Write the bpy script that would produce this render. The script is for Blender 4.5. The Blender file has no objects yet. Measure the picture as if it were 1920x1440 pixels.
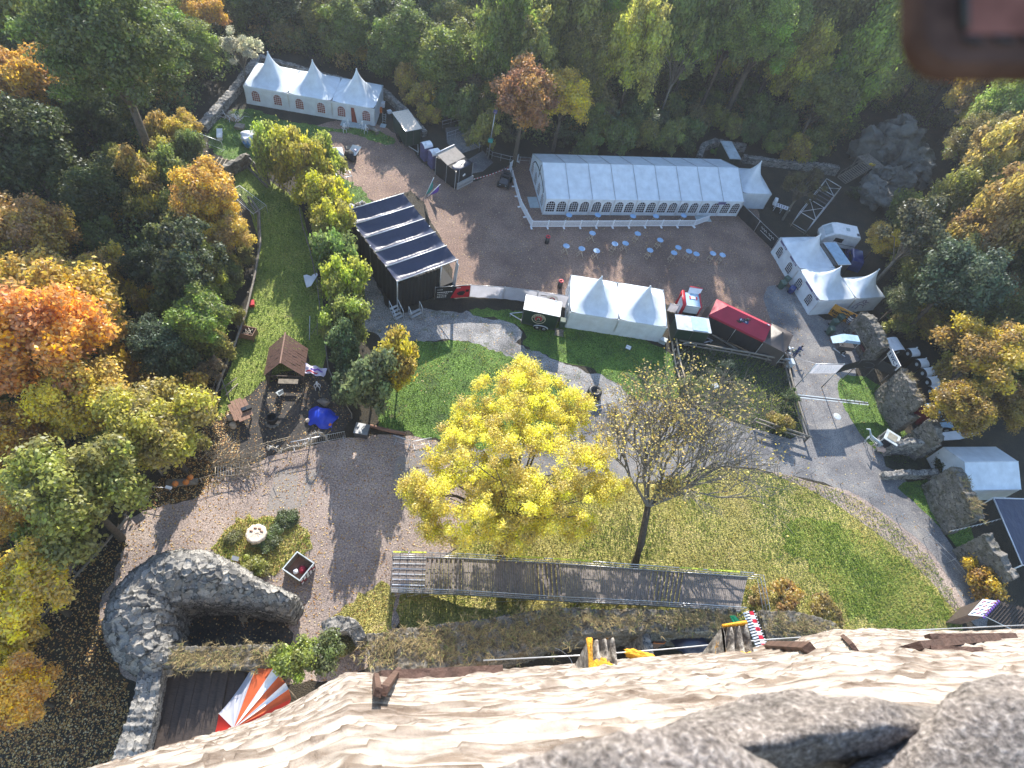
import bpy, math, random
import numpy as np
from mathutils import Vector, Matrix, noise
from mathutils.geometry import tessellate_polygon
random.seed(7); RNG=np.random.default_rng(7)
S=bpy.context.scene; COL=S.collection; D=bpy.data
rad=math.radians
# ---------------------------------------------------------------- camera, world, sun, exposure
HC=48.0; FPX=1155.0                      # eye height over the courtyard, focal length (1920-wide picture)
_n=np.array([-212,810,FPX]); _n=_n/np.linalg.norm(_n)
_Z=-_n; _F=np.array([0,0,1.]); _Y=_F-(_F@_Z)*_Z; _Y/=np.linalg.norm(_Y); _X=np.cross(_Y,_Z)
cam=D.objects.new('camera',D.cameras.new('camera')); COL.objects.link(cam); S.camera=cam
cr=Vector((_X[0],_Y[0],_Z[0])); cd=Vector((_X[1],_Y[1],_Z[1])); cf=Vector((_X[2],_Y[2],_Z[2]))
M=Matrix((( cr[0],-cd[0],-cf[0],0),(cr[1],-cd[1],-cf[1],0),(cr[2],-cd[2],-cf[2],HC),(0,0,0,1)))
cam.matrix_world=M
cam.data.sensor_width=36; cam.data.lens=FPX/1920*36; cam.data.clip_start=0.02; cam.data.clip_end=2000
cam.data.dof.use_dof=True; cam.data.dof.focus_distance=55; cam.data.dof.aperture_fstop=6.5
SUN=Vector((-0.217*math.cos(rad(27)),0.976*math.cos(rad(27)),math.sin(rad(27)))).normalized()
sun=D.objects.new('sun',D.lights.new('sun','SUN')); COL.objects.link(sun)
sun.data.energy=5.0; sun.data.angle=rad(.5); sun.data.color=(1,.935,.83)
sun.rotation_euler=SUN.to_track_quat('Z','Y').to_euler()
W=D.worlds.new('World'); S.world=W; W.use_nodes=True
nt=W.node_tree; sky=nt.nodes.new('ShaderNodeTexSky'); sky.sky_type='NISHITA'; sky.sun_disc=False
sky.sun_elevation=rad(27); sky.sun_rotation=rad(-12.5); sky.dust_density=.4; sky.ozone_density=2.2; sky.air_density=1.2
bg=nt.nodes['Background']; bg.inputs[1].default_value=.15; nt.links.new(sky.outputs[0],bg.inputs[0])
S.view_settings.view_transform='Standard'; S.view_settings.look='None'
S.view_settings.exposure=1.3; S.view_settings.gamma=1
S.render.engine='CYCLES'
S.cycles.max_bounces=5; S.cycles.diffuse_bounces=3; S.cycles.transparent_max_bounces=6

def G(px,py,z=0.):                        # the point at height z seen at a place of the 1920x1440 photo
    d=np.array([px-960,py-720,FPX]); w=(d@_X,d@_Y,d@_Z); t=(z-HC)/w[2]
    return Vector((w[0]*t,w[1]*t,z))
def PJ(p):
    w=p[0]*_X+p[1]*_Y+(p[2]-HC)*_Z
    return 960+FPX*w[0]/w[2],720+FPX*w[1]/w[2]
def DEP(p): return (p[0]*_X+p[1]*_Y+(p[2]-HC)*_Z)[2]
def zfit(x,y,py,lo=0,hi=16):
    return min((lo+i*.05 for i in range(int((hi-lo)/.05))),key=lambda z:abs(PJ((x,y,z))[1]-py))
# ---------------------------------------------------------------- materials
def nodes(name):
    m=D.materials.new(name); m.use_nodes=True; t=m.node_tree; b=t.nodes['Principled BSDF']; return m,t,b
def ramp(t,src,stops):
    r=t.nodes.new('ShaderNodeValToRGB'); e=r.color_ramp.elements
    while len(e)<len(stops): e.new(.5)
    for i,(p,c) in enumerate(stops): e[i].position=p; e[i].color=(*c,1) if len(c)==3 else c
    t.links.new(src,r.inputs[0]); return r.outputs[0]
def ntex(t,scale,detail=4,rough=.55,vec=None,kind='ShaderNodeTexNoise'):
    n=t.nodes.new(kind); n.inputs['Scale'].default_value=scale
    if kind=='ShaderNodeTexNoise': n.inputs['Detail'].default_value=detail; n.inputs['Roughness'].default_value=rough
    if vec is not None: t.links.new(vec,n.inputs['Vector'])
    return n
def coord(t,obj=True,scale=None):
    c=t.nodes.new('ShaderNodeTexCoord'); o=c.outputs['Object']
    if scale:
        mp=t.nodes.new('ShaderNodeMapping'); mp.inputs['Scale'].default_value=scale; t.links.new(o,mp.inputs[0]); o=mp.outputs[0]
    return o
def mixc(t,a,b,f,mode='MIX'):
    n=t.nodes.new('ShaderNodeMix'); n.data_type='RGBA'; n.blend_type=mode
    for s,v in ((n.inputs[0],f),(n.inputs[6],a),(n.inputs[7],b)):
        if isinstance(v,(int,float)): s.default_value=v
        elif isinstance(v,tuple): s.default_value=(*v,1)
        else: t.links.new(v,s)
    return n.outputs[2]
def bump(t,b,h,strength,dist=.05):
    n=t.nodes.new('ShaderNodeBump'); n.inputs['Strength'].default_value=strength; n.inputs['Distance'].default_value=dist
    t.links.new(h,n.inputs['Height']); t.links.new(n.outputs[0],b.inputs['Normal'])
MATS={}
def mat(name,col,rough=.7,var=.25,scale=3.,bmp=0,metal=0,stretch=None,bs=None,dark=None,spec=None,bd=.03):
    if name in MATS: return MATS[name]
    m,t,b=nodes(name); v=coord(t,scale=stretch)
    n=ntex(t,scale,5,.6,v)
    d=dark or tuple(c*(1-var) for c in col); l=tuple(min(1,c*(1+var*.6)) for c in col)
    c=ramp(t,n.outputs[0],[(.32,d),(.5,col),(.7,l)])
    t.links.new(c,b.inputs['Base Color']); b.inputs['Roughness'].default_value=rough; b.inputs['Metallic'].default_value=metal
    if spec is not None: b.inputs['Specular IOR Level'].default_value=spec
    if bmp: bump(t,b,ntex(t,bs or scale*3,4,.6,v).outputs[0],bmp,bd)
    MATS[name]=m; return m
def fabric(name,col,rough=.6,wr=.35,trans=.0,coat=0):
    m,t,b=nodes(name); v=coord(t)
    n=ntex(t,1.1,3,.5,v); c=ramp(t,n.outputs[0],[(.3,tuple(x*.8 for x in col)),(.7,col)])
    t.links.new(c,b.inputs['Base Color']); b.inputs['Roughness'].default_value=rough
    w=ntex(t,1.3,4,.55,coord(t,scale=(1.6,.7,1.))); bump(t,b,w.outputs[0],wr,.12)
    if trans:
        tr=t.nodes.new('ShaderNodeBsdfTranslucent'); t.links.new(c,tr.inputs[0])
        mx=t.nodes.new('ShaderNodeMixShader'); mx.inputs[0].default_value=trans
        t.links.new(b.outputs[0],mx.inputs[1]); t.links.new(tr.outputs[0],mx.inputs[2])
        t.links.new(mx.outputs[0],t.nodes['Material Output'].inputs[0])
    MATS[name]=m; return m
def stone(name,cols,dark=(.03,.03,.03),moss=None,mossamt=.5,sc=3.,streak=0):
    m,t,b=nodes(name); v=coord(t)
    a=t.nodes.new('ShaderNodeAttribute'); a.attribute_name='cell'
    e=t.nodes.new('ShaderNodeAttribute'); e.attribute_name='edge'
    c=ramp(t,a.outputs['Fac'],[(i/(len(cols)-1),k) for i,k in enumerate(cols)])
    n=ntex(t,9,6,.7,v); c=mixc(t,c,ramp(t,n.outputs[0],[(.3,(.45,.45,.45)),(.7,(1.25,1.25,1.25))]),.75,'MULTIPLY')
    c=mixc(t,dark,c,ramp(t,e.outputs['Fac'],[(.03,(0,0,0)),(.24,(1,1,1))]))
    if streak:
        sn=ntex(t,1.6,8,.7,coord(t,scale=(.7,2.5,6))); c=mixc(t,c,ramp(t,sn.outputs[0],[(.40,(.42,.34,.28)),(.5,(1,1,1)),(.68,(1.25,1.22,1.18))]),.9,'MULTIPLY')
    if moss:
        q=ntex(t,sc*.35,6,.65,v); f=ramp(t,q.outputs[0],[(1-mossamt-.08,(0,0,0)),(1-mossamt+.08,(1,1,1))])
        mc=ramp(t,ntex(t,14,4,.6,v).outputs[0],[(.35,tuple(x*.4 for x in moss)),(.65,moss)])
        c=mixc(t,c,mc,f)
    t.links.new(c,b.inputs['Base Color']); b.inputs['Roughness'].default_value=.9
    bump(t,b,n.outputs[0],.6,.06); MATS[name]=m; return m
def leafmat():
    m,t,b=nodes('foliage'); t.nodes.remove(b)
    oi=t.nodes.new('ShaderNodeObjectInfo')
    a=t.nodes.new('ShaderNodeAttribute'); a.attribute_name='var'
    k=t.nodes.new('ShaderNodeAttribute'); k.attribute_name='clu'
    hs=t.nodes.new('ShaderNodeHueSaturation')
    def mr(src,lo,hi):
        r=t.nodes.new('ShaderNodeMapRange'); r.inputs[3].default_value=lo; r.inputs[4].default_value=hi; t.links.new(src,r.inputs[0]); return r.outputs[0]
    t.links.new(mr(k.outputs['Fac'],.48,.52),hs.inputs['Hue']); t.links.new(mr(a.outputs['Fac'],.75,1.1),hs.inputs['Saturation'])
    t.links.new(mr(a.outputs['Fac'],.45,1.6),hs.inputs['Value']); t.links.new(oi.outputs['Color'],hs.inputs['Color'])
    d=t.nodes.new('ShaderNodeBsdfDiffuse'); tr=t.nodes.new('ShaderNodeBsdfTranslucent'); g=t.nodes.new('ShaderNodeBsdfGlossy'); g.inputs['Roughness'].default_value=.45
    g.inputs[0].default_value=(.8,.85,.9,1)
    t.links.new(hs.outputs[0],d.inputs[0]); t.links.new(hs.outputs[0],tr.inputs[0])
    x=t.nodes.new('ShaderNodeMixShader'); x.inputs[0].default_value=.5; t.links.new(d.outputs[0],x.inputs[1]); t.links.new(tr.outputs[0],x.inputs[2])
    y=t.nodes.new('ShaderNodeMixShader'); y.inputs[0].default_value=.03; t.links.new(x.outputs[0],y.inputs[1]); t.links.new(g.outputs[0],y.inputs[2])
    t.links.new(y.outputs[0],t.nodes['Material Output'].inputs[0]); MATS['foliage']=m; return m
leafmat()
def gmat(name,a,b_,c_,s1,s2,bmp,dist,rough=.9,leaf=None,patch=None):
    m,t,b=nodes(name); v=coord(t)
    n1=ntex(t,s1,6,.65,v); n2=ntex(t,s2,3,.7,v); vo=ntex(t,s2*1.6,vec=v,kind='ShaderNodeTexVoronoi')
    c=ramp(t,n1.outputs[0],[(.33,a),(.5,b_),(.68,c_)])
    c=mixc(t,c,ramp(t,n2.outputs[0],[(.36,(.42,.42,.42)),(.5,(.95,.95,.95)),(.68,(1.7,1.65,1.6))]),.85,'MULTIPLY')
    big=ntex(t,.11,4,.6,v); c=mixc(t,c,ramp(t,big.outputs[0],[(.35,(.72,.72,.74)),(.65,(1.22,1.2,1.16))]),.8,'MULTIPLY')
    if patch:
        pn=ntex(t,.55,7,.75,v); c=mixc(t,c,patch[0],ramp(t,pn.outputs[0],[(patch[1]-.03,(0,0,0)),(patch[1]+.05,(1,1,1))]))
    if leaf:
        l=ntex(t,leaf[1],vec=v,kind='ShaderNodeTexVoronoi'); f=ramp(t,l.outputs['Distance'],[(leaf[2]*.6,(1,1,1)),(leaf[2],(0,0,0))])
        c=mixc(t,c,leaf[0],f)
    t.links.new(c,b.inputs['Base Color']); b.inputs['Roughness'].default_value=rough
    mx=mixc(t,n2.outputs[0],vo.outputs['Distance'],.5); bump(t,b,mx,bmp,dist); MATS[name]=m; return m
gmat('forest_floor',(.018,.015,.010),(.032,.026,.016),(.05,.038,.02),.5,9,.8,.12)
gmat('gravel',(.15,.095,.075),(.205,.135,.105),(.26,.18,.14),.25,7,.7,.05)
gmat('gravel_pink',(.22,.175,.155),(.275,.22,.195),(.33,.27,.235),.35,8,.7,.05)
gmat('asphalt',(.10,.10,.11),(.16,.158,.165),(.24,.23,.22),.35,10,.5,.02,patch=((.26,.235,.21),.60))
gmat('pale_path',(.12,.12,.12),(.24,.235,.235),(.34,.33,.32),.5,8,.5,.03,patch=((.07,.085,.03),.60))
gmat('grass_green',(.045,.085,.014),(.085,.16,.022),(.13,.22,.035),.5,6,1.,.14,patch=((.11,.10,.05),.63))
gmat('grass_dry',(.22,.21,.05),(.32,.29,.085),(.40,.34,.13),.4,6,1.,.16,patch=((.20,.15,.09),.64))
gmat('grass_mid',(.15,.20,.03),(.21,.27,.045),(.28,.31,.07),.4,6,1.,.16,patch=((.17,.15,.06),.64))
gmat('earth',(.025,.022,.02),(.045,.04,.036),(.07,.06,.052),.6,7,.6,.06)
gmat('garden_soil',(.018,.02,.012),(.035,.04,.02),(.055,.06,.03),.6,6,.9,.12)
fabric('white_pvc',(.72,.78,.84),.5,.22,.10); fabric('black_pvc',(.028,.035,.075),.42,.6); fabric('black_cloth',(.012,.012,.014),.8,.3)
fabric('red_fabric',(.36,.015,.045),.6,.4); fabric('brown_fabric',(.085,.07,.065),.55,.4); fabric('blue_tarp',(.01,.05,.55),.4,.8)
fabric('white_cloth',(.72,.74,.78),.8,.6); fabric('mesh_white',(.55,.55,.62),.8,.3,.3); fabric('purple_cloth',(.16,.06,.4),.7,.5)
mat('steel',(.42,.43,.45),.42,.2,4,metal=.7); mat('alu',(.6,.61,.63),.4,.15,5,metal=.6); mat('dark_steel',(.09,.09,.1),.5,.3,4,metal=.5)
mat('white_plastic',(.74,.76,.80),.4,.12,3); mat('white_paint',(.74,.75,.77),.45,.12,2); mat('black_plastic',(.015,.015,.017),.45,.3,3)
mat('glass_dark',(.012,.015,.022),.15,.3,2,spec=.8); mat('glass_red',(.22,.05,.03),.3,.5,1.3,spec=.6)
mat('green_paint',(.012,.035,.022),.45,.3,2); mat('red_paint',(.5,.015,.03),.4,.2,3); mat('blue_paint',(.012,.03,.14),.2,.3,2)
mat('pale_roof',(.42,.47,.50),.5,.3,1.4,.2); mat('rubber',(.015,.015,.015),.8,.2,6); mat('orange',(.62,.16,.02),.6,.3,8)
mat('wood_grey',(.20,.175,.145),.85,.45,3,.6,stretch=(1,1,6)); mat('wood_brown',(.22,.12,.08),.75,.4,3,.5,stretch=(1,5,1))
mat('wood_pale',(.42,.34,.25),.8,.3,4,.3); mat('wood_dark',(.05,.035,.028),.8,.5,3,.5,stretch=(1,7,1)); mat('shingle',(.11,.055,.04),.8,.55,5,.7,stretch=(1,3,1))
mat('bark',(.09,.07,.05),.9,.5,5,.8,bd=.05); mat('pale_bark',(.34,.29,.22),.9,.35,5,.5); mat('bark_grey',(.16,.145,.12),.9,.4,5,.7,bd=.05); mat('table_blue',(.22,.36,.54),.5,.15,4)
mat('cream',(.62,.52,.42),.7,.25,5,.5); mat('purple_panel',(.11,.10,.22),.55,.3,2); mat('twig',(.32,.27,.2),.9,.4,6)
mat('lichen',(.62,.30,.02),.9,.35,14,.8); mat('rust_iron',(.10,.058,.045),.75,.45,9,.5,metal=.3); mat('leather',(.10,.058,.045),.9,.5,60,.3,bd=.002,spec=.08)
mat('rock',(.15,.15,.14),.9,.55,.5,1.,bs=1.8,bd=.35); mat('cream_line',(.65,.58,.42),.6,.1,4); mat('yellow_banner',(.55,.28,.04),.7,.2,3)
mat('floor_mat',(.36,.42,.44),.7,.15,2); mat('skin_pale',(.62,.42,.33),.5,.1,8); mat('cloth_blue',(.03,.05,.14),.8,.3,6); mat('teal',(.05,.28,.25),.6,.3,5)
mat('screen_glass',(.25,.24,.20),.15,.3,3); mat('pumpkin',(.6,.19,.03),.55,.25,9); mat('bright_green',(.02,.35,.14),.6,.2,5)
mat('pale_blue',(.28,.42,.55),.6,.2,2); mat('yellow',(.6,.42,.03),.6,.2,5)
stone('rubble',[(.10,.095,.09),(.22,.21,.195),(.36,.335,.30),(.14,.135,.13),(.28,.27,.25)],(.02,.02,.018))
stone('rubble_moss',[(.10,.095,.085),(.20,.18,.15),(.30,.28,.24)],(.02,.02,.018),moss=(.13,.095,.05),mossamt=.45)
stone('rubble_grey',[(.10,.095,.085),(.20,.185,.165),(.14,.13,.12),(.28,.255,.22)],(.025,.023,.02),moss=(.08,.075,.04),mossamt=.42)
stone('sandstone',[(.33,.285,.25),(.37,.335,.30),(.29,.245,.215),(.39,.36,.325)],(.13,.10,.08),streak=1)
stone('granite',[(.26,.24,.22),(.34,.31,.29),(.22,.20,.20)],(.10,.09,.09))
mat('hivis',(.5,.58,.05),.5,.1,5); mat('deck',(.20,.17,.155),.75,.35,6,.4); mat('bed_red',(.07,.02,.025),.6,.4,3); mat('roof_gloss',(.30,.26,.22),.22,.2,2,.3); mat('blue_cover',(.10,.25,.55),.5,.2,3); mat('red_dark',(.16,.015,.03),.6,.3,2); mat('hair',(.03,.02,.015),.8,.3,9); fabric('cloth_union',(.55,.5,.6),.7,.5)
# ---------------------------------------------------------------- mesh builder
class MB:
    def __init__(s): s.v=[]; s.f=[]; s.m=[]; s.mats=[]; s.sm=[]
    def _mi(s,m):
        if m not in s.mats: s.mats.append(m)
        return s.mats.index(m)
    def add(s,vs,fs,m,smooth=False):
        o=len(s.v); s.v+= [tuple(v) for v in vs]; k=s._mi(m)
        for f in fs: s.f.append([i+o for i in f]); s.m.append(k); s.sm.append(smooth)
        return s
    def quad(s,a,b,c,d,m): return s.add([a,b,c,d],[(0,1,2,3)],m)
    def box(s,x0,y0,z0,x1,y1,z1,m):
        return s.add([(x,y,z) for z in (z0,z1) for x,y in ((x0,y0),(x1,y0),(x1,y1),(x0,y1))],
            [(3,2,1,0),(4,5,6,7),(0,1,5,4),(1,2,6,5),(2,3,7,6),(3,0,4,7)],m)
    def bar(s,a,b,w,h,m,up=(0,0,1)):
        a=Vector(a); b=Vector(b); d=(b-a).normalized(); u=Vector(up)
        if abs(d.dot(u))>.95: u=Vector((1,0,0))
        x=d.cross(u).normalized()*w/2; y=x.cross(d).normalized()*h/2
        return s.add([p+q for p in (a,b) for q in (-x-y,x-y,x+y,-x+y)],[(3,2,1,0),(4,5,6,7),(0,1,5,4),(1,2,6,5),(2,3,7,6),(3,0,4,7)],m)
    def tube(s,a,b,r,m,r2=None,n=6,cap=True):
        return s.path([a,b],[r,r if r2 is None else r2],m,n,cap)
    def path(s,pts,r,m,n=6,cap=True):
        pts=[Vector(p) for p in pts]; vs=[]; k=len(pts)
        if not isinstance(r,(list,tuple)): r=[r]*k
        for i,p in enumerate(pts):
            d=(pts[min(i+1,k-1)]-pts[max(i-1,0)]).normalized(); u=Vector((0,0,1)) if abs(d.z)<.9 else Vector((1,0,0))
            x=d.cross(u).normalized(); y=x.cross(d)
            vs+=[p+(x*math.cos(2*math.pi*j/n)+y*math.sin(2*math.pi*j/n))*r[i] for j in range(n)]
        fs=[(i*n+j,i*n+(j+1)%n,(i+1)*n+(j+1)%n,(i+1)*n+j) for i in range(k-1) for j in range(n)]
        if cap: fs+=[tuple(range(n))[::-1],tuple(range((k-1)*n,k*n))]
        return s.add(vs,fs,m,n>4)
    def lathe(s,prof,m,c=(0,0,0),n=14,smooth=True):
        vs=[(c[0]+r*math.cos(2*math.pi*j/n),c[1]+r*math.sin(2*math.pi*j/n),c[2]+z) for r,z in prof for j in range(n)]
        fs=[(i*n+j,i*n+(j+1)%n,(i+1)*n+(j+1)%n,(i+1)*n+j) for i in range(len(prof)-1) for j in range(n)]
        return s.add(vs,fs,m,smooth)
    def prism(s,poly,z0,z1,m):
        n=len(poly); vs=[(p[0],p[1],z0) for p in poly]+[(p[0],p[1],z1) for p in poly]
        return s.add(vs,[tuple(range(n))[::-1],tuple(range(n,2*n))]+[(i,(i+1)%n,(i+1)%n+n,i+n) for i in range(n)],m)
    def blob(s,c,r,m,sx=1,sy=1,sz=1,amp=.15,fr=1.5,n=12,seed=0):
        vs=[];fs=[]
        for i in range(n+1):
            th=math.pi*i/n
            for j in range(2*n):
                ph=math.pi*j/n; d=Vector((math.sin(th)*math.cos(ph),math.sin(th)*math.sin(ph),math.cos(th)))
                k=1+amp*noise.noise(d*fr+Vector((seed*7.3,seed*1.7,seed)))
                if i in(0,n): k=1+amp*noise.noise(Vector((0,0,d.z))*fr+Vector((seed*7.3,seed*1.7,seed)))
                vs.append((c[0]+d.x*r*sx*k,c[1]+d.y*r*sy*k,c[2]+d.z*r*sz*k))
        for i in range(n):
            for j in range(2*n): fs.append((i*2*n+j,(i+1)*2*n+j,(i+1)*2*n+(j+1)%(2*n),i*2*n+(j+1)%(2*n)))
        return s.add(vs,fs,m,True)
    def mesh(s,name):
        me=D.meshes.new(name); me.from_pydata(s.v,[],s.f); me.update()
        for k in s.mats: me.materials.append(MATS[k])
        me.polygons.foreach_set('material_index',s.m); me.polygons.foreach_set('use_smooth',s.sm); return me
def link(name,me,parent=None,loc=(0,0,0),rz=0):
    o=D.objects.new(name,me); COL.objects.link(o); o.location=loc; o.rotation_euler=(0,0,rz)
    if parent: o.parent=parent
    return o
def tag(o,label=None,cat=None,group=None,kind=None):
    if label: o['label']=label
    if cat: o['category']=cat
    if group: o['group']=group
    if kind: o['kind']=kind
    return o
def thing(name,label,cat,loc=(0,0,0),rz=0,group=None):
    o=D.objects.new(name,None); COL.objects.link(o); o.location=loc; o.rotation_euler=(0,0,rz); o.empty_display_size=.3
    return tag(o,label,cat,group)
def part(name,mb,parent,label=None):
    o=link(name,mb.mesh(name),parent)
    if label: o['label']=label
    return o
def single(name,mb,label,cat,loc=(0,0,0),rz=0,group=None):
    return tag(link(name,mb.mesh(name),None,loc,rz),label,cat,group)
def copy_tree(o,parent=None):
    c=o.copy(); COL.objects.link(c); c.parent=parent
    for ch in [x for x in D.objects if x.parent==o]: copy_tree(ch,c)
    return c
def kids(o): return KID.get(o.name,[])
def recopy(src,loc,rz,label,group=None,scale=None,color=None,children=None):
    c=src.copy(); COL.objects.link(c); c.location=loc; c.rotation_euler=(0,0,rz); c['label']=label
    if group: c['group']=group
    elif 'group' in c: del c['group']
    if scale: c.scale=scale
    for ch in (children if children is not None else list(src.children)):
        d=ch.copy(); COL.objects.link(d); d.parent=c
        if color and 'crown' in ch.name or color and 'foliage' in ch.name: d.color=(*color,1)
        for g in list(ch.children):
            e=g.copy(); COL.objects.link(e); e.parent=d
    if color: c.color=(*color,1)
    return c
def rect(pA,pB,pD,z):                        # rectangle from three seen corners: origin, angle, width, depth
    a,b,d=G(*pA,z),G(*pB,z),G(*pD,z); u=(b-a); w=u.length; ang=math.atan2(u.y,u.x)
    n=Vector((-math.sin(ang),math.cos(ang),0)); return Vector((a.x,a.y,0)),ang,w,abs((d-a).dot(n))
def loc2w(o,ang,x,y,z=0):
    c,s=math.cos(ang),math.sin(ang); return Vector((o.x+c*x-s*y,o.y+s*x+c*y,z))
def textmesh(body,size,m,extr=.004,bold=0):
    cu=D.curves.new('lettering','FONT'); cu.body=body; cu.size=size; cu.extrude=extr; cu.offset=bold; cu.align_x='CENTER'; cu.align_y='CENTER'
    ob=D.objects.new('tmp',cu); COL.objects.link(ob); dg=bpy.context.evaluated_depsgraph_get()
    me=D.meshes.new_from_object(ob.evaluated_get(dg)); me.materials.clear(); me.materials.append(MATS[m])
    D.objects.remove(ob); D.curves.remove(cu); return me
def text(body,size,m,parent,loc,rot,name='lettering',bold=0):
    o=link(name,textmesh(body,size,m,bold=bold),parent,loc); o.rotation_euler=rot; return o
# ---------------------------------------------------------------- ground
CY=[tuple(G(*p)[:2]) for p in [(60,1190),(250,960),(385,800),(435,660),(480,470),(470,380),(395,310),(372,235),(484,100),(720,160),(800,225),(910,225),(960,280),(1310,255),(1400,262),(1560,310),(1640,225),(1770,300),(1640,400),(1650,600),(1740,650),(1800,780),(1920,820)]]+[(60,38),(62,-25),(-60,-25)]
CYA=np.array(CY)
def sd(x,y):                                # signed distance outside the courtyard outline
    x=np.asarray(x,float); y=np.asarray(y,float); dm=np.full(x.shape,1e9); ins=np.zeros(x.shape,bool)
    for i in range(len(CYA)):
        a=CYA[i]; b=CYA[(i+1)%len(CYA)]; e=b-a; t=np.clip(((x-a[0])*e[0]+(y-a[1])*e[1])/(e@e),0,1)
        dm=np.minimum(dm,np.hypot(x-a[0]-t*e[0],y-a[1]-t*e[1]))
        if a[1]!=b[1]:
            c=((a[1]>y)!=(b[1]>y))&(x<(b[0]-a[0])*(y-a[1])/(b[1]-a[1])+a[0]); ins^=c
    return np.where(ins,-dm,dm)
def hgt(x,y):
    d=np.clip((sd(x,y)-1.2)/34,0,1); return -6*(d*d*(3-2*d))
def hg(x,y): return float(hgt(np.array([x]),np.array([y]))[0])
def np_mesh(name,v,f,m,attrs=None,smooth=False):
    v=np.asarray(v,np.float32); f=np.asarray(f,np.int32); me=D.meshes.new(name); k=f.shape[1]
    me.vertices.add(len(v)); me.vertices.foreach_set('co',v.ravel()); me.loops.add(f.size); me.loops.foreach_set('vertex_index',f.ravel())
    me.polygons.add(len(f)); me.polygons.foreach_set('loop_start',np.arange(0,f.size,k,dtype=np.int32)); me.polygons.foreach_set('loop_total',np.full(len(f),k,np.int32))
    if smooth: me.polygons.foreach_set('use_smooth',np.ones(len(f),bool))
    me.update(calc_edges=True)
    for n,(dom,a) in (attrs or {}).items():
        at=me.attributes.new(n,'FLOAT',dom); at.data.foreach_set('value',np.asarray(a,np.float32))
    me.materials.append(MATS[m]); return me
def gridf(nr,nc): 
    i=np.arange((nr-1)*nc).reshape(nr-1,nc)[:,:-1].ravel(); return np.stack([i,i+1,i+nc+1,i+nc],1)
xs=np.concatenate([np.arange(-400,-90,10),np.arange(-90,110,1.5),np.arange(110,420,10)]); ys=np.concatenate([np.arange(-60,140,1.5),np.arange(140,560,10)])
X,Y=np.meshgrid(xs,ys); H=hgt(X,Y); out=np.clip(sd(X,Y)/4,0,1)
H=H+out*(.5*np.sin(X*.31+Y*.17)+.4*np.sin(Y*.43-X*.2))
tag(link('ground',np_mesh('ground',np.stack([X,Y,H],-1).reshape(-1,3),gridf(len(ys),len(xs)),'forest_floor',smooth=True)),'dark forest soil strewn with fallen leaves around the castle courtyard','ground',kind='structure')
def ragged(poly,amp,step=.35,sd_=0):
    out=[]
    for i in range(len(poly)):
        a=Vector(poly[i]); b=Vector(poly[(i+1)%len(poly)]); n=max(1,int((b-a).length/step)); e=(b-a).normalized() if (b-a).length>0 else Vector((1,0))
        nn=Vector((-e.y,e.x))
        for k in range(n):
            p=a.lerp(b,k/n); w=math.sin(math.pi*k/n) if amp>.3 else 1
            o=noise.noise(Vector((p.x*.35+sd_,p.y*.35,0)))*amp*1.5*w+noise.noise(Vector((p.x*2.1,p.y*2.1+sd_,3)))*amp*.5
            out.append(p+nn*o)
    return out
def smoothp(poly,k=1):
    for _ in range(k):
        q=[]
        for i in range(len(poly)):
            a=Vector(poly[i]); b=Vector(poly[(i+1)%len(poly)]); q+= [a.lerp(b,.25),a.lerp(b,.75)]
        poly=q
    return poly
SHEETS={}
def sheet(name,px,m,z,label,cat=None,amp=.25,sm=1,step=.35):
    poly=[G(*p).xy for p in px]; poly=ragged(smoothp(poly,sm) if sm else poly,amp,step,z*900)
    tr=tessellate_polygon([[Vector((p.x,p.y,0)) for p in poly]])
    me=D.meshes.new(name); me.from_pydata([(p.x,p.y,z) for p in poly],[],[t if (poly[t[1]]-poly[t[0]]).cross(poly[t[2]]-poly[t[0]])>0 else t[::-1] for t in tr]); me.materials.append(MATS[m])
    SHEETS[name+str(z)]=poly
    return tag(link(name,me),label,cat or name.split('_')[-1],kind='structure')
L='short green grass'
sheet('lower_gravel',[(372,935),(400,895),(470,860),(560,842),(650,820),(745,812),(840,830),(900,870),(890,1010),(800,1060),(740,1180),(700,1260),(500,1290),(280,1290),(150,1240),(40,1240),(-40,1360),(-80,1300),(60,1120),(200,1010),(290,945)],'gravel_pink',.004,'pinkish gravel yard strewn with leaves below the round ruin','gravel',.35)
sheet('dark_verge',[(-40,1400),(20,1180),(190,1010),(250,1000),(200,1090),(180,1180),(240,1290),(240,1500),(0,1600)],'forest_floor',.008,'dark leaf covered strip between the rail fence and the round ruin','ground',.5)
sheet('yard_gravel',[(545,250),(640,222),(715,232),(760,262),(800,320),(880,345),(935,320),(990,288),(1380,300),(1420,400),(1455,470),(1500,590),(1505,660),(1420,660),(1330,620),(1240,560),(1060,560),(860,560),(835,470),(780,350),(745,365),(690,378),(640,330),(590,285)],'gravel',.004,'brown bark and gravel yard between stage and long white tent','gravel',.3)
sheet('asphalt_road',[(1425,540),(1480,530),(1530,600),(1600,600),(1620,660),(1600,690),(1620,790),(1680,870),(1720,940),(1760,985),(1835,1100),(1860,1180),(1818,1172),(1760,1065),(1690,990),(1580,915),(1440,880),(1330,872),(1240,905),(1150,905),(1060,890),(960,892),(840,870),(760,850),(830,830),(1000,800),(1110,760),(1230,745),(1290,760),(1400,800),(1510,832),(1500,760),(1478,670),(1450,620)],'asphalt',.012,'grey asphalt road curving through the right side of the yard','road',.12)
sheet('stage_path',[(675,470),(700,520),(730,590),(800,580),(880,590),(960,602),(985,630),(960,648),(1060,680),(1150,705),(1190,750),(1120,770),(1090,740),(1050,715),(960,668),(880,640),(790,640),(690,640),(660,560)],'pale_path',.008,'pale wet gravel path curving behind the stage','path',.5)
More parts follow.
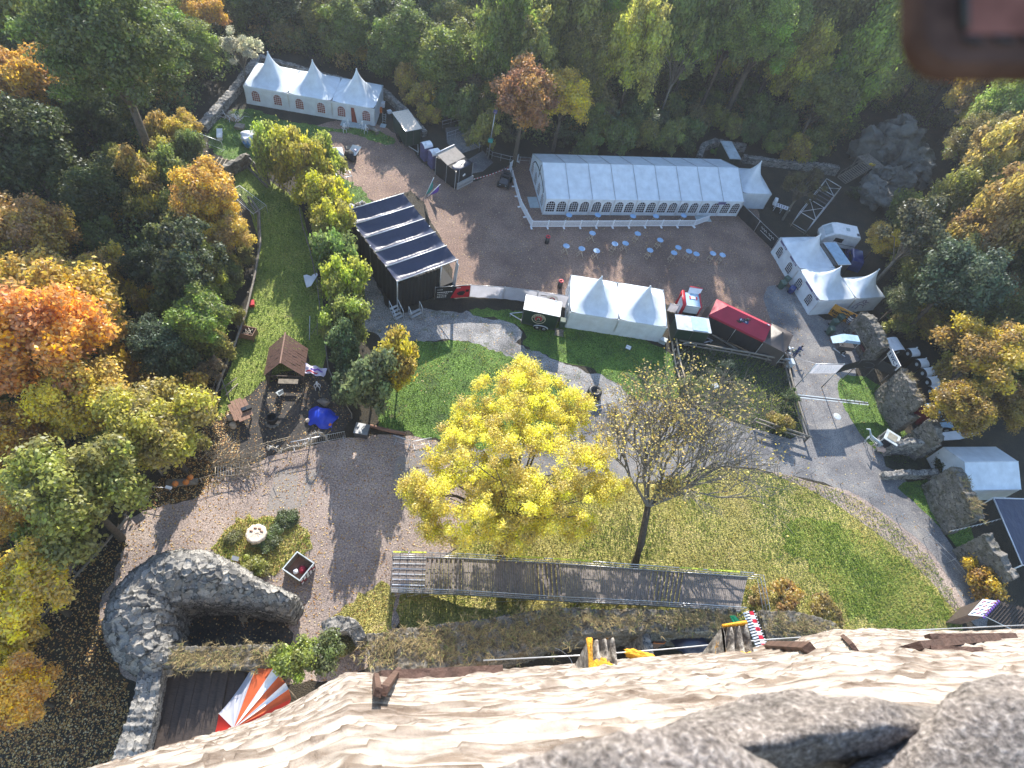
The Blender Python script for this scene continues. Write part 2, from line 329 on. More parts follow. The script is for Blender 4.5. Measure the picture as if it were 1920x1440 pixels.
sheet('grass_strip',[(455,310),(480,320),(560,375),(580,440),(598,520),(606,600),(614,690),(580,712),(520,705),(440,760),(400,800),(420,720),(440,660),(470,560),(486,470),(474,400),(430,340)],'grass_mid',.016,'strip of bright grass between the rail fence and the hedge','grass',.2)
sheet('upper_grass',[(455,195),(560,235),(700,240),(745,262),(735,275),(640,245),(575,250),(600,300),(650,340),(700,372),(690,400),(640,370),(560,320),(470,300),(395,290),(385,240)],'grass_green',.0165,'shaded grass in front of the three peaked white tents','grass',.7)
sheet('stage_verge',[(640,395),(676,385),(690,440),(676,500),(690,580),(660,620),(630,560),(630,470)],'grass_mid',.017,'narrow grass verge between hedge and black stage','grass',.2)
sheet('path_lawn',[(735,640),(880,638),(958,668),(1050,714),(1100,745),(1085,790),(960,830),(860,840),(760,812),(712,800),(700,740),(705,690)],'grass_green',.016,'bright green lawn below the gravel path','lawn',.7)
sheet('tent_lawn',[(890,575),(985,585),(1060,608),(1255,645),(1285,745),(1230,752),(1185,748),(1140,705),(1060,680),(975,650),(990,628),(960,602),(880,592)],'grass_green',.0165,'lawn strip behind the double white tent','lawn',.5)
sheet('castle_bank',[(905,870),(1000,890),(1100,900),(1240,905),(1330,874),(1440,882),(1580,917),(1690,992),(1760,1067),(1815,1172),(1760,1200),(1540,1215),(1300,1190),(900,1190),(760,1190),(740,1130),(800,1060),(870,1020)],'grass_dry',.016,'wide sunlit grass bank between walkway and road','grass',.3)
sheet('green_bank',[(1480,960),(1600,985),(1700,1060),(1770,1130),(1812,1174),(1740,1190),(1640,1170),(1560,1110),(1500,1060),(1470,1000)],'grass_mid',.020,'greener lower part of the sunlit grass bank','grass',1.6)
sheet('bank_path',[(1560,912),(1600,925),(1700,990),(1770,1060),(1822,1160),(1806,1165),(1740,1080),(1660,1010),(1560,940),(1470,895),(1440,884)],'gravel_pink',.024,'bare earth path along the top edge of the grass bank','path',.15)
sheet('garden',[(1264,640),(1380,662),(1470,682),(1500,760),(1506,828),(1400,800),(1290,752)],'garden_soil',.016,'dark overgrown garden bed inside the log fence','garden',.15)
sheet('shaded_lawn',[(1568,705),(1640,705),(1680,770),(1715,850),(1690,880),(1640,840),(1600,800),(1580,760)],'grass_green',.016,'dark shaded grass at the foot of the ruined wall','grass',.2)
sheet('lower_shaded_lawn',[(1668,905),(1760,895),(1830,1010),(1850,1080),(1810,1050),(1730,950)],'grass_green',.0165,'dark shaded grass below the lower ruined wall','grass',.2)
sheet('camp_earth',[(500,700),(600,695),(640,750),(670,800),(560,832),(450,880),(400,880),(420,830),(450,770)],'earth',.022,'dark trodden earth around the hut and cauldron','ground',.25)
sheet('round_bed',[(420,1000),(450,960),(520,965),(575,990),(585,1040),(540,1080),(440,1080),(400,1050)],'grass_dry',.016,'round planted bed beside the round ruin','garden bed',.9)
sheet('small_verge',[(650,1120),(735,1080),(735,1180),(690,1215),(600,1230)],'grass_dry',.0165,'dry grass verge at the foot of the steel walkway','grass',.7)
# paved bands in the lower gravel yard
for i,(px,lb) in enumerate([([(516,884),(560,880),(556,955),(498,957)],'pale brick paved square in the lower gravel yard'),([(745,855),(830,862),(818,905),(735,905)],'brick paved square beside the yellow tree'),([(575,884),(597,880),(572,950),(556,950)],'narrow brick paved band in the lower gravel yard')]):
    m,t,b=nodes('pavers%d'%i); br=t.nodes.new('ShaderNodeTexBrick'); t.links.new(coord(t),br.inputs[0]); br.inputs['Scale'].default_value=3.2
    br.inputs[1].default_value=(.33,.29,.26,1); br.inputs[2].default_value=(.25,.22,.2,1); br.inputs[3].default_value=(.07,.06,.055,1); br.inputs['Mortar Size'].default_value=.03
    t.links.new(br.outputs[0],b.inputs[0]); b.inputs['Roughness'].default_value=.9; MATS['pavers%d'%i]=m
    sheet('paving',px,'pavers%d'%i,.010,lb,'paving',.06,0)
# manhole and drain in the road
c=G(1570,781); mb=MB(); mb.lathe([(0,.03),(.36,.03),(.4,.012)],'pale_roof',(0,0,0),20); single('manhole_cover',mb,'round pale manhole cover in the shaded asphalt road','manhole cover',c)
a,b=G(1492,742),G(1628,757); mb=MB(); u=(b-a).normalized(); 
mb.box(0,-.22,.014,(b-a).length,-.10,.022,'pale_roof'); mb.box(0,.10,.014,(b-a).length,.22,.022,'pale_roof'); mb.box(0,-.10,.013,(b-a).length,.10,.017,'dark_steel')
single('drain_channel',mb,'long drain channel with pale edges crossing the asphalt road','drain',a,math.atan2(u.y,u.x))
# ---------------------------------------------------------------- grass blades and fallen leaves
def inside(poly,x,y):
    ins=np.zeros(x.shape,bool); n=len(poly)
    for i in range(n):
        a=poly[i]; b=poly[(i+1)%n]
        if a[1]!=b[1]: ins^=((a[1]>y)!=(b[1]>y))&(x<(b[0]-a[0])*(y-a[1])/(b[1]-a[1])+a[0])
    return ins
m,t,b=nodes('grass_blade'); at=t.nodes.new('ShaderNodeAttribute'); at.attribute_name='var'
gc=ramp(t,at.outputs['Fac'],[(0,(.07,.14,.02)),(.5,(.22,.30,.045)),(1,(.55,.48,.18))]); t.links.new(gc,b.inputs[0]); b.inputs['Roughness'].default_value=.6; MATS['grass_blade']=m
tr=t.nodes.new('ShaderNodeBsdfTranslucent'); t.links.new(gc,tr.inputs[0]); mx=t.nodes.new('ShaderNodeMixShader'); mx.inputs[0].default_value=.5; t.links.new(b.outputs[0],mx.inputs[1]); t.links.new(tr.outputs[0],mx.inputs[2]); t.links.new(mx.outputs[0],t.nodes['Material Output'].inputs[0])
m,t,b=nodes('fallen_leaf'); at=t.nodes.new('ShaderNodeAttribute'); at.attribute_name='var'
t.links.new(ramp(t,at.outputs['Fac'],[(0,(.14,.06,.02)),(.35,(.30,.14,.03)),(.7,(.45,.28,.07)),(1,(.5,.42,.25))]),b.inputs[0]); b.inputs['Roughness'].default_value=.6; MATS['fallen_leaf']=m
def sample(poly,n):
    A=np.array([tuple(p) for p in poly]); lo=A.min(0); hi=A.max(0); P=[]
    k=0
    while k<n:
        q=RNG.random((n*2,2))*(hi-lo)+lo; q=q[inside(A,q[:,0],q[:,1])]; P.append(q); k+=len(q)
        if len(P)>40: break
    return np.concatenate(P)[:n]
V=[];A_=[]
for key,dens,dry,hh in (('grass_strip0.016',18,.35,.22),('upper_grass0.0165',10,.2,.18),('path_lawn0.016',18,.3,.16),('tent_lawn0.0165',16,.25,.16),('castle_bank0.016',34,.8,.20),('green_bank0.02',30,.62,.22),('stage_verge0.017',20,.5,.25),('round_bed0.016',45,.7,.3),('garden0.016',14,.2,.3),('shaded_lawn0.016',12,.2,.18),('small_verge0.0165',50,.8,.15),('lower_shaded_lawn0.0165',12,.2,.2)):
    poly=SHEETS[key]; ar=abs(sum(poly[i].x*poly[(i+1)%len(poly)].y-poly[(i+1)%len(poly)].x*poly[i].y for i in range(len(poly))))/2
    q=sample(poly,int(ar*dens*1.8)); n=len(q); th=RNG.random(n)*6.283; h=hh*(.5+RNG.random(n)); w=.025+.03*RNG.random(n)
    dx,dy=np.cos(th)*w,np.sin(th)*w; lx,ly=(RNG.random((2,n))-.5)*h*1.2
    z=np.full(n,.01)
    V.append(np.stack([np.stack([q[:,0]-dx,q[:,1]-dy,z],1),np.stack([q[:,0]+dx,q[:,1]+dy,z],1),np.stack([q[:,0]+lx,q[:,1]+ly,z+h],1)],1).reshape(-1,3))
    pn=np.array([noise.noise(Vector((a*.25,b*.25,1)))*.7 for a,b in q]); A_.append(np.clip(dry*.7+pn+RNG.random(n)*.5-.15,0,1))
V=np.concatenate(V); tag(link('grass',np_mesh('grass',V,np.arange(len(V)).reshape(-1,3),'grass_blade',{'var':('FACE',np.concatenate(A_))})),'green and dry tufts of grass on the lawns and banks','grass',kind='stuff')
def leafquads(q,z,size,tilt=.25):
    n=len(q); th=RNG.random(n)*6.283; s=size*(.6+.8*RNG.random(n)); u=np.stack([np.cos(th),np.sin(th),(RNG.random(n)-.5)*tilt*2],1)*s[:,None]; v=np.stack([-np.sin(th),np.cos(th),(RNG.random(n)-.5)*tilt*2],1)*s[:,None]*.7
    c=np.concatenate([q,z[:,None]],1); return np.stack([c-u,c-v,c+u,c+v],1).reshape(-1,3)
Q=[];
for key,n in (('dark_verge0.008',3500),('lower_gravel0.004',6000),('camp_earth0.022',900),('yard_gravel0.004',5200),('castle_bank0.016',900),('round_bed0.016',500),('path_lawn0.016',80),('stage_path0.008',500),('asphalt_road0.012',900)): Q.append(sample(SHEETS[key],n))
bx=[G(*p).xy for p in [(385,790),(450,760),(450,880),(380,930),(300,950),(250,960)]]; Q.append(sample(bx,2600))
bx=[G(*p).xy for p in [(80,1250),(240,1280),(240,1440),(0,1440),(0,1330)]]; Q.append(sample(bx,2600))
Q=np.concatenate(Q); v=leafquads(Q,np.full(len(Q),.035),.06)
tag(link('fallen_leaves',np_mesh('fallen_leaves',v,np.arange(len(v)).reshape(-1,4),'fallen_leaf',{'var':('FACE',RNG.random(len(Q)))})),'yellow and brown fallen leaves scattered over gravel and grass','leaves',kind='stuff')
# ---------------------------------------------------------------- stone surfaces
def stone_grid(name,P,m,scale=(2.2,2.2,2.2),disp=.12,flip=False,rough=.03):
    """P: array rows x cols x 3; pushes every point out by its stone, writes the stone's tone and joints"""
    P=np.asarray(P,float); nr,nc,_=P.shape
    du=np.gradient(P,axis=1); dv=np.gradient(P,axis=0); N=np.cross(du,dv); N/=np.linalg.norm(N,axis=2,keepdims=True)+1e-9
    if flip: N=-N
    cell=np.zeros((nr,nc)); edge=np.zeros((nr,nc)); Q=P.copy()
    for i in range(nr):
        for j in range(nc):
            p=Vector((P[i,j,0]*scale[0],P[i,j,1]*scale[1],P[i,j,2]*scale[2])); w=noise.noise_vector(p*.9)*.35
            d,pt=noise.voronoi(p+w); e=min(1,(d[1]-d[0])*2.2); c=math.modf(abs(math.sin(pt[0].x*12.9+pt[0].y*78.2+pt[0].z*37.7)*43758.5))[0]
            cell[i,j]=c; edge[i,j]=e
            Q[i,j]+=N[i,j]*(disp*(min(1,e*2)*.6+c*.7-.6)+rough*noise.noise(p*3))
    f=gridf(nr,nc)
    if flip: f=f[:,::-1]
    return np_mesh(name,Q.reshape(-1,3),f,m,{'cell':('POINT',cell.ravel()),'edge':('POINT',edge.ravel())},smooth=True)
def stone_wall(name,label,pts,m='rubble',zb=-.3,cat='stone wall',res=.17,disp=.12,dome=0.,jag=.3,sc=2.6,group=None,parent=None,under=None):
    """pts: (x,y,width,top)"""
    res*=.52; P=[np.array(p,float) for p in pts]; path=[]
    for a,b in zip(P[:-1],P[1:]):
        n=max(1,int(np.hypot(*(b-a)[:2])/res)); path+=[a+(b-a)*k/n for k in range(n)]
    path.append(P[-1]); path=np.array(path); k=len(path)
    for _ in range(22 if len(P)>2 else 0): path[1:-1]=(path[:-2]+path[2:]+2*path[1:-1])/4
    T=np.gradient(path[:,:2],axis=0); T/=np.linalg.norm(T,axis=1,keepdims=True)+1e-9; Nn=np.stack([-T[:,1],T[:,0]],1)
    hmax=max(p[3] for p in P)-zb; nh=max(2,int(hmax/res)); wm=max(p[2] for p in P); nw=max(3,int(wm/res))
    prof=[(-1,i/nh) for i in range(nh)]+[(-1+2*i/nw,1) for i in range(nw+1)]+[(1,1-i/nh) for i in range(1,nh+1)]
    rows=[]
    for i,p in enumerate(path):
        j=jag*(noise.noise(Vector((p[0]*.9,p[1]*.9,5)))+.6*noise.noise(Vector((p[0]*2.7,p[1]*2.7,9))))
        row=[]
        for s,tt in prof:
            z=zb+(p[3]+j-dome*abs(s)**2.5-zb)*tt
            row.append((p[0]+Nn[i,0]*s*p[2]/2,p[1]+Nn[i,1]*s*p[2]/2,z))
        rows.append(row)
    c0=[(path[0][0],path[0][1],r[2]) for r in rows[0]]; c1=[(path[-1][0],path[-1][1],r[2]) for r in rows[-1]]
    rows=[c0,[tuple((np.array(a)+np.array(b))/2) for a,b in zip(c0,rows[0])]]+rows+[[tuple((np.array(a)+np.array(b))/2) for a,b in zip(c1,rows[-1])],c1]
    me=stone_grid(name,np.array(rows),m,(sc,sc,sc*1.3),disp,flip=False)
    o=link(name,me,parent)
    if not parent: tag(o,label,cat,group)
    return o
def W4(px,py,zt,w): p=G(px,py,zt); return (p.x,p.y,w,zt)
# ---------------------------------------------------------------- tents
def arch_window(w=.95,h=1.35,pane='glass_dark'):
    n=10; r=w/2; out=[(-r,0),(r,0)]+[(r*math.cos(math.pi*i/n),h-r+r*math.sin(math.pi*i/n)) for i in range(n+1)]
    mb=MB(); mb.add([(x,-.012,z) for x,z in out],[tuple(range(len(out)))],pane)
    mu=MB()
    for x in (-r/2,0,r/2):
        top=h-r+math.sqrt(max(0,r*r-x*x)); mu.box(x-.013,-.03,0,x+.013,-.014,top,'white_plastic')
    for k in range(1,5):
        z=h*k/5.2; hw=r if z<h-r else math.sqrt(max(.01,r*r-(z-h+r)**2)); mu.box(-hw,-.028,z-.013,hw,-.0145,z+.013,'white_plastic')
    fr=[(-r-.03,-.03)]+[(-(r+.03)*math.cos(math.pi*i/n),h-r+(r+.03)*math.sin(math.pi*i/n)) for i in range(n+1)]+[(r+.03,-.03)]
    mu.path([(x,-.02,z) for x,z in fr],.03,'white_plastic',4)
    return mb.mesh('window'),mu.mesh('mullions')
WIN=arch_window(); WINR=arch_window(pane='glass_red')
def add_window(T,x,y,z,rot,kind=WIN,s=1):
    o=link('window',kind[0],T,(x,y,z)); o.rotation_euler=(0,0,rot); o.scale=(s,1,s); q=link('mullions',kind[1],o); return o
def pagoda(label,O,ang,w,d,pk,wall=2.4,sides='SENW',wins={},cloth='white_pvc',name='pagoda_tent',group=None,cat='tent',winkind=WIN,low=.28,door=None,pw=3.0):
    T=thing(name,label,cat,O,ang,group)
    mb=MB(); n=8; m=18; rows=[]
    H=pk-wall
    for i in range(m+1):
        s=1-i/m; z=wall+H*(low*(1-s)+(1-low)*(1-s)**pw); ring=[]; s2=s*.985+.015
        e=2+14*s**1.5                                     # square at the eave, round at the tip
        for k in range(4*n):
            th=2*math.pi*(k+.5*0)/(4*n)+math.pi/4
            c,sn=math.cos(th),math.sin(th); r=(abs(c)**e+abs(sn)**e)**(-1/e)
            sag=-.10*H*s*(1-s)*2*(1-abs(math.sin(2*(th)))**1.0)*0
            ring.append((w/2+c*r*s2*w/2,d/2+sn*r*s2*d/2,z+sag))
        rows.append(ring)
    vs=[p for r in rows for p in r]; N=4*n
    fs=[(i*N+j,i*N+(j+1)%N,(i+1)*N+(j+1)%N,(i+1)*N+j) for i in range(m) for j in range(N)]; fs.append(tuple(range(m*N,m*N+N)))
    mb.add(vs,fs,cloth,True)
    mb.blob((w/2,d/2,pk+.02),.1,cloth,amp=0,n=5)
    ro=part('roof',mb,T)
    mb=MB(); v=.24; e=.03                                # hanging edge
    for a,b in (((-e,-e),(w+e,-e)),((w+e,-e),(w+e,d+e)),((w+e,d+e),(-e,d+e)),((-e,d+e),(-e,-e))):
        mb.quad((*a,wall-v),(*b,wall-v),(*b,wall+.01),(*a,wall+.01),cloth)
    part('valance',mb,ro)
    E={'S':((0,0),(w,0)),'E':((w,0),(w,d)),'N':((w,d),(0,d)),'W':((0,d),(0,0))}
    for k in sides:
        a,b=Vector(E[k][0]),Vector(E[k][1]); u=(b-a).normalized(); nn=Vector((u.y,-u.x)); L=(b-a).length; q=MB(); g=24; vs=[]
        for j in range(4):
            for i in range(g+1):
                t=i/g; z=(0.02,.6,1.5,wall-.05)[j]; off=(.05 if j<2 else .02)*math.sin(t*L*5.1+j*.4)*noise.noise(Vector((t*5+O.x,j,1)))*1.6+(.05 if j==0 else 0)
                p=a+u*L*t+nn*off; vs.append((p.x,p.y,z))
        q.add(vs,gridf(4,g+1).tolist(),cloth,True); wl=part('wall',q,T)
        nw=wins.get(k,0)
        for i in range(nw):
            t=(i+.5)/nw
            if door and k=='S': t=(.22,.80)[i]
            p=a+u*L*t+nn*.07; wdw=add_window(wl,p.x,p.y,.62,math.atan2(u.y,u.x),winkind)
    if door:
        q=MB(); q.add([(w*.45,-.09,.05),(w*.58,-.09,.05),(w*.52,-.085,wall-.35),(w*.45,-.085,wall-.35)],[(0,1,2,3)],'glass_red'); part('doorway',q,T)
        q=MB(); q.box(w*.22,-1.2,.02,w*.80,-.1,.08,'floor_mat'); part('floor_mat',q,T)
    for x,y in ((.03,.03),(w-.03,.03),(w-.03,d-.03),(.03,d-.03)): q=MB(); q.box(x-.04,y-.04,0,x+.04,y+.04,wall-.02,'alu'); part('pole',q,T)
    return T
# three joined tents at the upper wall
O,ang,w,d=rect((456,160),(702.5,204),(476,116),2.4)
for i,(lb,px,pd) in enumerate((('left one of three joined white peaked tents with lit arched windows',(497,98),None),('middle one of three joined white peaked tents with lit arched windows',(585,113),None),('right one of three joined white peaked tents, red doorway between its windows',(667,130),1))):
    o=loc2w(O,ang,i*w/3,0); c=loc2w(O,ang,(i+.5)*w/3,d/2); pk=zfit(c.x,c.y,px[1],3,8)
    pagoda(lb,o,ang,w/3-.02,d,pk,sides='SN'+('W' if i==0 else '')+('E' if i==2 else ''),wins={'S':2},winkind=WINR,door=pd)
# double tent
O,ang,w,d=rect((1068.8,585),(1251.5,613.7),(1071.3,515.5),2.4)
for i,(lb,py) in enumerate((('left half of the double white peaked tent beside the green trailer with round emblem',519),('right half of the double white peaked tent beside the red and white kiosk',537))):
    o=loc2w(O,ang,i*w/2,0); c=loc2w(O,ang,(i+.5)*w/2,d/2); pk=zfit(c.x,c.y,py,3,8)
    pagoda(lb,o,ang,w/2-.02,d,pk,sides='SN'+('W' if i==0 else 'E'),wins={'W':2} if i==0 else {})
# right hand tents
for lb,A,B,D_,pk,wi,sd_ in (('white peaked tent beside the white caravan, two arched windows on its road side',(1499,504),(1566,502),(1465,445),440,{'W':2},'WNE'),('white peaked tent with two arched windows above the yellow striped banner',(1537,564),(1605,560),(1499,504),500,{'W':2},'WSE')):
    O,ang,w,d=rect(A,B,D_,2.4); c=loc2w(O,ang,w/2,d/2); pz=zfit(c.x,c.y,pk,3,8); TT=pagoda(lb,O,ang,w-.02,d-.02,pz,sides=sd_,wins=wi)
    mb=MB(); 
    for y0,y1 in (((.12,.42),(.62,.92)) if D_[1]==445 else ((.05,.62),)): mb.box(-.05,d*(y0),wall_:=2.12,-.035,d*y1,2.38,'purple_panel'); mb.box(-.056,d*(y0+.1*(y1-y0)),2.19,-.052,d*(y0+.45*(y1-y0)),2.27,'white_paint')
    part('sign_strip',mb,TT)
O,ang,w,d=rect((1606,560),(1659,556.5),(1580,521),2.3); c=loc2w(O,ang,w/2,d/2)
TT=pagoda('small white peaked tent with a horse drawing on its wall, below the dark vendor booth',O,ang,w,d,zfit(c.x,c.y,505,3,7),wall=2.3,sides='SNE')
mb=MB(); 
for pts in ([(.5,1.2),(.9,1.7),(1.3,1.75),(1.5,1.4),(1.9,1.6),(2.2,1.5)],[(.5,1.2),(.35,.8),(.55,.9)],[(1.3,1.75),(1.2,2.0),(1.45,1.85),(1.6,1.95),(1.7,1.6)],[(.9,1.1),(1.2,1.35),(1.6,1.1),(2.1,1.2)],[(1.1,1.0),(1.0,.5)],[(1.8,1.1),(2.0,.6)]):
    mb.path([(x,-.075,z) for x,z in pts],.035,'purple_panel',4)
part('horse_drawing',mb,TT)
# long tent
O,ang,w,d=rect((1023.8,372.5),(1395,377.5),(997.5,288.8),2.4)
c=loc2w(O,ang,0,d/2); rz=zfit(c.x,c.y,311,2.5,6)+.45; nb=9; bw=w/nb
T=thing('marquee','long white marquee with a row of arched windows behind the picket fence','marquee',O,ang)
mb=MB(); nx=nb*6; vs=[];ny=8
for side in (0,1):
    vs=[]
    for i in range(nx+1):
        for j in range(ny+1):
            t=j/ny; y=(t*d/2) if side==0 else d-t*d/2; z=2.42+(rz-2.42)*t-.05*math.sin(math.pi*t)-.05*math.sin(math.pi*t)*abs(math.sin(math.pi*i/6))
            vs.append((i*w/nx,y-(.08 if side==0 and j==0 else 0)+(.08 if side and j==0 else 0),z))
    f=gridf(nx+1,ny+1); mb.add(vs,(f if side else f[:,::-1]).tolist(),'white_pvc',True)
ro=part('roof',mb,T)
mb=MB()
for i in range(nb+1):
    for y0,y1 in ((-.04,d/2),(d+.04,d/2)): mb.bar((i*bw,y0,2.45),(i*bw,y1,rz+.02),.06,.035,'steel')
part('seams',mb,ro)
for i in range(nb):
    q=MB(); q.quad((i*bw+.05,0,.03),((i+1)*bw-.05,0,.03),((i+1)*bw-.05,0,2.4),(i*bw+.05,0,2.4),'white_pvc'); wl=part('side_wall',q,T)
    for t in (.27,.74): add_window(wl,(i+t)*bw,-.01,.55,0,WIN,1.12)
q=MB(); q.quad((0,d,.03),(w,d,.03),(w,d,2.4),(0,d,2.4),'white_pvc'); part('rear_wall',q,T)
for x,r in ((0,-math.pi/2),(w,math.pi/2)):
    q=MB(); q.add([(x,0,.03),(x,d,.03),(x,d,2.42),(x,d/2,rz),(x,0,2.42)],[(0,1,2,3,4)],'white_pvc'); gb=part('gable',q,T)
    if x==0:
        for t in (.14,.38,.62,.86): add_window(gb,-.01,d*t,.55,r,WIN,1.12)
        q=MB(); q.path([(-.03,d*(.5-.34*math.cos(a)),2.15+.85*math.sin(a)) for a in [math.pi*k/10 for k in range(11)]],.06,'glass_dark',4)
        q.bar((-.03,d*.5,2.2),(-.03,d*.5,rz-.3),.06,.06,'glass_dark'); part('gable_trim',q,gb)
for i in range(nb+1):
    for y in (0,d): q=MB(); q.box(i*bw-.05,y-.04,0,i*bw+.05,y+.04,2.42,'alu'); part('post',q,T)
q=MB(); q.box(w*.865,-.14,1.95,w*.905,-.1,2.3,'purple_panel'); part('door_sign',q,T)
for a,lb in (((1318,411),'pale entrance mat at the right end of the picket fence'),((1000,380),'pale entrance mat at the left gable of the long marquee')):
    c=G(*a); mb=MB(); mb.box(-1,-.5,.02,1,.5,.07,'floor_mat') if a[0]>1200 else mb.box(-.6,-1,.02,.6,1,.07,'floor_mat'); single('entrance_mat',mb,lb,'mat',c,ang)
O,ang,w,d=rect((1394,362),(1447,364),(1377,315),2.4); c=loc2w(O,ang,w/2,d/2)
pagoda('white peaked tent joined to the right end of the long marquee',O,ang,w,d,zfit(c.x,c.y,303,3,9),sides='SEN')
# ---------------------------------------------------------------- stage
O,ang,w,d=rect((745,529),(858,488),(678,387),4.2)
T=thing('stage','black roofed stage with five sagging roof bays','stage',O,ang)
nb=5; bd=d/nb; mb=MB()
for b in range(nb):
    vs=[];nx,ny=26,12
    for i in range(nx+1):
        for j in range(ny+1):
            x=i/nx; t=j/ny; y=b*bd+bd*t                                  # t=0 front bar
            sag=(min(1,t/.42)**.9 if t<.42 else 1-((t-.42)/.58)**1.6)*.66*(1-.5*(2*x-1)**6)
            wr=.035*math.sin(x*w*(7+b)+b)*math.exp(-t*4)*(1+noise.noise(Vector((x*9,b,t*3))))+.05*noise.noise(Vector((x*6,b*3,t*4)))
            ed=.25*max(0,(x-.86)/.14)**2+.25*max(0,(.1-x)/.1)**2
            vs.append((x*w,y,4.25-sag+ed*math.sin(math.pi*t)+wr*(1 if 0<j<ny else 0)))
    f=gridf(nx+1,ny+1); mb.add(vs,f[:,::-1].tolist(),'black_pvc',True)
ro=part('roof',mb,T)
mb=MB()
for b in range(nb+1): mb.tube((-.08,b*bd,4.27),(w+.08,b*bd,4.27),.055,'alu',n=6)
part('roof_bars',mb,ro)
for lb,a,b in (('left',(0,0),(0,d)),('rear',(0,0),(w*.72,0)),):
    q=MB(); a=Vector(a);b=Vector(b); g=60; vs=[]
    for j in range(2):
        for i in range(g+1):
            p=a.lerp(b,i/g); nn=Vector((-(b-a).y,(b-a).x)).normalized(); p=p+nn*.06*math.sin(i*1.3); vs.append((p.x,p.y,(.03,4.0)[j]))
    q.add(vs,gridf(2,g+1).tolist(),'black_cloth',True); part('curtain',q,T)
q=MB(); q.box(.1,.1,0,w-.1,d-.1,1.1,'black_cloth'); part('platform',q,T)
for x,y in ((0,0),(w,0),(w,d),(0,d),(w,d/2),(0,d/2),(w*.72,0)): q=MB(); q.tube((x,y,0),(x,y,4.2),.06,'alu'); part('post',q,T)
q=MB(); q.bar((w-.25,-.1,.2),(w-.05,-.1,3.9),.5,.04,'white_cloth'); part('white_drape',q,T)
q=MB()
for i in range(12): q.bar((w,i*d/12,4.1),(w,(i+1)*d/12,3.6 if i%2 else 3.9),.04,.04,'dark_steel')
q.tube((w,0,3.7),(w,d,3.7),.04,'dark_steel'); part('truss',q,T)
# steel steps behind the stage
def steps(label,px,ang,n,w=1.1,h=1.0,name='stage_steps'):
    c=G(*px); T=thing(name,label,'steps',c,ang)
    L=n*.28
    for x in (0,w):
        q=MB(); q.bar((x,0,0),(x,L,h),.05,.05,'steel'); q.bar((x,0,1),(x,L,h+1),.05,.05,'alu'); 
        for k in range(3): q.tube((x,L*k/2,h*k/2),(x,L*k/2,h*k/2+1),.03,'alu')
        part('handrail',q,T)
    for k in range(n): q=MB(); q.box(0,k*.28,h*(k+1)/n-.03,w,k*.28+.25,h*(k+1)/n,'alu'); part('tread',q,T)
steps('tall steel steps at the rear corner of the black stage',(742,603),ang+.1,4,.9)
steps('short wide steel steps behind the black stage',(772,600),ang+.1,2,1.3,.5)
# ---------------------------------------------------------------- picket barrier round the marquee
PB=[(1005+0,0)]
pts=[(970,303),(955,318),(964,350),(975,388),(996,427)]+[(996+(1300-996)*k/10,427+(-2+0)*k/10) for k in range(1,11)]+[(1327,415)]
proto=None
def make_picket():
    T=thing('picket_barrier','','barrier',group='white picket barriers round the marquee')
    q=MB(); q.box(0,-.02,.95,1,.02,1.02,'white_plastic'); q.box(0,-.02,.15,1,.02,.22,'white_plastic')
    for k in range(19): x=.02+k/19.5; q.box(x,-.015,.22,x+.026,.015,.95,'white_plastic')
    part('panel',q,T)
    for x in (.0,): q=MB(); q.box(x-.03,-.04,0,x+.03,.04,1.1,'white_plastic'); part('post',q,T); q=MB(); q.box(x-.05,-.3,0,x+.05,.3,.08,'white_plastic'); part('foot',q,T)
    return T
names=['end','second','third','fourth']; k=0
for i in range(len(pts)-1):
    a,b=G(*pts[i]),G(*pts[i+1]); L=(b-a).length; n=max(1,round(L/2.0))
    for j in range(n):
        p=a.lerp(b,j/n); an=math.atan2((b-a).y,(b-a).x)
        lb=('white picket barrier section on the left, curved side of the enclosure' if i<4 else 'angled white picket barrier section ending beside the pale entrance mat' if i==14 else 'white picket barrier section in the straight row in front of the marquee')
        gr=None if i==14 else ('picket barriers on the left side of the marquee' if i<4 else 'picket barriers in the straight row before the marquee')
        if proto is None: proto=make_picket(); o=proto; o.location=p; o.rotation_euler=(0,0,an); o['label']=lb; o['group']=gr
        else: o=recopy(proto,p,an,lb,gr)
        o.scale=(L/n,1,1)
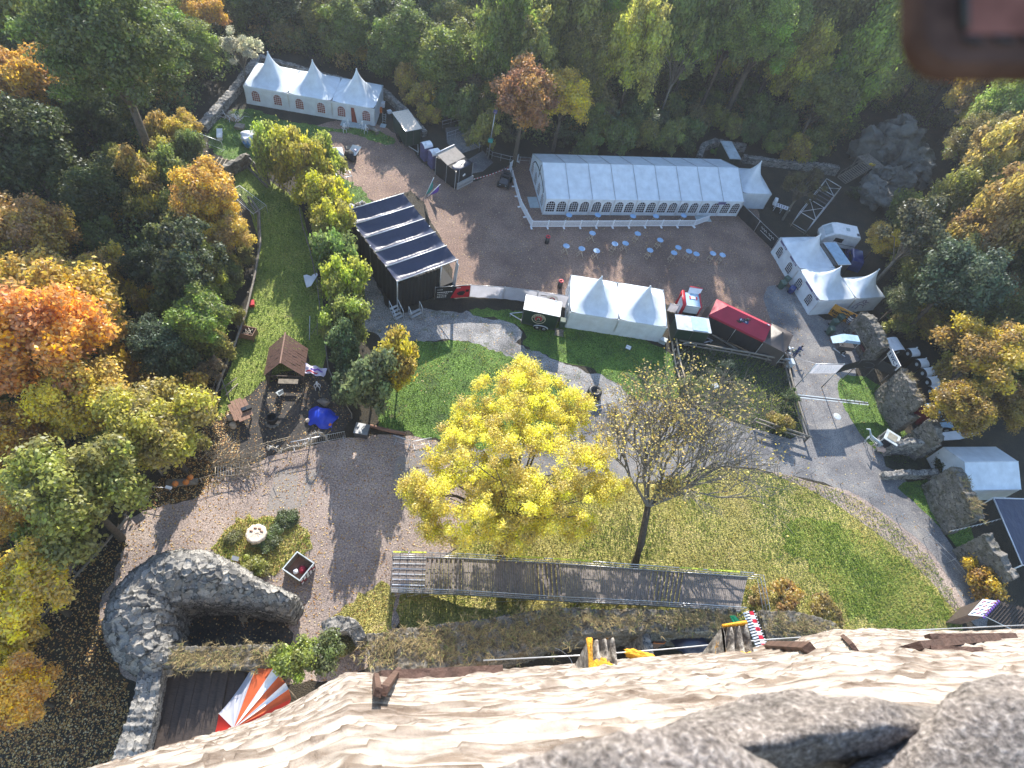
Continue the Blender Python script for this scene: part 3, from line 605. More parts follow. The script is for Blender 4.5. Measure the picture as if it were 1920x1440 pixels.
# ---------------------------------------------------------------- bistro tables
def make_table():
    T=thing('bistro_table','','table',group='folding bistro tables')
    q=MB(); q.lathe([(0,1.13),(.4,1.13),(.41,1.11),(.4,1.09),(0,1.09)],'table_blue',n=8,smooth=False); part('table_top',q,T)
    for s in (-1,1):
        q=MB()
        for y in (-.22,.22): q.bar((-.38*s,y*1.1,0),(.22*s,y,1.09),.045,.03,'wood_pale')
        q.bar((-.33*s,-.24,.12),(-.33*s,.24,.12),.04,.03,'wood_pale'); q.bar((-.16*s,-.23,.4),(-.16*s,.23,.4),.04,.03,'wood_pale'); part('leg_frame',q,T)
    return T
tp=make_table(); first=True
TB=[((1111,437),'nearest to the picket fence, left end of the yard',.3,'blue topped bistro table standing alone closest to the picket fence on the left'),((1196,438),0,1.0,'blue topped bistro table near the picket fence, right of the middle pair'),((1062,461),0,.2,'leftmost blue topped bistro table of the open yard'),((1091,466),0,.2,'second blue topped bistro table from the left in the lower row'),((1119,470),0,.4,'third blue topped bistro table from the left in the lower row'),((1153,457),0,1.0,'left one of the middle pair of blue topped bistro tables'),((1173,456),0,.35,'right one of the middle pair of blue topped bistro tables'),((1238,450),0,.8,'blue topped bistro table standing above and left of the touching pair'),((1219,469),0,1.0,'blue topped bistro table alone between the middle pair and the touching pair'),((1272,464),0,.6,'upper one of two touching blue topped bistro tables in the sunlit streak'),((1264,474),0,.9,'lower one of two touching blue topped bistro tables in the sunlit streak'),((1292,471),0,1.,'blue topped bistro table just right of the sunlit streak'),((1306,476),0,1.,'fifth blue topped bistro table from the right end, next to one by the sunlit streak'),((1337,475),0,1.,'second blue topped bistro table from the right end'),((1355,478),0,.9,'rightmost blue topped bistro table of the open yard'),
 ((1067,403),0,.5,'leftmost bistro table between the marquee and the picket fence'),((1121,403),0,.4,'second bistro table from the left between marquee and picket fence'),((1187,405),0,.5,'middle bistro table between marquee and picket fence'),((1230,405),0,.6,'fourth bistro table from the left between marquee and picket fence'),((1282,404),0,.5,'rightmost bistro table between marquee and picket fence')]
TB[12]=((1306,476),0,1.,'blue topped bistro table third from the right end of the lower row')
for t in TB:
    p=G(*t[0],1.12); p.z=0
    if first: tp.location=p; tp.rotation_euler=(0,0,t[2]); tp['label']=t[3]; first=False
    else: recopy(tp,p,t[2],t[3],'folding bistro tables')
for px,lb in (((1025,455),'black ashtray bin with red rim in the open gravel yard'),((1049,538),'black ashtray bin with red rim beside the double white tent')):
    T=thing('ashtray_bin',lb,'bin',G(*px)); q=MB(); q.lathe([(.27,0),(.25,.9),(0,.9)],'black_plastic'); part('body',q,T)
    q=MB(); q.lathe([(.13,.86),(.15,.97),(.27,.97),(.27,.9)],'red_paint'); part('rim',q,T)
# ---------------------------------------------------------------- trailers and booths
def wheel(T,x,y,r=.32,w=.2,name='wheel'):
    q=MB(); vs=[];n=16
    for k,(rr,yy) in enumerate(((r*.6,-w/2),(r*.95,-w/2),(r,-w/4),(r,w/4),(r*.95,w/2),(r*.6,w/2))):
        vs+=[(x+rr*math.cos(2*math.pi*j/n),y+yy,r+rr*math.sin(2*math.pi*j/n)) for j in range(n)]
    q.add(vs,[(i*n+j,i*n+(j+1)%n,(i+1)*n+(j+1)%n,(i+1)*n+j) for i in range(5) for j in range(n)]+[tuple(range(n)),tuple(range(5*n,6*n))],'rubber',True); o=part(name,q,T)
    q=MB(); q.tube((x,y-w/2-.012,r),(x,y+w/2+.012,r),r*.5,'steel',n=12); part('rim',q,o)
def trailer(label,A,B,D_,H,body='green_paint',roof='pale_roof',bar_side='W',name='sales_trailer',cat='trailer',wheels='S',tow=True,zb=.45,arch=True):
    O,ang,w,d=rect(A,B,D_,H); T=thing(name,label,cat,O,ang)
    q=MB(); q.box(.03,.03,zb,w-.03,d-.03,H-.06,body)
    for x in (.06,w/2,w-.06): q.box(x-.03,.0,zb,x+.03,.03,H-.06,'dark_steel')
    q.box(0,0,zb-.06,w,d,zb-.005,'dark_steel'); part('body',q,T)
    q=MB(); vs=[];nx=12
    for i in range(nx+1):
        for j in range(5): vs.append((-.04+i*(w+.08)/nx,-.04+j*(d+.08)/4,H-.02+.05*math.sin(math.pi*j/4)+.012*math.sin(i*2.5+j)))
    q.add(vs,gridf(nx+1,5)[:,::-1].tolist(),roof,True)
    for a,b in (((-.05,-.05),(w+.05,-.05)),((w+.05,-.05),(w+.05,d+.05)),((w+.05,d+.05),(-.05,d+.05)),((-.05,d+.05),(-.05,-.05))): q.bar((*a,H-.03),(*b,H-.03),.04,.08,'alu')
    part('roof',q,T)
    L=max(w,d)
    if w>=d:
        for y in ((-.0,) if wheels=='S' else ())+(d-.0,): 
            for x in (w*.48,w*.48+.72): wheel(T,x,y+(.1 if y>.5 else -.02))
        if arch: q=MB(); q.path([(w*.48+.36-.75*math.cos(a),-.16,.5+.32*math.sin(a)) for a in [math.pi*k/8 for k in range(9)]],.06,'alu',5); part('mudguard',q,T)
        if tow:
            s=-1 if bar_side=='W' else 1; x0=0 if s<0 else w; q=MB(); 
            for y in (d*.2,d*.8): q.bar((x0,y,.4),(x0+s*1.3,d/2,.4),.08,.08,'steel')
            q.lathe([(.07,0),(.05,.4)],'steel',(x0+s*1.2,d/2,0),8); part('drawbar',q,T)
    else:
        for x in (-.02,w+.02):
            for y in (d*.42,d*.42+.72): 
                q=MB(); q2=thing; n=14; r=.32
                vs=[(x+k,y+r*math.cos(2*math.pi*j/n),r+r*math.sin(2*math.pi*j/n)) for k in (-.1,.1) for j in range(n)]
                q.add(vs,[(j,(j+1)%n,n+(j+1)%n,n+j) for j in range(n)]+[tuple(range(n)),tuple(range(n,2*n))],'rubber'); part('wheel',q,T)
        if tow:
            s=-1 if bar_side=='S' else 1; y0=0 if s<0 else d; q=MB()
            for x in (w*.2,w*.8): q.bar((x,y0,.4),(w/2,y0+s*1.5,.4),.08,.08,'alu')
            q.lathe([(.07,0),(.05,.4)],'steel',(w/2,y0+s*1.4,0),8); part('drawbar',q,T)
    return T,w,d
def emblem(T,x,y,z,r,flat=False):
    q=MB(); Pp=(lambda a,rr:(x+rr*math.cos(a),y,z+rr*math.sin(a)))
    for rr,t in ((r,.05),(r*.62,.03)): q.path([Pp(2*math.pi*k/28,rr) for k in range(29)],t*.6,'cream_line',4,False)
    q.path([Pp(-.75+(math.pi+1.5)*k/16,r*.42) for k in range(17)],r*.10,'red_paint',5)
    q.path([Pp(-1.2+(math.pi*1.7)*k/10,r*.17) for k in range(11)],r*.04,'cream_line',4)
    for k in range(14):
        a=.25+k*(2.65)/13; q.bar(Pp(a,r*.72),Pp(a+.04*(k%3-1),r*.90),r*.06,.02,'cream_line',up=(0,1,0))
        if k%2: q.bar(Pp(a+.05,r*.8),Pp(a+.13,r*.8+.03),r*.05,.02,'cream_line',up=(0,1,0))
    part('round_emblem',q,T)
T,w,d=trailer('dark green sales trailer with round horseshoe emblem beside the double white tent',(983,579),(1049,593),(986,553),2.6)
emblem(T,w*.46,-.04,1.62,.68)
q=MB(); q.box(w*.88,-.5,.1,w*1.02,-.1,.7,'wood_pale'); q=MB()
for k in range(5): q.box(w+.05,-.35+k*.2,.04,w+.95,-.22+k*.2,.10,'wood_grey')
single('pallet',q,'wooden pallet leaning between the green trailer and the double tent','pallet',T.location.copy(),T.rotation_euler.z)
T,w,d=trailer('dark green trailer with half pale, half blue roof beside the red canopy',(1271,616),(1333,624),(1268,590),2.6,roof='pale_roof',bar_side='E')
q=MB(); q.box(w*.46,.02,2.645,w*.92,d-.02,2.665,'pale_blue'); part('roof_panel',q,T)
trailer('dark green trailer with sunlit cream roof right of the three joined tents',(761,245.6),(790,240.4),(740,210),2.6,roof='cream',bar_side='S')
trailer('dark green trailer with pale blue roof behind the right end of the marquee',(1369,297),(1389,298),(1352.5,264.5),2.5,bar_side='S',tow=False)
T,w,d=trailer('black vendor booth with pale blue roof and white letters beside the peaked tents',(1573,496),(1595,495),(1546,455),2.6,body='black_plastic',roof='pale_blue',tow=False,name='vendor_booth',cat='booth')
text('RACHSCHER',.62,'white_paint',T,(-.05,d*.42,2.1),(math.pi/2,0,-math.pi/2),bold=.012)
q=MB(); q.box(-.6,.0,1.75,.02,d,2.5,'black_plastic'); part('fascia',q,T)
for ch in T.children:
    if ch.name.startswith('lettering'): ch.location=(-.66,d*.42,2.12)
# caravan
O,ang,w,d=rect((1563,436),(1616,447),(1560,414),2.5); T=thing('caravan','white touring caravan with a dark side window parked above the blue van','caravan',O,ang)
prof=[(-.55,.45),(-.75,1.0),(-.55,1.6),(.35,2.35),(.9,2.5),(w-.15,2.5),(w,2.35),(w+.05,.9),(w-.1,.45)]; n=len(prof); q=MB()
for s,(y0,y1) in enumerate(((0,d),)):
    r=[]; 
    for y,ins in ((0,.10),(.08,0),(d-.08,0),(d,.10)):
        cx,cz=w/2,1.45; r.append([(cx+(x-cx)*(1-ins*.25),y,cz+(z-cz)*(1-ins*.6)) for x,z in prof])
    vs=[p for a in r for p in a]; q.add(vs,[(i*n+j,(i+1)*n+j,(i+1)*n+(j+1)%n,i*n+(j+1)%n) for i in range(3) for j in range(n)]+[tuple(range(n)),tuple(range(3*n,4*n))[::-1]],'white_paint')
part('body',q,T)
q=MB(); q.box(w*.18,-.03,1.25,w*.48,-.012,1.85,'glass_dark'); part('side_window',q,T)
q=MB(); q.add([(-.52,.3,1.72),(-.52,d-.3,1.72),(.22,d-.3,2.31),(.22,.3,2.31)],[(0,1,2,3)],'pale_roof'); part('front_window',q,T)
q=MB(); q.box(w*.52,d*.4,2.505,w*.64,d*.62,2.56,'floor_mat'); q.box(w*.86,d*.12,2.505,w*.94,d*.3,2.56,'dark_steel'); part('roof_vent',q,T)
q=MB(); q.box(.2,-.018,1.0,w-.05,-.006,1.05,'dark_steel'); part('trim_line',q,T)
wheel(T,w*.5,-.02); wheel(T,w*.5,d+.02)
# blue van
O,ang,w,d=rect((1600,487),(1623,494),(1600,457),1.95); T=thing('blue_van','shiny dark blue van beside the black vendor booth','van',O,ang)
q=MB(); L=d; pr=[(0,.35),(0,1.0),(.15,1.75),(.5,1.95),(L*.72,1.95),(L*.86,1.15),(L*1.04,.95),(L*1.08,.4)]; n=len(pr); vs=[]
for x,ins in ((0,.12),(.12,0),(w-.12,0),(w,.12)): vs+=[(x if z<1.2 else x+(.08 if x<w/2 else -.08),y+(0),z-(ins*.5 if z>1.2 else 0)) for y,z in pr]
q.add(vs,[(i*n+j,i*n+(j+1)%n,(i+1)*n+(j+1)%n,(i+1)*n+j) for i in range(3) for j in range(n)]+[tuple(range(n))[::-1],tuple(range(3*n,4*n))],'blue_paint'); part('body',q,T)
q=MB(); q.add([(.2,L*.73,1.93),(w-.2,L*.73,1.93),(w-.2,L*.85,1.2),(.2,L*.85,1.2)],[(0,1,2,3)],'glass_dark'); part('windscreen',q,T)
for x in (-.012,w+.004): q=MB(); q.box(x,.4,1.2,x+.008,L*.7,1.65,'glass_dark'); part('side_window',q,T)
for x in (.1,w-.1):
    for y in (.7,L*.88): q=MB(); nn=14; q.add([(x+k,y+.33*math.cos(6.283*j/nn),.33+.33*math.sin(6.283*j/nn)) for k in (-.12,.12) for j in range(nn)],[(j,(j+1)%nn,nn+(j+1)%nn,nn+j) for j in range(nn)]+[tuple(range(nn)),tuple(range(nn,2*nn))],'rubber'); part('wheel',q,T)
# red white kiosk
O,ang,w,d=rect((1283,571),(1316,576),(1279,547),2.4); T=thing('drinks_kiosk','small red and white drinks kiosk trailer with raised flap','kiosk',O,ang)
q=MB(); q.box(.05,.05,.4,w-.05,d-.05,2.2,'white_paint'); q.box(.03,.0,.4,w-.03,.045,1.2,'black_plastic'); part('body',q,T)
q=MB(); q.box(.3,0,2.2,w-.15,d,2.38,'pale_blue'); q.box(.25,-.04,2.3,w-.1,.0,2.42,'white_paint'); part('roof',q,T)
for x0,x1 in ((-.15,.25),(w-.12,w+.06)): q=MB(); q.path([((x0+x1)/2,-.05,.6),((x0+x1)/2,0,2.35),((x0+x1)/2,d,2.45),((x0+x1)/2,d+.05,.6)],(x1-x0)/2,'red_paint',8); part('end_trim',q,T)
q=MB(); q.add([(.6,d,2.4),(w,d,2.4),(w+.25,d+.55,2.75),(.75,d+.55,2.75)],[(0,1,2,3)],'white_paint'); q.bar((.75,d+.57,2.78),(w+.25,d+.57,2.78),.1,.08,'red_paint'); part('flap',q,T)
q=MB(); q.box(w*.45,d*.55,2.39,w*.7,d*.72,2.44,'white_paint'); q.box(w*.36,d*.52,2.39,w*.43,d*.75,2.44,'red_paint'); q.box(w*.74,d*.52,2.39,w*.8,d*.75,2.44,'red_paint'); part('roof_badge',q,T)
wheel(T,w*.5,0); wheel(T,w*.5,d)
# red canopy with dark walls, and the black tent at its end
O,ang,w,d=rect((1330,590),(1434,640),(1345,561),2.3); T=thing('red_canopy','long red folding canopy with black rear wall between trailer and black tent','canopy',O,ang)
q=MB(); zr=3.25; nx=10; a0=w*.2
q.add([(0,0,2.3),(w,0,2.3),(w,d,2.3),(0,d,2.3),(a0,d*.5,zr),(w-.15,d*.5,zr)],[(0,1,5,4),(1,2,5),(2,3,4,5),(3,0,4)],'red_fabric'); ro=part('roof',q,T)
q=MB(); q.box(0,-.03,2.05,w,-.01,2.3,'red_fabric'); q.box(0,d+.01,2.05,w,d+.03,2.3,'red_fabric'); part('valance',q,ro)
for x,y,rr in ((w*.55,.28,0),(w*.93,.5,1.2)):
    q=MB(); q.box(-.5,-.16,-.02,.5,.16,.02,'cloth_blue'); q.box(-.25,-.05,.02,.3,.04,.03,'white_paint'); q.box(-.4,-.1,.02,-.3,.1,.03,'white_paint')
    o=part('printed_badge',q,ro); o.location=(x,y*d if y<1 else y,2.3+(zr-2.3)*y*2+.05 if y<=.5 else 3); o.rotation_euler=(math.atan2(zr-2.3,d/2) if rr==0 else 0,-.0 if rr==0 else .6,rr)
q=MB()
for k in range(5): q.blob((w*(.48+.03*k),d*(.22+.05*k),2.3+.95*2*(.22+.05*k)-.01),.3,'black_cloth',1,.7,.12,.4,3,6,k)
q.blob((w*.12,d*.2,2.6),.001,'black_cloth'); part('dark_print',q,ro)
q=MB(); vs=[]; g=40
for j in range(2):
    for i in range(g+1): vs.append((w*i/g,.03+.05*math.sin(i*1.7)*(1-j),(.03,2.28)[j]))
q.add(vs,gridf(2,g+1).tolist(),'black_cloth',True); q.quad((w,0,.03),(w,d,.03),(w,d,2.28),(w,0,2.28),'black_cloth'); part('rear_wall',q,T)
q=MB(); q.add([(-.0,0,2.28),(0,d,2.28),(-.5,d,.05),(-.5,0,.05)],[(0,1,2,3)],'brown_fabric'); part('end_wall',q,T)
for x in (.05,w/2,w-.05):
    for y in (.05,d-.05): q=MB(); q.tube((x,y,0),(x,y,2.3),.03,'alu'); part('leg',q,T)
O,ang,w,d=rect((1432,641),(1473,662),(1440,602),2.3); c=loc2w(O,ang,w/2,d/2)
pagoda('black pointed tent at the end of the red canopy beside the road',O,ang,w,d,zfit(c.x,c.y,624,2.6,5),wall=2.3,sides='SEW',cloth='brown_fabric',name='black_tent',pw=1.6,low=.6)
# white tent below the ruined walls (ridge tent)
O,ang,w,d=rect((1813,919),(1915,917),(1762,838),2.4); T=thing('white_store_tent','large pale blue-white ridge tent outside the ruined wall','tent',O,ang)
zr=3.6; q=MB(); q.add([(0,0,2.4),(w,0,2.4),(w,d,2.4),(0,d,2.4),(0,d*.5,zr),(w,d*.5,zr)],[(0,1,5,4),(2,3,4,5)],'white_pvc'); part('roof',q,T)
q=MB(); q.add([(0,0,0),(w,0,0),(w,d,0),(0,d,0),(0,0,2.38),(w,0,2.38),(w,d,2.38),(0,d,2.38),(0,d/2,zr-.02),(w,d/2,zr-.02)],[(0,1,5,4),(2,3,7,6),(1,2,6,9,5),(3,0,4,8,7)],'white_pvc'); part('wall',q,T)
q=MB(); q.bar((0,-.02,2.4),(w,-.02,2.4),.05,.05,'alu'); part('eave_trim',q,T); q=MB(); q.bar((0,d/2,zr+.02),(w,d/2,zr+.02),.05,.04,'alu'); part('ridge_trim',q,T)
# ---------------------------------------------------------------- ruins and walls
stone_wall('round_ruin','thick round ruined tower ring of grey rubble opening towards the gravel yard',[W4(545,1122,4.6,1.3),W4(475,1100,5,1.7),W4(415,1076,5.4,2.6),W4(355,1062,5.6,3.4),W4(298,1068,5.6,3.8),W4(256,1100,5.6,4.1),W4(242,1145,5.5,4.1),W4(254,1192,5.2,3.6),W4(288,1228,4.8,2.6),W4(318,1236,4.6,1.4)],'rubble',cat='ruin',dome=1.7,res=.125,sc=1.9,disp=.26)
def W5(px,py,zt,w): return W4(px,py,zt,w)
stone_wall('stone_wall','low mossy rubble wall below the round ruin, shrub at its right end',[W4(300,1232,4.3,1.2),W4(420,1232,4.3,1.3),W4(530,1228,4.3,1.4)],'rubble_moss',res=.14)
stone_wall('stone_wall','rubble wall running down to the lower left corner beside the dark plank roof',[W4(285,1245,4.2,1.3),W4(268,1330,4.0,1.5),W4(240,1420,4.0,1.7),W4(215,1520,4.0,1.8)],'rubble',res=.14)
stone_wall('stone_wall','long mossy castle wall between steel walkway and tower',[W4(690,1228,4.9,2.6),W4(800,1214,5,2.7),W4(900,1200,5,2.6),W4(1000,1180,5,2.4),W4(1050,1166,5,2.0),W4(1130,1163,4.8,1.5),W4(1260,1163,4.8,1.5),W4(1385,1163,4.8,1.6)],'rubble_moss',res=.15,disp=.2)
stone_wall('stone_wall','dark stone wall beside the red and white checked step board',[W4(1432,1170,3.6,2.0),W4(1500,1172,3.6,2.0),W4(1570,1190,3.6,1.8)],'rubble_moss',res=.16)
stone_wall('stone_pillar','narrow stone pier standing in the dark gap under the tower',[W4(1211,1176,4.2,.6),W4(1217,1245,4.2,.7)],'rubble',res=.13,cat='pier',disp=.08)
stone_wall('stone_wall','small curved wall remnant with a dark hollow above the lower shrub',[W4(605,1180,2.2,.9),W4(630,1168,2.6,1.1),W4(660,1172,2.4,.9),W4(678,1200,2.0,.8)],'rubble',res=.13,sc=3)
stone_wall('stone_wall','parapet wall running down the left side of the three joined tents',[W4(484,104,1.0,1.0),W4(440,162,1.0,1.0),W4(378,232,.9,1.0)],'rubble',res=.22,jag=.15)
stone_wall('stone_wall','parapet wall behind the three joined tents down to the cream roofed trailer',[W4(486,104,1.0,.7),W4(600,136,1.0,.7),W4(718,165,1.0,.7),W4(765,210,1.0,.7),W4(797,246,.8,.7)],'rubble',res=.24,jag=.15)
stone_wall('stone_wall','curved low stone wall around the trailer behind the marquee',[W4(1312,292,1,.8),W4(1320,270,1,.8),W4(1345,261,1,.8),W4(1400,272,1,.7)],'rubble',res=.24,jag=.15)
stone_wall('stone_wall','low stone wall between the joined peaked tent and the cliff rocks',[W4(1395,291,1,.7),W4(1440,298,1,.7),W4(1510,304,1.2,.7),W4(1575,312,1.4,.8)],'rubble',res=.24,jag=.15)
stone_wall('stone_wall','ruined wall piece beside the grey food cart, above the row of toilets',[W4(1622,583,3.4,1.0),W4(1648,615,3.6,1.2),W4(1663,650,3.2,1.0)],'rubble_grey',res=.17)
stone_wall('stone_wall','tall ruined wall piece right beside the row of black toilets',[W4(1696,692,4.4,.8),W4(1712,722,4.8,.9),W4(1731,757,4.4,.8)],'rubble_grey',res=.16)
stone_wall('stone_wall','lower ruined wall piece in front of the red toilet cabin',[W4(1700,765,2.6,.8),W4(1716,785,2.8,.9)],'rubble_grey',res=.16,jag=.5)
stone_wall('stone_wall','ruined wall piece with two holes above the dark archway',[W4(1748,786,4.2,.9),W4(1760,806,4.4,.9),W4(1768,824,3.8,.8)],'rubble_grey',res=.16)
stone_wall('arch_wall','curved crumbling wall over the dark pit beside the road',[W4(1672,838,1.5,.5),W4(1705,826,2.4,.6),W4(1735,826,2.6,.6),W4(1762,830,2.6,.7)],'rubble',res=.14,jag=.4)
stone_wall('stone_wall','long ivy covered ruined wall beside the ridge tent',[W4(1793,876,4.0,1.1),W4(1815,920,4.2,1.1),W4(1838,972,3.8,1.0)],'rubble_grey',res=.16)
stone_wall('stone_wall','ruined wall piece with bright rubble crest behind the orange shrub',[W4(1852,1000,3.8,.9),W4(1878,1040,3.8,.9),W4(1905,1085,3.4,.8)],'rubble_grey',res=.16)
stone_wall('stone_wall','low dark stone wall below the dark pit beside the road',[W4(1660,888,.8,.6),W4(1700,886,1.,.6),W4(1760,884,1.1,.6)],'rubble',res=.2)
# dark pit floor
sheet('pit_floor',[(1650,838),(1700,850),(1768,850),(1780,880),(1665,888)],'garden_soil',.020,'dark pit floor under the crumbling curved wall','ground',.1)
sheet('ruin_floor',[(330,1100),(420,1110),(520,1150),(560,1200),(500,1290),(320,1290),(280,1200)],'earth',.022,'dark earth floor inside the round ruin','ground',.2)
# cliff rocks at the upper right
for lb,parts_ in (('tall grey cliff rock with a yellow lichen edge at the upper right',[((1640,278),2.0,1.6,.8,1.7,1),((1672,268),2.7,1.2,1,1.8,2),((1700,282),2.8,1.1,1.1,1.4,3),((1722,305),2.1,1,1,1.2,4)]),('low elongated grey cliff rock below the wooden stairs platform',[((1646,352),2.0,1,1.5,.8,5),((1678,332),2.1,1.6,1,.9,6),((1722,318),2.0,1.4,1,1.0,7)])):
    mb=MB()
    for (p,r,sx,sy,sz,sd2) in parts_:
        c=G(*p,2.0); mb.blob((c.x,c.y,1.2),r,'rock',sx,sy,sz,.55,1.3,44,sd2)
    mb.v=[tuple(Vector(v_)+(Vector(v_)-Vector(mb.v[0])).normalized()*0+Vector((noise.noise(Vector(v_)*.9),noise.noise(Vector(v_)*.9+Vector((7,0,0))),abs(noise.noise(Vector(v_)*.7+Vector((0,9,0))))*-1.2))*.8+Vector((noise.noise(Vector(v_)*2.6),noise.noise(Vector(v_)*2.6+Vector((3,0,0))),noise.noise(Vector(v_)*2.6+Vector((0,5,0)))))*.3) for v_ in mb.v]
    single('cliff_rock',mb,lb,'rock')
# ---------------------------------------------------------------- the lookout tower right below the eye
EP=[(60,1492),(150,1462),(229,1437),(316,1409),(400,1386),(472,1359),(547,1325),(600,1292),(645,1266),(700,1268),(760,1271),(900,1262),(1050,1250),(1140,1240),(1300,1228),(1400,1218),(1480,1206),(1530,1190),(1560,1182),(1640,1180),(1740,1183),(1840,1184),(1920,1180),(2080,1172)]
ES=np.array([tuple(G(x,y,40)) for x,y in EP]); TS=np.array([tuple(G(960+(x-960)*1.05,1640-.02*(x-960),46.85)) for x,y in EP])
def at(s,A): i=min(int(s),len(A)-2); return A[i]+(A[i+1]-A[i])*(s-i)
NC=340; NR=190; u=np.linspace(0,len(EP)-1,NC); rows=[]
for k in range(6):                                             # undercut below the edge
    t=k/6; rows.append([at(s,ES)*np.array([1,1,1])+np.array([0,-1.0*(1-t),-1.0*(1-t)]) for s in u])
for k in range(NR):
    t=(k/(NR-1))**.8; rows.append([at(s,ES)*(1-t)+at(s,TS)*t+np.array([0,.35*math.sin(math.pi*min(1,t*1.0))*.3,0]) for s in u])
T=thing('lookout_tower','sunlit pale sandstone face of the lookout tower falling away below the viewer','tower',(0,0,0))
o=link('upper_wall',stone_grid('upper_wall',np.array(rows),'sandstone',(1.4,2.4,7.),.032,flip=False,rough=.02),T)
mb=MB(); e=[tuple(at(s,ES)+np.array([0,-1.0,-1.0])) for s in np.linspace(0,len(EP)-1,40)]
e=[(x,y,z) for x,y,z in e]; q=[(-3,-9),(9,-9)]
mb.add(e+[(x*.9,y-.1,-1) for x,y,z in e],[(i,i+40,i+41,i+1) for i in range(39)],'cream',False)
mb.add([e[0],(e[0][0],-9,39),(e[0][0],-9,-1),(e[0][0],e[0][1],-1),e[-1],(e[-1][0],-9,39),(e[-1][0],-9,-1),(e[-1][0],e[-1][1],-1)],[(0,1,2,3),(4,7,6,5),(1,5,6,2)],'cream'); part('shaft',mb,T)
def wallp(px,py):                                              # the point of the tower face seen there
    best=None
    for s in np.linspace(0,len(EP)-1,120):
        a,b=at(s,ES),at(s,TS)
        for t in np.linspace(0,1,60):
            p=a+(b-a)*t; x,y=PJ(p); d=(x-px)**2+(y-py)**2
            if best is None or d<best[0]: best=(d,p)
    return Vector(best[1])
# grainy parapet stones right in front of the lens
m,t,b=nodes('parapet_stone'); v=coord(t); n=ntex(t,120,5,.7,v); n2=ntex(t,9,5,.65,v)
c=ramp(t,n.outputs[0],[(.34,(.09,.075,.068)),(.46,(.21,.185,.17)),(.56,(.34,.305,.285)),(.70,(.62,.58,.55))]); c=mixc(t,c,ramp(t,n2.outputs[0],[(.35,(.6,.58,.56)),(.65,(1.2,1.15,1.12))]),.8,'MULTIPLY')
t.links.new(c,b.inputs[0]); b.inputs['Roughness'].default_value=.9; bump(t,b,n.outputs[0],.9,.02); MATS['parapet_stone']=m
for (px,z,rx,ry,rz_,rot,sd2,win,tgt,lb) in ((1250,47.27,.20,.14,.08,-.08,3,(1250,1440),1352,'blurred grainy stone lying on the parapet at the bottom edge'),(1490,47.06,.25,.055,.12,.30,8,(1500,1580),1294,'narrow blurred grey ridge stone behind the grainy parapet stone'),(1985,47.14,.30,.17,.12,.12,5,(1840,1915),1264,'blurred grey parapet stone in the lower right corner')):
    c=G(px,1500,z); mb=MB(); mb.blob((0,0,0),1,'parapet_stone',rx,ry,rz_,.30,1.4,64,sd2)
    mb.v=[tuple(Vector(v_)+Vector(v_).normalized()*(.006*noise.noise(Vector(v_)*60)+.012*noise.noise(Vector(v_)*16))) for v_ in mb.v]
    cs,sn=math.cos(rot),math.sin(rot); mb.v=[(x*cs-y*sn,x*sn+y*cs,zz) for x,y,zz in mb.v]
    for _ in range(12):
        pp=[PJ(Vector(v_)+c) for v_ in mb.v[::3]]; m_=min([y for x,y in pp if win[0]<x<win[1]] or [tgt+50]); c.y+=(m_-tgt)*.8/FPX
    single('parapet_stone',mb,lb,'stone',c)
mb=MB(); mb.box(.28,-.5,46.3,1.0,.10,46.8,'parapet_stone'); single('parapet_ledge',mb,'shaded ledge in the gap between the blurred parapet stones','ledge')
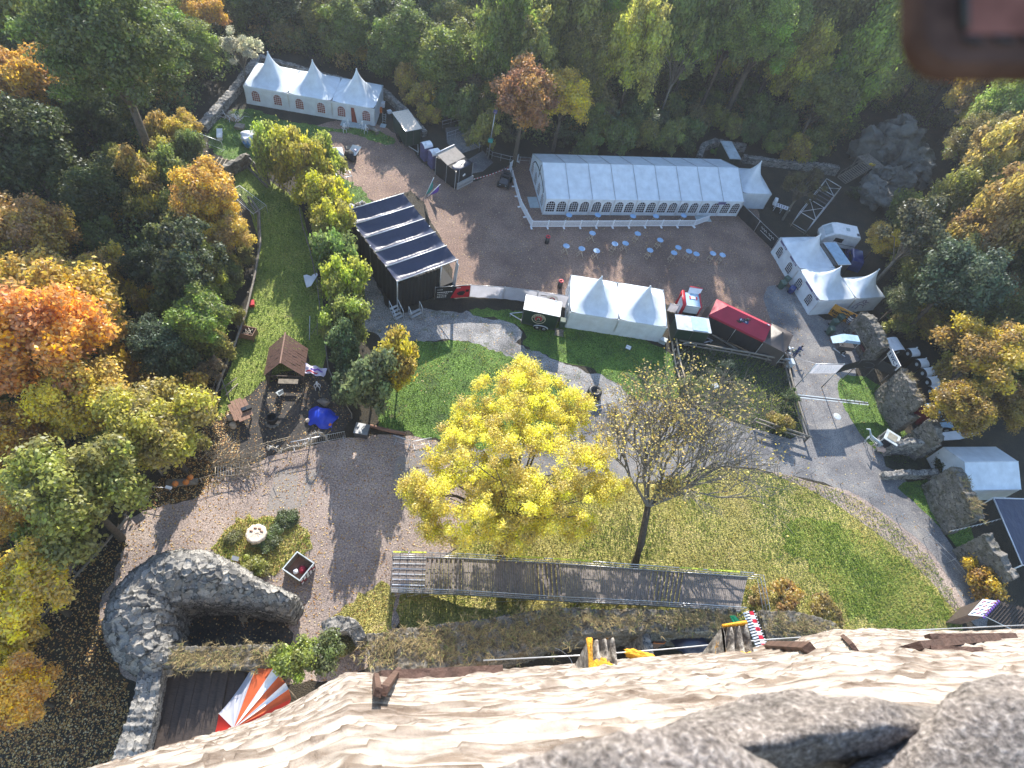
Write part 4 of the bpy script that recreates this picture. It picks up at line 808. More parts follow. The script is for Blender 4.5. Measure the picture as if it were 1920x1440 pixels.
# fluted blocks standing out of the tower edge
for q4,lb in (([(1103,1198),(1150,1193),(1158,1268),(1108,1276)],'fluted stone block with orange lichen sticking out of the tower edge, left one'),([(1352,1177),(1397,1171),(1413,1239),(1360,1243)],'fluted stone block with a yellow rim on the tower edge beside the checked board')):
    zc=max(wallp(*q4[2]).z,wallp(*q4[3]).z)+.18; P4=[G(*p,zc) for p in q4]; o=P4[0]; mb=MB(); n=26; h=18; vs=[]
    for j in range(h+1):
        for i in range(n+1):
            a=P4[0].lerp(P4[1],i/n); b=P4[3].lerp(P4[2],i/n); p=a.lerp(b,j/h); fl=.045*math.cos(2*math.pi*3*i/n)*(1 if 0<j<h else .4)
            p=p+Vector((0,0,fl+.035*noise.noise(p*9)))+Vector((noise.noise(p*5+Vector((9,0,0)))*.02,noise.noise(p*5)*.02,0)); vs.append(p)
    mb.add(vs,gridf(h+1,n+1)[:,::-1].tolist(),'lichen_stone' if 'lichen_stone' in MATS else 'rock',True)
    mb.add(P4+[p+Vector((0,-.25,-.8)) for p in P4],[(0,1,5,4),(1,2,6,5),(2,3,7,6),(3,0,4,7)],'rock')
    TT=thing('corbel',lb,'corbel'); 
    m2=MATS.get('corbel_stone')
    if not m2:
        m2,t,b=nodes('corbel_stone'); v=coord(t); n_=ntex(t,5.5,5,.6,v); g=ntex(t,16,5,.6,v)
        c=ramp(t,g.outputs[0],[(.35,(.09,.08,.07)),(.5,(.24,.21,.18)),(.66,(.45,.42,.37))]); c=mixc(t,c,(.60,.29,.02),ramp(t,n_.outputs[0],[(.62,(0,0,0)),(.67,(1,1,1))])); t.links.new(c,b.inputs[0]); b.inputs['Roughness'].default_value=.9; bump(t,b,g.outputs[0],.9,.03); MATS['corbel_stone']=m2
    mb.mats=['corbel_stone','corbel_stone'][:len(mb.mats)]; part('block',mb,TT)
    mb=MB()
    ln=[P4[0].lerp(P4[1],k/6)+Vector((0,.01,.03)) for k in range(7)] if q4[0][0]>1200 else [P4[3].lerp(P4[0],k/6)+Vector((.0,0,.03)) for k in range(7)]
    mb.path(ln,[.02+.012*noise.noise(p*8) for p in ln],'lichen',5)
    for k in range(7 if q4[0][0]<1200 else 4): p=P4[3].lerp(P4[2],.15+.8*random.random()).lerp(P4[0].lerp(P4[1],.5),random.random()*(.35 if q4[0][0]<1200 else .08)); mb.blob(p+Vector((0,0,.03)),.045+.03*random.random(),'lichen',1,1,.35,.6,3,6,k)
    part('lichen',mb,TT)
p=wallp(1198,1248); mb=MB(); mb.blob((0,0,.02),.17,'lichen',.95,.3,.2,.5,3,14,4); single('lichen_cushion',mb,'flat cushion of bright orange lichen on the tower edge between the fluted blocks','lichen',p+Vector((0,.08,.05)))
def iron(label,a,b,w,h,lift=.13,name='iron_bar',cat='iron bar',za=None):
    A=wallp(*a) if za is None else G(*a,za); B=wallp(*b) if za is None else G(*b,za); mb=MB(); up=Vector((0,.35,.25))*lift*2; n=5
    mb.bar(A+up,B+up,w,h,'rust_iron'); single(name,mb,label,cat)
iron('rusty iron beam with orange rust lying along the left part of the tower edge',(702,1302),(918,1287),.10,.09)
iron('upright rusty iron prop standing on the tower face, left one of a pair',(688,1310),(696,1368),.035,.03,.18)
iron('slanting rusty iron prop meeting the upright prop on the tower face',(742,1288),(699,1360),.04,.035,.18)
iron('short dark iron bar next to the right fluted block',(1440,1238),(1512,1252),.11,.07)
iron('small pointed iron spike on the tower face',(1570,1222),(1594,1246),.06,.03)
iron('broad iron plate with a hole, lying slanted near the right edge of the tower',(1690,1248),(1852,1222),.05,.16)
iron('straight iron bar behind the slanted plate at the right end of the tower face',(1735,1222),(1890,1222),.07,.07)
iron('thin round iron rod below the slanted plate on the right of the tower face',(1738,1247),(1832,1252),.035,.04)
pts=[G(x,y,40.3) for x,y in ((900,1262),(1100,1251),(1240,1240),(1420,1222),(1640,1206),(1920,1192),(2100,1184))]; mb=MB(); mb.path([p+Vector((0,.12,.1)) for p in pts],.008,'steel',5); single('steel_cable',mb,'thin steel cable stretched along the tower edge','cable')
# leather flap of the phone case held in front of the lens
o_=np.array([0,0,0.])
def camp(px,py,d): w=np.array([px-960,py-720,FPX])/FPX*d; return Vector((float(w[0]*_X[0]+w[1]*_X[1]+w[2]*_X[2]),float(w[0]*_Y[0]+w[1]*_Y[1]+w[2]*_Y[2]),float(w[0]*_Z[0]+w[1]*_Z[1]+w[2]*_Z[2])+HC))
c0=camp(1705,140,.16); ex=(camp(2305,140,.16)-c0)/600; ey=(camp(1705,-460,.16)-c0)/600; ez=-ex.cross(ey).normalized()
def rr(w,h,r,inset,z): 
    pts=[]
    for cx,cy,a0 in ((inset+r,inset+r,180),(w,inset+r,270)):
        for k in range(9): 
            a=rad(a0+k*90/8); pts.append((cx+r*math.cos(a),cy+r*math.sin(a)))
    pts=[p for p in pts[:9]]+[(w,inset),(w,h),(inset,h)]
    return [c0+ex*x+ey*y+ez*z for x,y in pts]
T=thing('phone_case','blurred dark brown leather phone case flap in the upper right corner','phone case')
mb=MB(); a=rr(520,420,80,0,0); b=rr(520,420,80,0,.004); n=len(a); a2=rr(520,420,70,12,-.003)
mb.add(a2+a+b,[tuple(range(n))]+[(i,(i+1)%n,(i+1)%n+n,i+n) for i in range(n)]+[(i+n,(i+1)%n+n,(i+1)%n+2*n,i+2*n) for i in range(n)]+[tuple(range(2*n,3*n))[::-1]],'leather',False); part('cover',mb,T)
mb=MB()
for k in range(6): p=c0+ex*(100+k*56)+ey*(52); mb.bar(p-ex*18-ez*.0036+ey*2,p+ex*14-ez*.0036-ey*3,.002,.0008,'black_plastic')
mb.path([c0+ex*84+ey*y-ez*.0036 for y in (70,200,380)],.0012,'black_plastic',5); part('stitching',mb,T)
mb=MB(); mb.add([c0+ex*x+ey*y-ez*.0034 for x,y in ((88,62),(520,62),(520,400),(88,400))],[(0,1,2,3)],'leather_red' if 'leather_red' in MATS else 'leather'); MATS.setdefault('leather_red',mat('leather_red',(.26,.11,.085),.95,.3,60,spec=.05)); mb.mats=['leather_red']; part('lining',mb,T)
# ---------------------------------------------------------------- steel walkway
UP=[(736,1044),(800,1045),(870,1047),(1050,1057),(1230,1070),(1402,1082)]; LO=[(733,1110),(797,1112),(870,1115),(1055,1127),(1220,1135),(1388,1146)]
ZW=[1.3,1.3,1.7,1.9,2.1,2.3]
A=[G(*p,z) for p,z in zip(UP,ZW)]; B=[G(*p,z) for p,z in zip(LO,ZW)]
T=thing('steel_walkway','long steel scaffold walkway with ribbed deck and railings climbing beside the castle wall','walkway')
def wp(s,v,dz=0): i=min(int(s),len(A)-2); f=s-i; return A[i].lerp(A[i+1],f).lerp(B[i].lerp(B[i+1],f),v)+Vector((0,0,dz))
stairs=[(1,2,8),(2.72,3,4),(3.95,4.3,5)]
for i in range(5):
    mb=MB(); L=(A[i+1]-A[i]).length; n=int(L/.17)
    for k in range(n):
        s0=i+k/n; s1=i+(k+.86)/n
        st=any(a<=s0<b for a,b,_ in stairs); dz=(.0 if not st else (.07 if k%2 else -.05))
        if i==0: dz=.02 if k%3 else .0
        P4=[wp(s0,0.02,dz),wp(s1,.02,dz),wp(s1,.98,dz),wp(s0,.98,dz)]
        mb.add(P4+[p-Vector((0,0,.05)) for p in P4],[(3,2,1,0),(0,1,5,4),(1,2,6,5),(2,3,7,6),(3,0,4,7)],'deck' if 'deck' in MATS else 'wood_grey')
    if i==0:
        for v in (.05,.2,.35,.5,.65,.8,.95): mb.bar(wp(0.02,v,.07),wp(.98,v,.07),.07,.03,'alu')
    part('deck',mb,T,'stair landing with pale treads' if i==0 else None)
for side,v in (('far',0),('near',1)):
    mb=MB()
    for i in range(5): 
        for dz in (1.05,.55,.12): mb.tube(wp(i,v,dz),wp(i+1,v,dz),.035 if dz>1 else .022,'alu',n=6)
        if v==0 or True: mb.bar(wp(i,v,.0),wp(i+1,v,.0),.08,.16,'steel')
    part('rail',mb,T)
    n=22
    for k in range(n+1): mb=MB(); s=k*5/n; mb.tube(wp(s,v,-.1),wp(s,v,1.06),.028,'alu',n=5); part('post',mb,T)
    mb=MB(); N=210
    for k in range(N): s=k*5/N; mb.bar(wp(s,v,.14),wp(s,v,1.03),.012,.012,'steel')
    part('mesh_infill',mb,T)
for s0,s1 in ((.02,.45),(.5,.98),(2.4,2.8),(2.9,3.3),(4.2,4.45),(4.5,4.85)):
    mb=MB(); mb.bar(wp(s0,0,1.1),wp(s1,0,1.1),.10,.015,'hivis' if 'hivis' in MATS else 'yellow'); part('warning_strip',mb,T)
for k in range(12):
    s=k*5/11
    for v in (0,1): 
        p=wp(s,v,-.1); mb=MB(); mb.tube((p.x,p.y,0),p,.035,'steel',n=5); part('support',mb,T)
mb=MB()
for k in range(11):
    s=k*5/11; p,q=wp(s,1,-.1),wp(s+5/11,1,-.1); mb.tube((p.x,p.y,.2),q,.02,'steel',n=4)
    if k%2==0: p,q=wp(s,0,-.2),wp(s,1,-.2); mb.tube((p.x,p.y,1),q,.02,'steel',n=4)
part('bracing',mb,T)
# right hand end: steps with caged rail going down
mb=MB(); a=[G(1400,1085,2.3),G(1420,1085,2.2),G(1432,1150,2.6)]
for dz in (0,.5,1.0): mb.path([p+Vector((0,0,dz)) for p in a],.025,'alu',5)
for k in range(7): p=a[1].lerp(a[2],k/6); mb.tube(p,p+Vector((0,0,1)),.02,'steel')
part('end_rail',mb,T)
# ---------------------------------------------------------------- fences
def rail_fence(label,px,rails=((.45,.05),(.95,.06)),gap=2.2,m='wood_grey',pr=.06,h=1.05,z=0,name='rail_fence',cat='fence',group=None,wob=.04,offs=0.):
    P=[G(*p,z) for p in px]; T=thing(name,label,cat,P[0],0,group); o=P[0]; R_=[]
    for a,b in zip(P[:-1],P[1:]):
        n=max(1,round((b-a).length/gap)); R_+=[a.lerp(b,k/n) for k in range(n)]
    R_.append(P[-1])
    for i,p in enumerate(R_):
        q=p-o; mb=MB(); mb.tube(q-Vector((0,0,.2)),q+Vector((noise.noise(p)*.08,noise.noise(p*2)*.08,h)),pr,m,n=6); part('post',mb,T)
    for k,(hz,rr_) in enumerate(rails):
        mb=MB(); mb.path([p-o+Vector((offs*k,0,hz+wob*noise.noise(p*1.7+Vector((k,0,0))))) for p in R_],rr_,m,6); part('rail',mb,T)
    return T
RW='wood_pale'
rail_fence('weathered double rail fence along the left edge of the grass strip',[(468,382),(485,408),(487,470),(476,530),(461,595),(440,655),(416,712),(396,770),(381,803)],((.4,.09),(.95,.11)),pr=.09,offs=.25)
rail_fence('lower end of the wooden rail fence under the yellow green tree',[(372,822),(340,856),(305,892)],((.4,.08),(.95,.09)),pr=.08)
rail_fence('long wooden rail fence running down to the lower left past the round ruin',[(242,975),(200,1025),(150,1080),(100,1140),(50,1200),(-30,1290)],((.4,.08),(.95,.10)),pr=.08,offs=.3)
rail_fence('thin pole fence between the grass strip and the hedge',[(466,308),(505,345),(559,380),(568,430),(584,485),(596,540),(603,600),(611,650),(617,700),(637,748),(660,785)],((.95,.05),),m='wood_grey',pr=.05)
rail_fence('pale double log fence on the left side of the fenced garden',[(1256,642),(1264,690),(1279,742)],((.5,.09),(1.0,.09)),m=RW,pr=.08,offs=.3)
rail_fence('dark log fence between the red canopy and the fenced garden',[(1264,648),(1330,660),(1400,672),(1468,686)],((.5,.09),(1.0,.10)),pr=.09,offs=.2)
rail_fence('dark log fence between the fenced garden and the asphalt road',[(1468,690),(1480,738),(1494,785),(1508,828)],((.5,.09),(1.0,.10)),pr=.09)
rail_fence('short log fence at the lower corner of the fenced garden',[(1508,828),(1460,812),(1410,795)],((.5,.09),(1.0,.10)),pr=.09,offs=.2)
rail_fence('thin wire fence along the upper edge of the sunlit grass bank',[(1400,868),(1460,876),(1520,890),(1575,908),(1630,935),(1680,972),(1730,1010),(1775,1055),(1830,1125)],((.5,.012),(1.0,.016)),m='steel',pr=.03,h=1.1,wob=0)
rail_fence('steel guard railing left of the marquee below the thicket',[(912,290),(922,298),(955,306),(992,308)],((.5,.025),(1.0,.03)),m='steel',pr=.03,gap=1.5,wob=0)
rail_fence('steel railing around the dark steps above the black booth',[(838,262),(868,252),(880,272),(898,284)],((.5,.025),(1.0,.03)),m='steel',pr=.03,gap=1.5,wob=0)
rail_fence('second steel railing at the top of the dark steps',[(830,240),(860,232),(885,248),(912,272)],((.5,.025),(1.0,.03)),m='steel',pr=.03,gap=1.5,wob=0)
sheet('paved_slab',[(878,300),(905,282),(925,305),(905,322),(885,326)],'asphalt',.02,'dark paved slab beside the black booth','paving',.03,0)
sheet('dark_steps',[(835,240),(880,235),(905,275),(860,290),(838,268)],'asphalt',.021,'dark paved landing above the black booth','paving',.03,0)
rail_fence('rope fence with one dead branch below the camp',[(470,850),(505,838),(545,828)],((.8,.03),(.5,.02)),m='twig',pr=.04,h=.9)
rail_fence('thin rope strung between posts below the branch pile',[(300,935),(380,905),(470,880)],((.8,.015),),m='twig',pr=.04,h=.85,gap=2.5)
def barrier(label,a,b,z=0,name='crowd_barrier',h=1.1,group=None,nb=14):
    A,B=G(*a),G(*b); L=(B-A).length; T=thing(name,label,'barrier',A,math.atan2((B-A).y,(B-A).x),group)
    q=MB(); q.path([(0,0,0),(0,0,h),(L,0,h),(L,0,0)],.025,'alu',5); q.tube((0,0,.2),(L,0,.2),.02,'alu'); part('frame',q,T)
    q=MB(); [q.tube((L*(k+.5)/nb,0,.2),(L*(k+.5)/nb,0,h),.01,'alu',n=4) for k in range(nb)]; part('bars',q,T)
    for x in (.15,L-.15): q=MB(); q.bar((x,-.3,.03),(x,.3,.03),.05,.03,'steel'); part('foot',q,T)
barrier('crowd barrier at the left edge of the yellow maple, nearest the brick edging',(738,828),(770,838)); barrier('crowd barrier half hidden by the yellow maple, right of the first one',(773,839),(808,832))
barrier('long crowd barrier with dry garlands in front of the blue tarpaulin',(548,842),(648,822),h=1.2,nb=26)
barrier('small crowd barrier under the crown of the yellow maple beside the dark stump',(1088,778),(1138,766))
barrier('steel barrier panel at the upper parapet above the wooden trestle',(383,270),(420,284),h=1.3)
# banner covered fences
def banner(label,a,b,h,m,z0=.05,name='fence_banner',cat='banner',deco=None,posts=True,za=0,group=None):
    A,B=G(*a,za),G(*b,za); A.z=B.z=0; L=(B-A).length; T=thing(name,label,cat,A,math.atan2((B-A).y,(B-A).x),group)
    q=MB(); n=14; q.add([(L*i/n,.03*math.sin(i*1.3),z0+(h-z0)*j) for j in (0,1) for i in range(n+1)],gridf(2,n+1).tolist(),m,True); part('cloth',q,T)
    if posts:
        for x in (0,L): q=MB(); q.tube((x,.06,0),(x,.06,h+.05),.03,'alu'); part('post',q,T)
        q=MB(); q.tube((0,.05,h),(L,.05,h),.02,'alu'); part('rail',q,T)
    if deco: deco(T,L)
    return T
def dred(T,L):
    q=MB(); q.add([(L*.45,-.045,.1),(L,-.045,.1),(L,-.045,1.75),(L*.62,-.045,1.75)],[(0,1,2,3)],'red_paint'); part('red_field',q,T)
    q=MB(); q.blob((L*.75,-.06,.75),.42,'black_plastic',1,.05,.7,.5,2,8,3); q.box(L*.88,-.06,.9,L*.97,-.05,1.25,'black_plastic'); part('dark_motif',q,T)
    q=MB()
    for k,(z,l) in enumerate(((1.45,.16),(1.05,.40),(.80,.30),(.55,.26),(.35,.22))):
        x=L*.06
        while x<L*(.06+l): w=.06+random.random()*.14; q.box(x,-.062,z,x+w,-.055,z+(.10 if k==1 else .06),'white_paint'); x+=w+.05
    q.box(L*.6,-.062,1.55,L*.72,-.055,1.65,'white_paint'); part('lettering',q,T)
def dtxt(T,L):
    q=MB()
    for k in range(3):
        for j in range(10): q.box(L*(.08+j*.085),-.045,.5+k*.35,L*(.08+j*.085)+.12,-.04,.53+k*.35,'pale_roof')
    part('faint_print',q,T)
banner('black and red banner with white lettering between the stage and the pale mesh panels',(815,562),(879,557),1.8,'black_cloth',deco=dred)
banner('pale lilac mesh banner panel next to the black and red banner',(880,557),(942,561),1.8,'mesh_white'); banner('pale blue mesh banner panel left of the green trailer',(943,561),(1003,568),1.8,'mesh_white')
T=banner('grey banner with orange ringed emblem behind the green emblem trailer',(1004,569),(1062,577),1.8,'mesh_white'); emblem(T,1.6,-.06,1.0,.6)
q=MB(); q.box(.3,-.06,1.35,1.0,-.05,1.45,'black_plastic'); part('dark_print',q,T)
banner('narrow pale banner between double tent and red white kiosk',(1250,583),(1277,590),1.2,'mesh_white')
def dscr(T,L):
    q=MB(); r=random.Random(2)
    for x0 in (.15,.55):
        pts=[(L*x0+k*L*.035,-.05,1.25+.13*math.sin(k*1.9)+.08*math.sin(k*3.1)) for k in range(10)]; q.path(pts,.02,'white_paint',4,False)
    for j in range(12): q.box(L*(.2+j*.05),-.05,.8,L*(.2+j*.05)+.09,-.045,.88,'white_paint')
    part('script_lettering',q,T)
banner('black banner with white script next to the marquee corner',(1382,404),(1413,434),1.7,'black_cloth',deco=None); banner('black banner with white script beside the upper peaked tent',(1414,435),(1447,467),1.7,'black_cloth',deco=dscr)
def dtig(T,L):
    q=MB()
    for pts in ([(.30,1.45),(.42,1.25),(.55,1.35),(.66,1.15)],[(.42,1.5),(.52,1.4),(.62,1.45),(.74,1.25)],[(.50,1.1),(.60,.95),(.72,1.05),(.82,.8)],[(.62,.75),(.72,.6),(.84,.65)],[(.86,1.35),(.92,1.1),(.97,1.0)],[(.80,1.5),(.87,1.35),(.93,1.4)],[(.88,.6),(.94,.4),(.98,.45)],[(.2,.35),(.3,.25),(.42,.3)]):
        n=len(pts); q.path([(L*x,-.05,z) for x,z in pts],[.09 if 0<i<n-1 else .015 for i in range(n)],'black_plastic',4)
    part('tiger_stripes',q,T)
    q=MB(); r=random.Random(4)
    for j in range(9):
        x=L*(.08+j*.048); 
        for _ in range(2): q.bar((x+r.uniform(-.05,.05),-.055,1.0-j*.02),(x+r.uniform(-.05,.1),-.055,.62+r.uniform(-.1,.1)-j*.02),.05,.02,'black_plastic',up=(0,1,0))
    for j in range(6): q.bar((L*(.08+j*.03),-.055,.42),(L*(.09+j*.03),-.055,.34),.03,.02,'black_plastic',up=(0,1,0))
    part('black_lettering',q,T)
banner('mustard yellow banner with black tiger stripes below the peaked tents',(1548,587),(1594,610),1.7,'yellow_banner',deco=dtig)
# banner gate over the road
A=G(1516,700,2.6); B=G(1567,700,2.6); L=(B-A).length; T=thing('banner_gate','pale printed banner hung high on posts across the asphalt road','banner',(A.x,A.y,0),math.atan2((B-A).y,(B-A).x))
q=MB(); q.quad((0,0,2.6),(L,0,2.6),(L,0,4.1),(0,0,4.1),'mesh_white'); part('cloth',q,T)
q=MB(); r=random.Random(8)
for k in range(5):
    x=.3+.25*r.random()
    while x<L-.4: w=r.uniform(.1,.5); q.box(x,-.03,2.8+k*.25,x+w,-.02,2.88+k*.25+.05*(k==2),'white_paint'); x+=w+.1
part('faded_print',q,T)
for x in (0,L): q=MB(); q.tube((x,.05,0),(x,.05,4.2),.05,'alu'); part('post',q,T)
q=MB(); q.tube((0,.05,4.15),(L,.05,4.15),.04,'alu'); part('crossbar',q,T)
P_=[(1567,700),(1602,690),(1640,690),(1668,703)]
A=[G(*p,2.6) for p in P_]; o=Vector((A[0].x,A[0].y,0)); T=thing('dark_awning','sagging black awning with a pale ring print between banner gate and ruined wall','awning',o)
q=MB(); 
for a,b in zip(A[:-1],A[1:]): q.quad(a-o,b-o,b-o+Vector((0,.1,1.2)),a-o+Vector((0,.1,1.2)),'black_cloth')
part('cloth',q,T); q=MB(); c=(A[1]+A[2])/2-o; q.path([c+Vector((.6*math.cos(t*.5),-.06,.6+.4*math.sin(t*.5))) for t in range(14)],.03,'dark_steel',4); part('ring_print',q,T)
for a in A: q=MB(); q.tube((a-o).xy.to_3d(),a-o+Vector((0,.1,1.25)),.04,'dark_steel'); part('post',q,T)
# ---------------------------------------------------------------- toilets
def toilet(label,px,body='black_plastic',roof='white_plastic',ang=0,W_=1.05,z=2.25,circ='pale_roof',name='portable_toilet',group=None):
    c=G(*px,z); T=thing(name,label,'toilet',(c.x,c.y,0),ang,group); h=W_/2
    q=MB(); n=8; pr=[(-h,0),(-h,1.85)]+[(-h*math.cos(math.pi*k/n),1.85+.33*math.sin(math.pi*k/n)) for k in range(1,n)]+[(h,1.85),(h,0)]
    m=len(pr); q.add([(y,x,zz) for y in (-h,h) for x,zz in pr],[(i,(i+1)%m,m+(i+1)%m,m+i) for i in range(m)]+[tuple(range(m))[::-1],tuple(range(m,2*m))],body); part('cabin',q,T)
    q=MB(); n=8; vs=[]
    for x in [ -h-.03+i*(2*h+.06)/8 for i in range(9)]:
        for k in range(n+1): a=math.pi*k/n; vs.append((x,-(h+.03)*math.cos(a),1.87+(.36+.025*(int((x+h)*8)%2))*math.sin(a)))
    q.add(vs,gridf(9,n+1).tolist(),roof,False); q.lathe([(.07,2.2),(.07,2.45),(0,2.45)],roof,(h*.6,h*.5,0),8); part('roof',q,T)
    q=MB(); q.add([(-h-.035,.2*math.cos(t*math.pi/8),1.72+.2*math.sin(t*math.pi/8)) for t in range(16)],[tuple(range(16))[::-1]],circ); part('door_sign',q,T)
    q=MB(); q.box(-h-.03,-h+.12,.1,-h-.005,h-.12,1.5,body); part('door',q,T)
row=[(1716,657),(1733,677),(1744,694),(1753,711),(1758,728)]
d=G(1753,711,2.25)-G(1716,657,2.25); an=math.atan2(d.y,d.x)+math.pi/2
for p,l in zip(row,('uppermost of the five black toilet cabins, right beside the WC sign','second black toilet cabin from the WC sign','middle one of the five black toilet cabins','fourth black toilet cabin from the WC sign','lowest of the five black toilet cabins, next to the red cabin')): toilet(l,p,ang=an,group='black toilet cabins in a row',z=2.25)
toilet('cabin with a long white and blue roof above the WC sign',(1682,643),roof='white_plastic',ang=an+math.pi/2,W_=1.7,z=2.3)
toilet('dark red toilet cabin with pale blue roof below the black cabins',(1750,763),'red_dark' if 'red_dark' in MATS else 'red_fabric','pale_blue',an,1.35,2.3,circ='red_fabric')
toilet('cabin with rounded pale blue roof beside the dark bushes, lowest at the wall',(1778,792),'black_plastic','pale_blue',an+1.2,1.3,2.2)
toilet('left one of two violet grey toilet cabins with sunlit white roofs',(800,267),'purple_panel','white_plastic',-math.pi/2+5.5,1.15,2.25,'pale_roof'); toilet('right one of two violet grey toilet cabins, touching the black booth',(815,281),'purple_panel','white_plastic',-math.pi/2+5.5,1.15,2.25,'pale_roof')
A,B=G(1667,659,2.5),G(1683,691,2.5); L=(B-A).length; T=thing('wc_sign','long white WC sign with two arrows standing on end beside the black toilets','sign',(A.x,A.y,2.2),math.atan2((B-A).y,(B-A).x))
q=MB(); q.box(0,0,-.1,L,.1,.75,'white_paint'); part('board',q,T)
text('WC',.62,'cloth_blue',T,(L/2,-.012,.32),(math.pi/2,0,0),bold=.015)
for x in (.14*L,.86*L): q=MB(); q.add([(x-.05,-.012,.12),(x+.05,-.012,.12),(x+.05,-.012,.32),(x+.14,-.012,.32),(x,-.012,.55),(x-.14,-.012,.32),(x-.05,-.012,.32)],[tuple(range(7))],'cloth_blue'); part('arrow',q,T)
for x in (.2,L-.2): q=MB(); q.tube((x,.05,-2.2),(x,.05,0),.03,'steel'); part('leg',q,T)
# ---------------------------------------------------------------- black booth, buggy, lamp pole, flags
O,ang,w,d=rect((853,316),(886,300),(826,292),2.6); O,ang,w,d=rect((855,322),(887,306),(822,292),2.5)
T=thing('ticket_booth','black two part booth with glaring sunlit roof beside the violet toilets','booth',O,ang)
q=MB(); q.box(0,0,.05,w,d,2.5,'black_cloth')
for x,y in ((0,0),(w,0),(0,d*.45),(0,d),(w*.2,0)): q.box(x-.03,y-.03,0,x+.03,y+.03,2.5,'alu')
part('cabin',q,T)
q=MB(); q.add([(-.05,d*.4,2.55),(w+.05,d*.4,2.55),(w+.05,d+.05,2.95),(-.05,d+.05,2.95)],[(0,1,2,3)],'roof_gloss' if 'roof_gloss' in MATS else 'brown_fabric')
q.blob((w/2,d*.18,2.5),.8,'black_pvc',w*.6,d*.25,.12,.4,3,8,2); q.tube((-.1,d,3.0),(w+.1,d,3.0),.07,'white_plastic'); part('roof',q,T)
q=MB(); q.box(w*.05,-.35,.05,w*.98,-.2,.95,'alu'); q.box(w*.1,-.37,.3,w*.93,-.36,.5,'steel'); part('counter',q,T)
q=MB(); q.add([(w*.45,-.012,1.25),(w*.6,-.012,1.35),(w*.56,-.012,1.65),(w*.42,-.012,1.5)],[(0,1,2,3)],'white_paint'); part('notice',q,T)
c=G(946,345); T=thing('utility_buggy','small dark utility vehicle parked left of the picket barriers','vehicle',c,-.05)
q=MB(); q.box(-.55,-1.1,.35,.55,1.1,.75,'black_plastic'); q.add([(-.5,-1.1,.75),(.5,-1.1,.75),(.5,-.3,1.0),(-.5,-.3,1.0),(-.5,.1,.75),(.5,.1,.75)],[(0,1,2,3),(3,2,5,4),(0,3,4),(1,5,2)],'dark_steel'); q.box(-.5,.3,.7,.5,1.05,1.0,'dark_steel'); part('body',q,T)
q=MB(); q.path([(-.5,-.2,.8),(-.5,-.1,1.7),(-.5,.9,1.7),(-.5,1.0,.8)],.03,'dark_steel',5); q.path([(.5,-.2,.8),(.5,-.1,1.7),(.5,.9,1.7),(.5,1.0,.8)],.03,'dark_steel',5); q.tube((-.5,-.1,1.7),(.5,-.1,1.7),.03,'dark_steel'); part('roll_bar',q,T)
q=MB(); q.box(-.4,.1,.8,.4,.5,.95,'black_plastic'); q.box(-.4,.5,.9,.4,.62,1.35,'black_plastic'); part('seat',q,T)
for x in (-.62,.62):
    for y in (-.8,.75): q=MB(); n=12; q.add([(x+k,y+.34*math.cos(6.283*j/n),.34+.34*math.sin(6.283*j/n)) for k in (-.12,.12) for j in range(n)],[(j,(j+1)%n,n+(j+1)%n,n+j) for j in range(n)]+[tuple(range(n)),tuple(range(n,2*n))],'rubber'); part('wheel',q,T)
for x in (-.35,.35): q=MB(); q.lathe([(.09,0),(0,.02)],'pale_roof',(x,-1.13,.6),8); part('headlight',q,T)
A,B=G(888,336,1.0),G(952,315,1.0); mb=MB(); n=22
for k in range(n):
    a,b=A.lerp(B,k/n),A.lerp(B,(k+1)/n); s=-.12*math.sin(math.pi*(k+.5)/n); mb.bar(a+Vector((0,0,s)),b+Vector((0,0,s)),.015,.09,'red_paint' if k%2 else 'white_paint')
single('barrier_tape',mb,'red and white striped tape from the black booth to the picket barriers','tape')
c=G(915,300); T=thing('lamp_post','tall grey lamp post with a teal box behind the striped tape','lamp post',c)
q=MB(); q.path([(0,0,0),(0,0,3.5),(.1,0,6.6)],[.10,.07,.05],'steel',8); part('pole',q,T); q=MB(); q.box(-.28,-.2,2.6,.28,.15,3.1,'teal'); part('control_box',q,T); q=MB(); q.box(-.1,-.25,6.6,.35,.2,6.85,'purple_panel'); part('lamp_head',q,T)
for i,(a,lb,cl) in enumerate((((794,374),'leaning white pole with teal feather flag between stage and black booth','teal'),((801,369),'lower purple feather flag beside the teal one','purple_cloth'))):
    c=G(*a); T=thing('feather_flag',lb,'flag',c); tx=(1.1,.0,3.4) if i==0 else (1.4,.3,2.0); q=MB(); q.path([(0,0,0),tx],.04,'white_plastic',6); part('pole',q,T)
    q=MB(); n=8; q.add([Vector(tx)*(.3+.6*k/n)+Vector((.0,0,0)) for k in range(n+1)]+[Vector(tx)*(.3+.6*k/n)+Vector((.35*math.sin(math.pi*k/n),-.05,-.2)) for k in range(n+1)],[(k,k+1,n+2+k,n+1+k) for k in range(n)],cl); part('cloth',q,T)
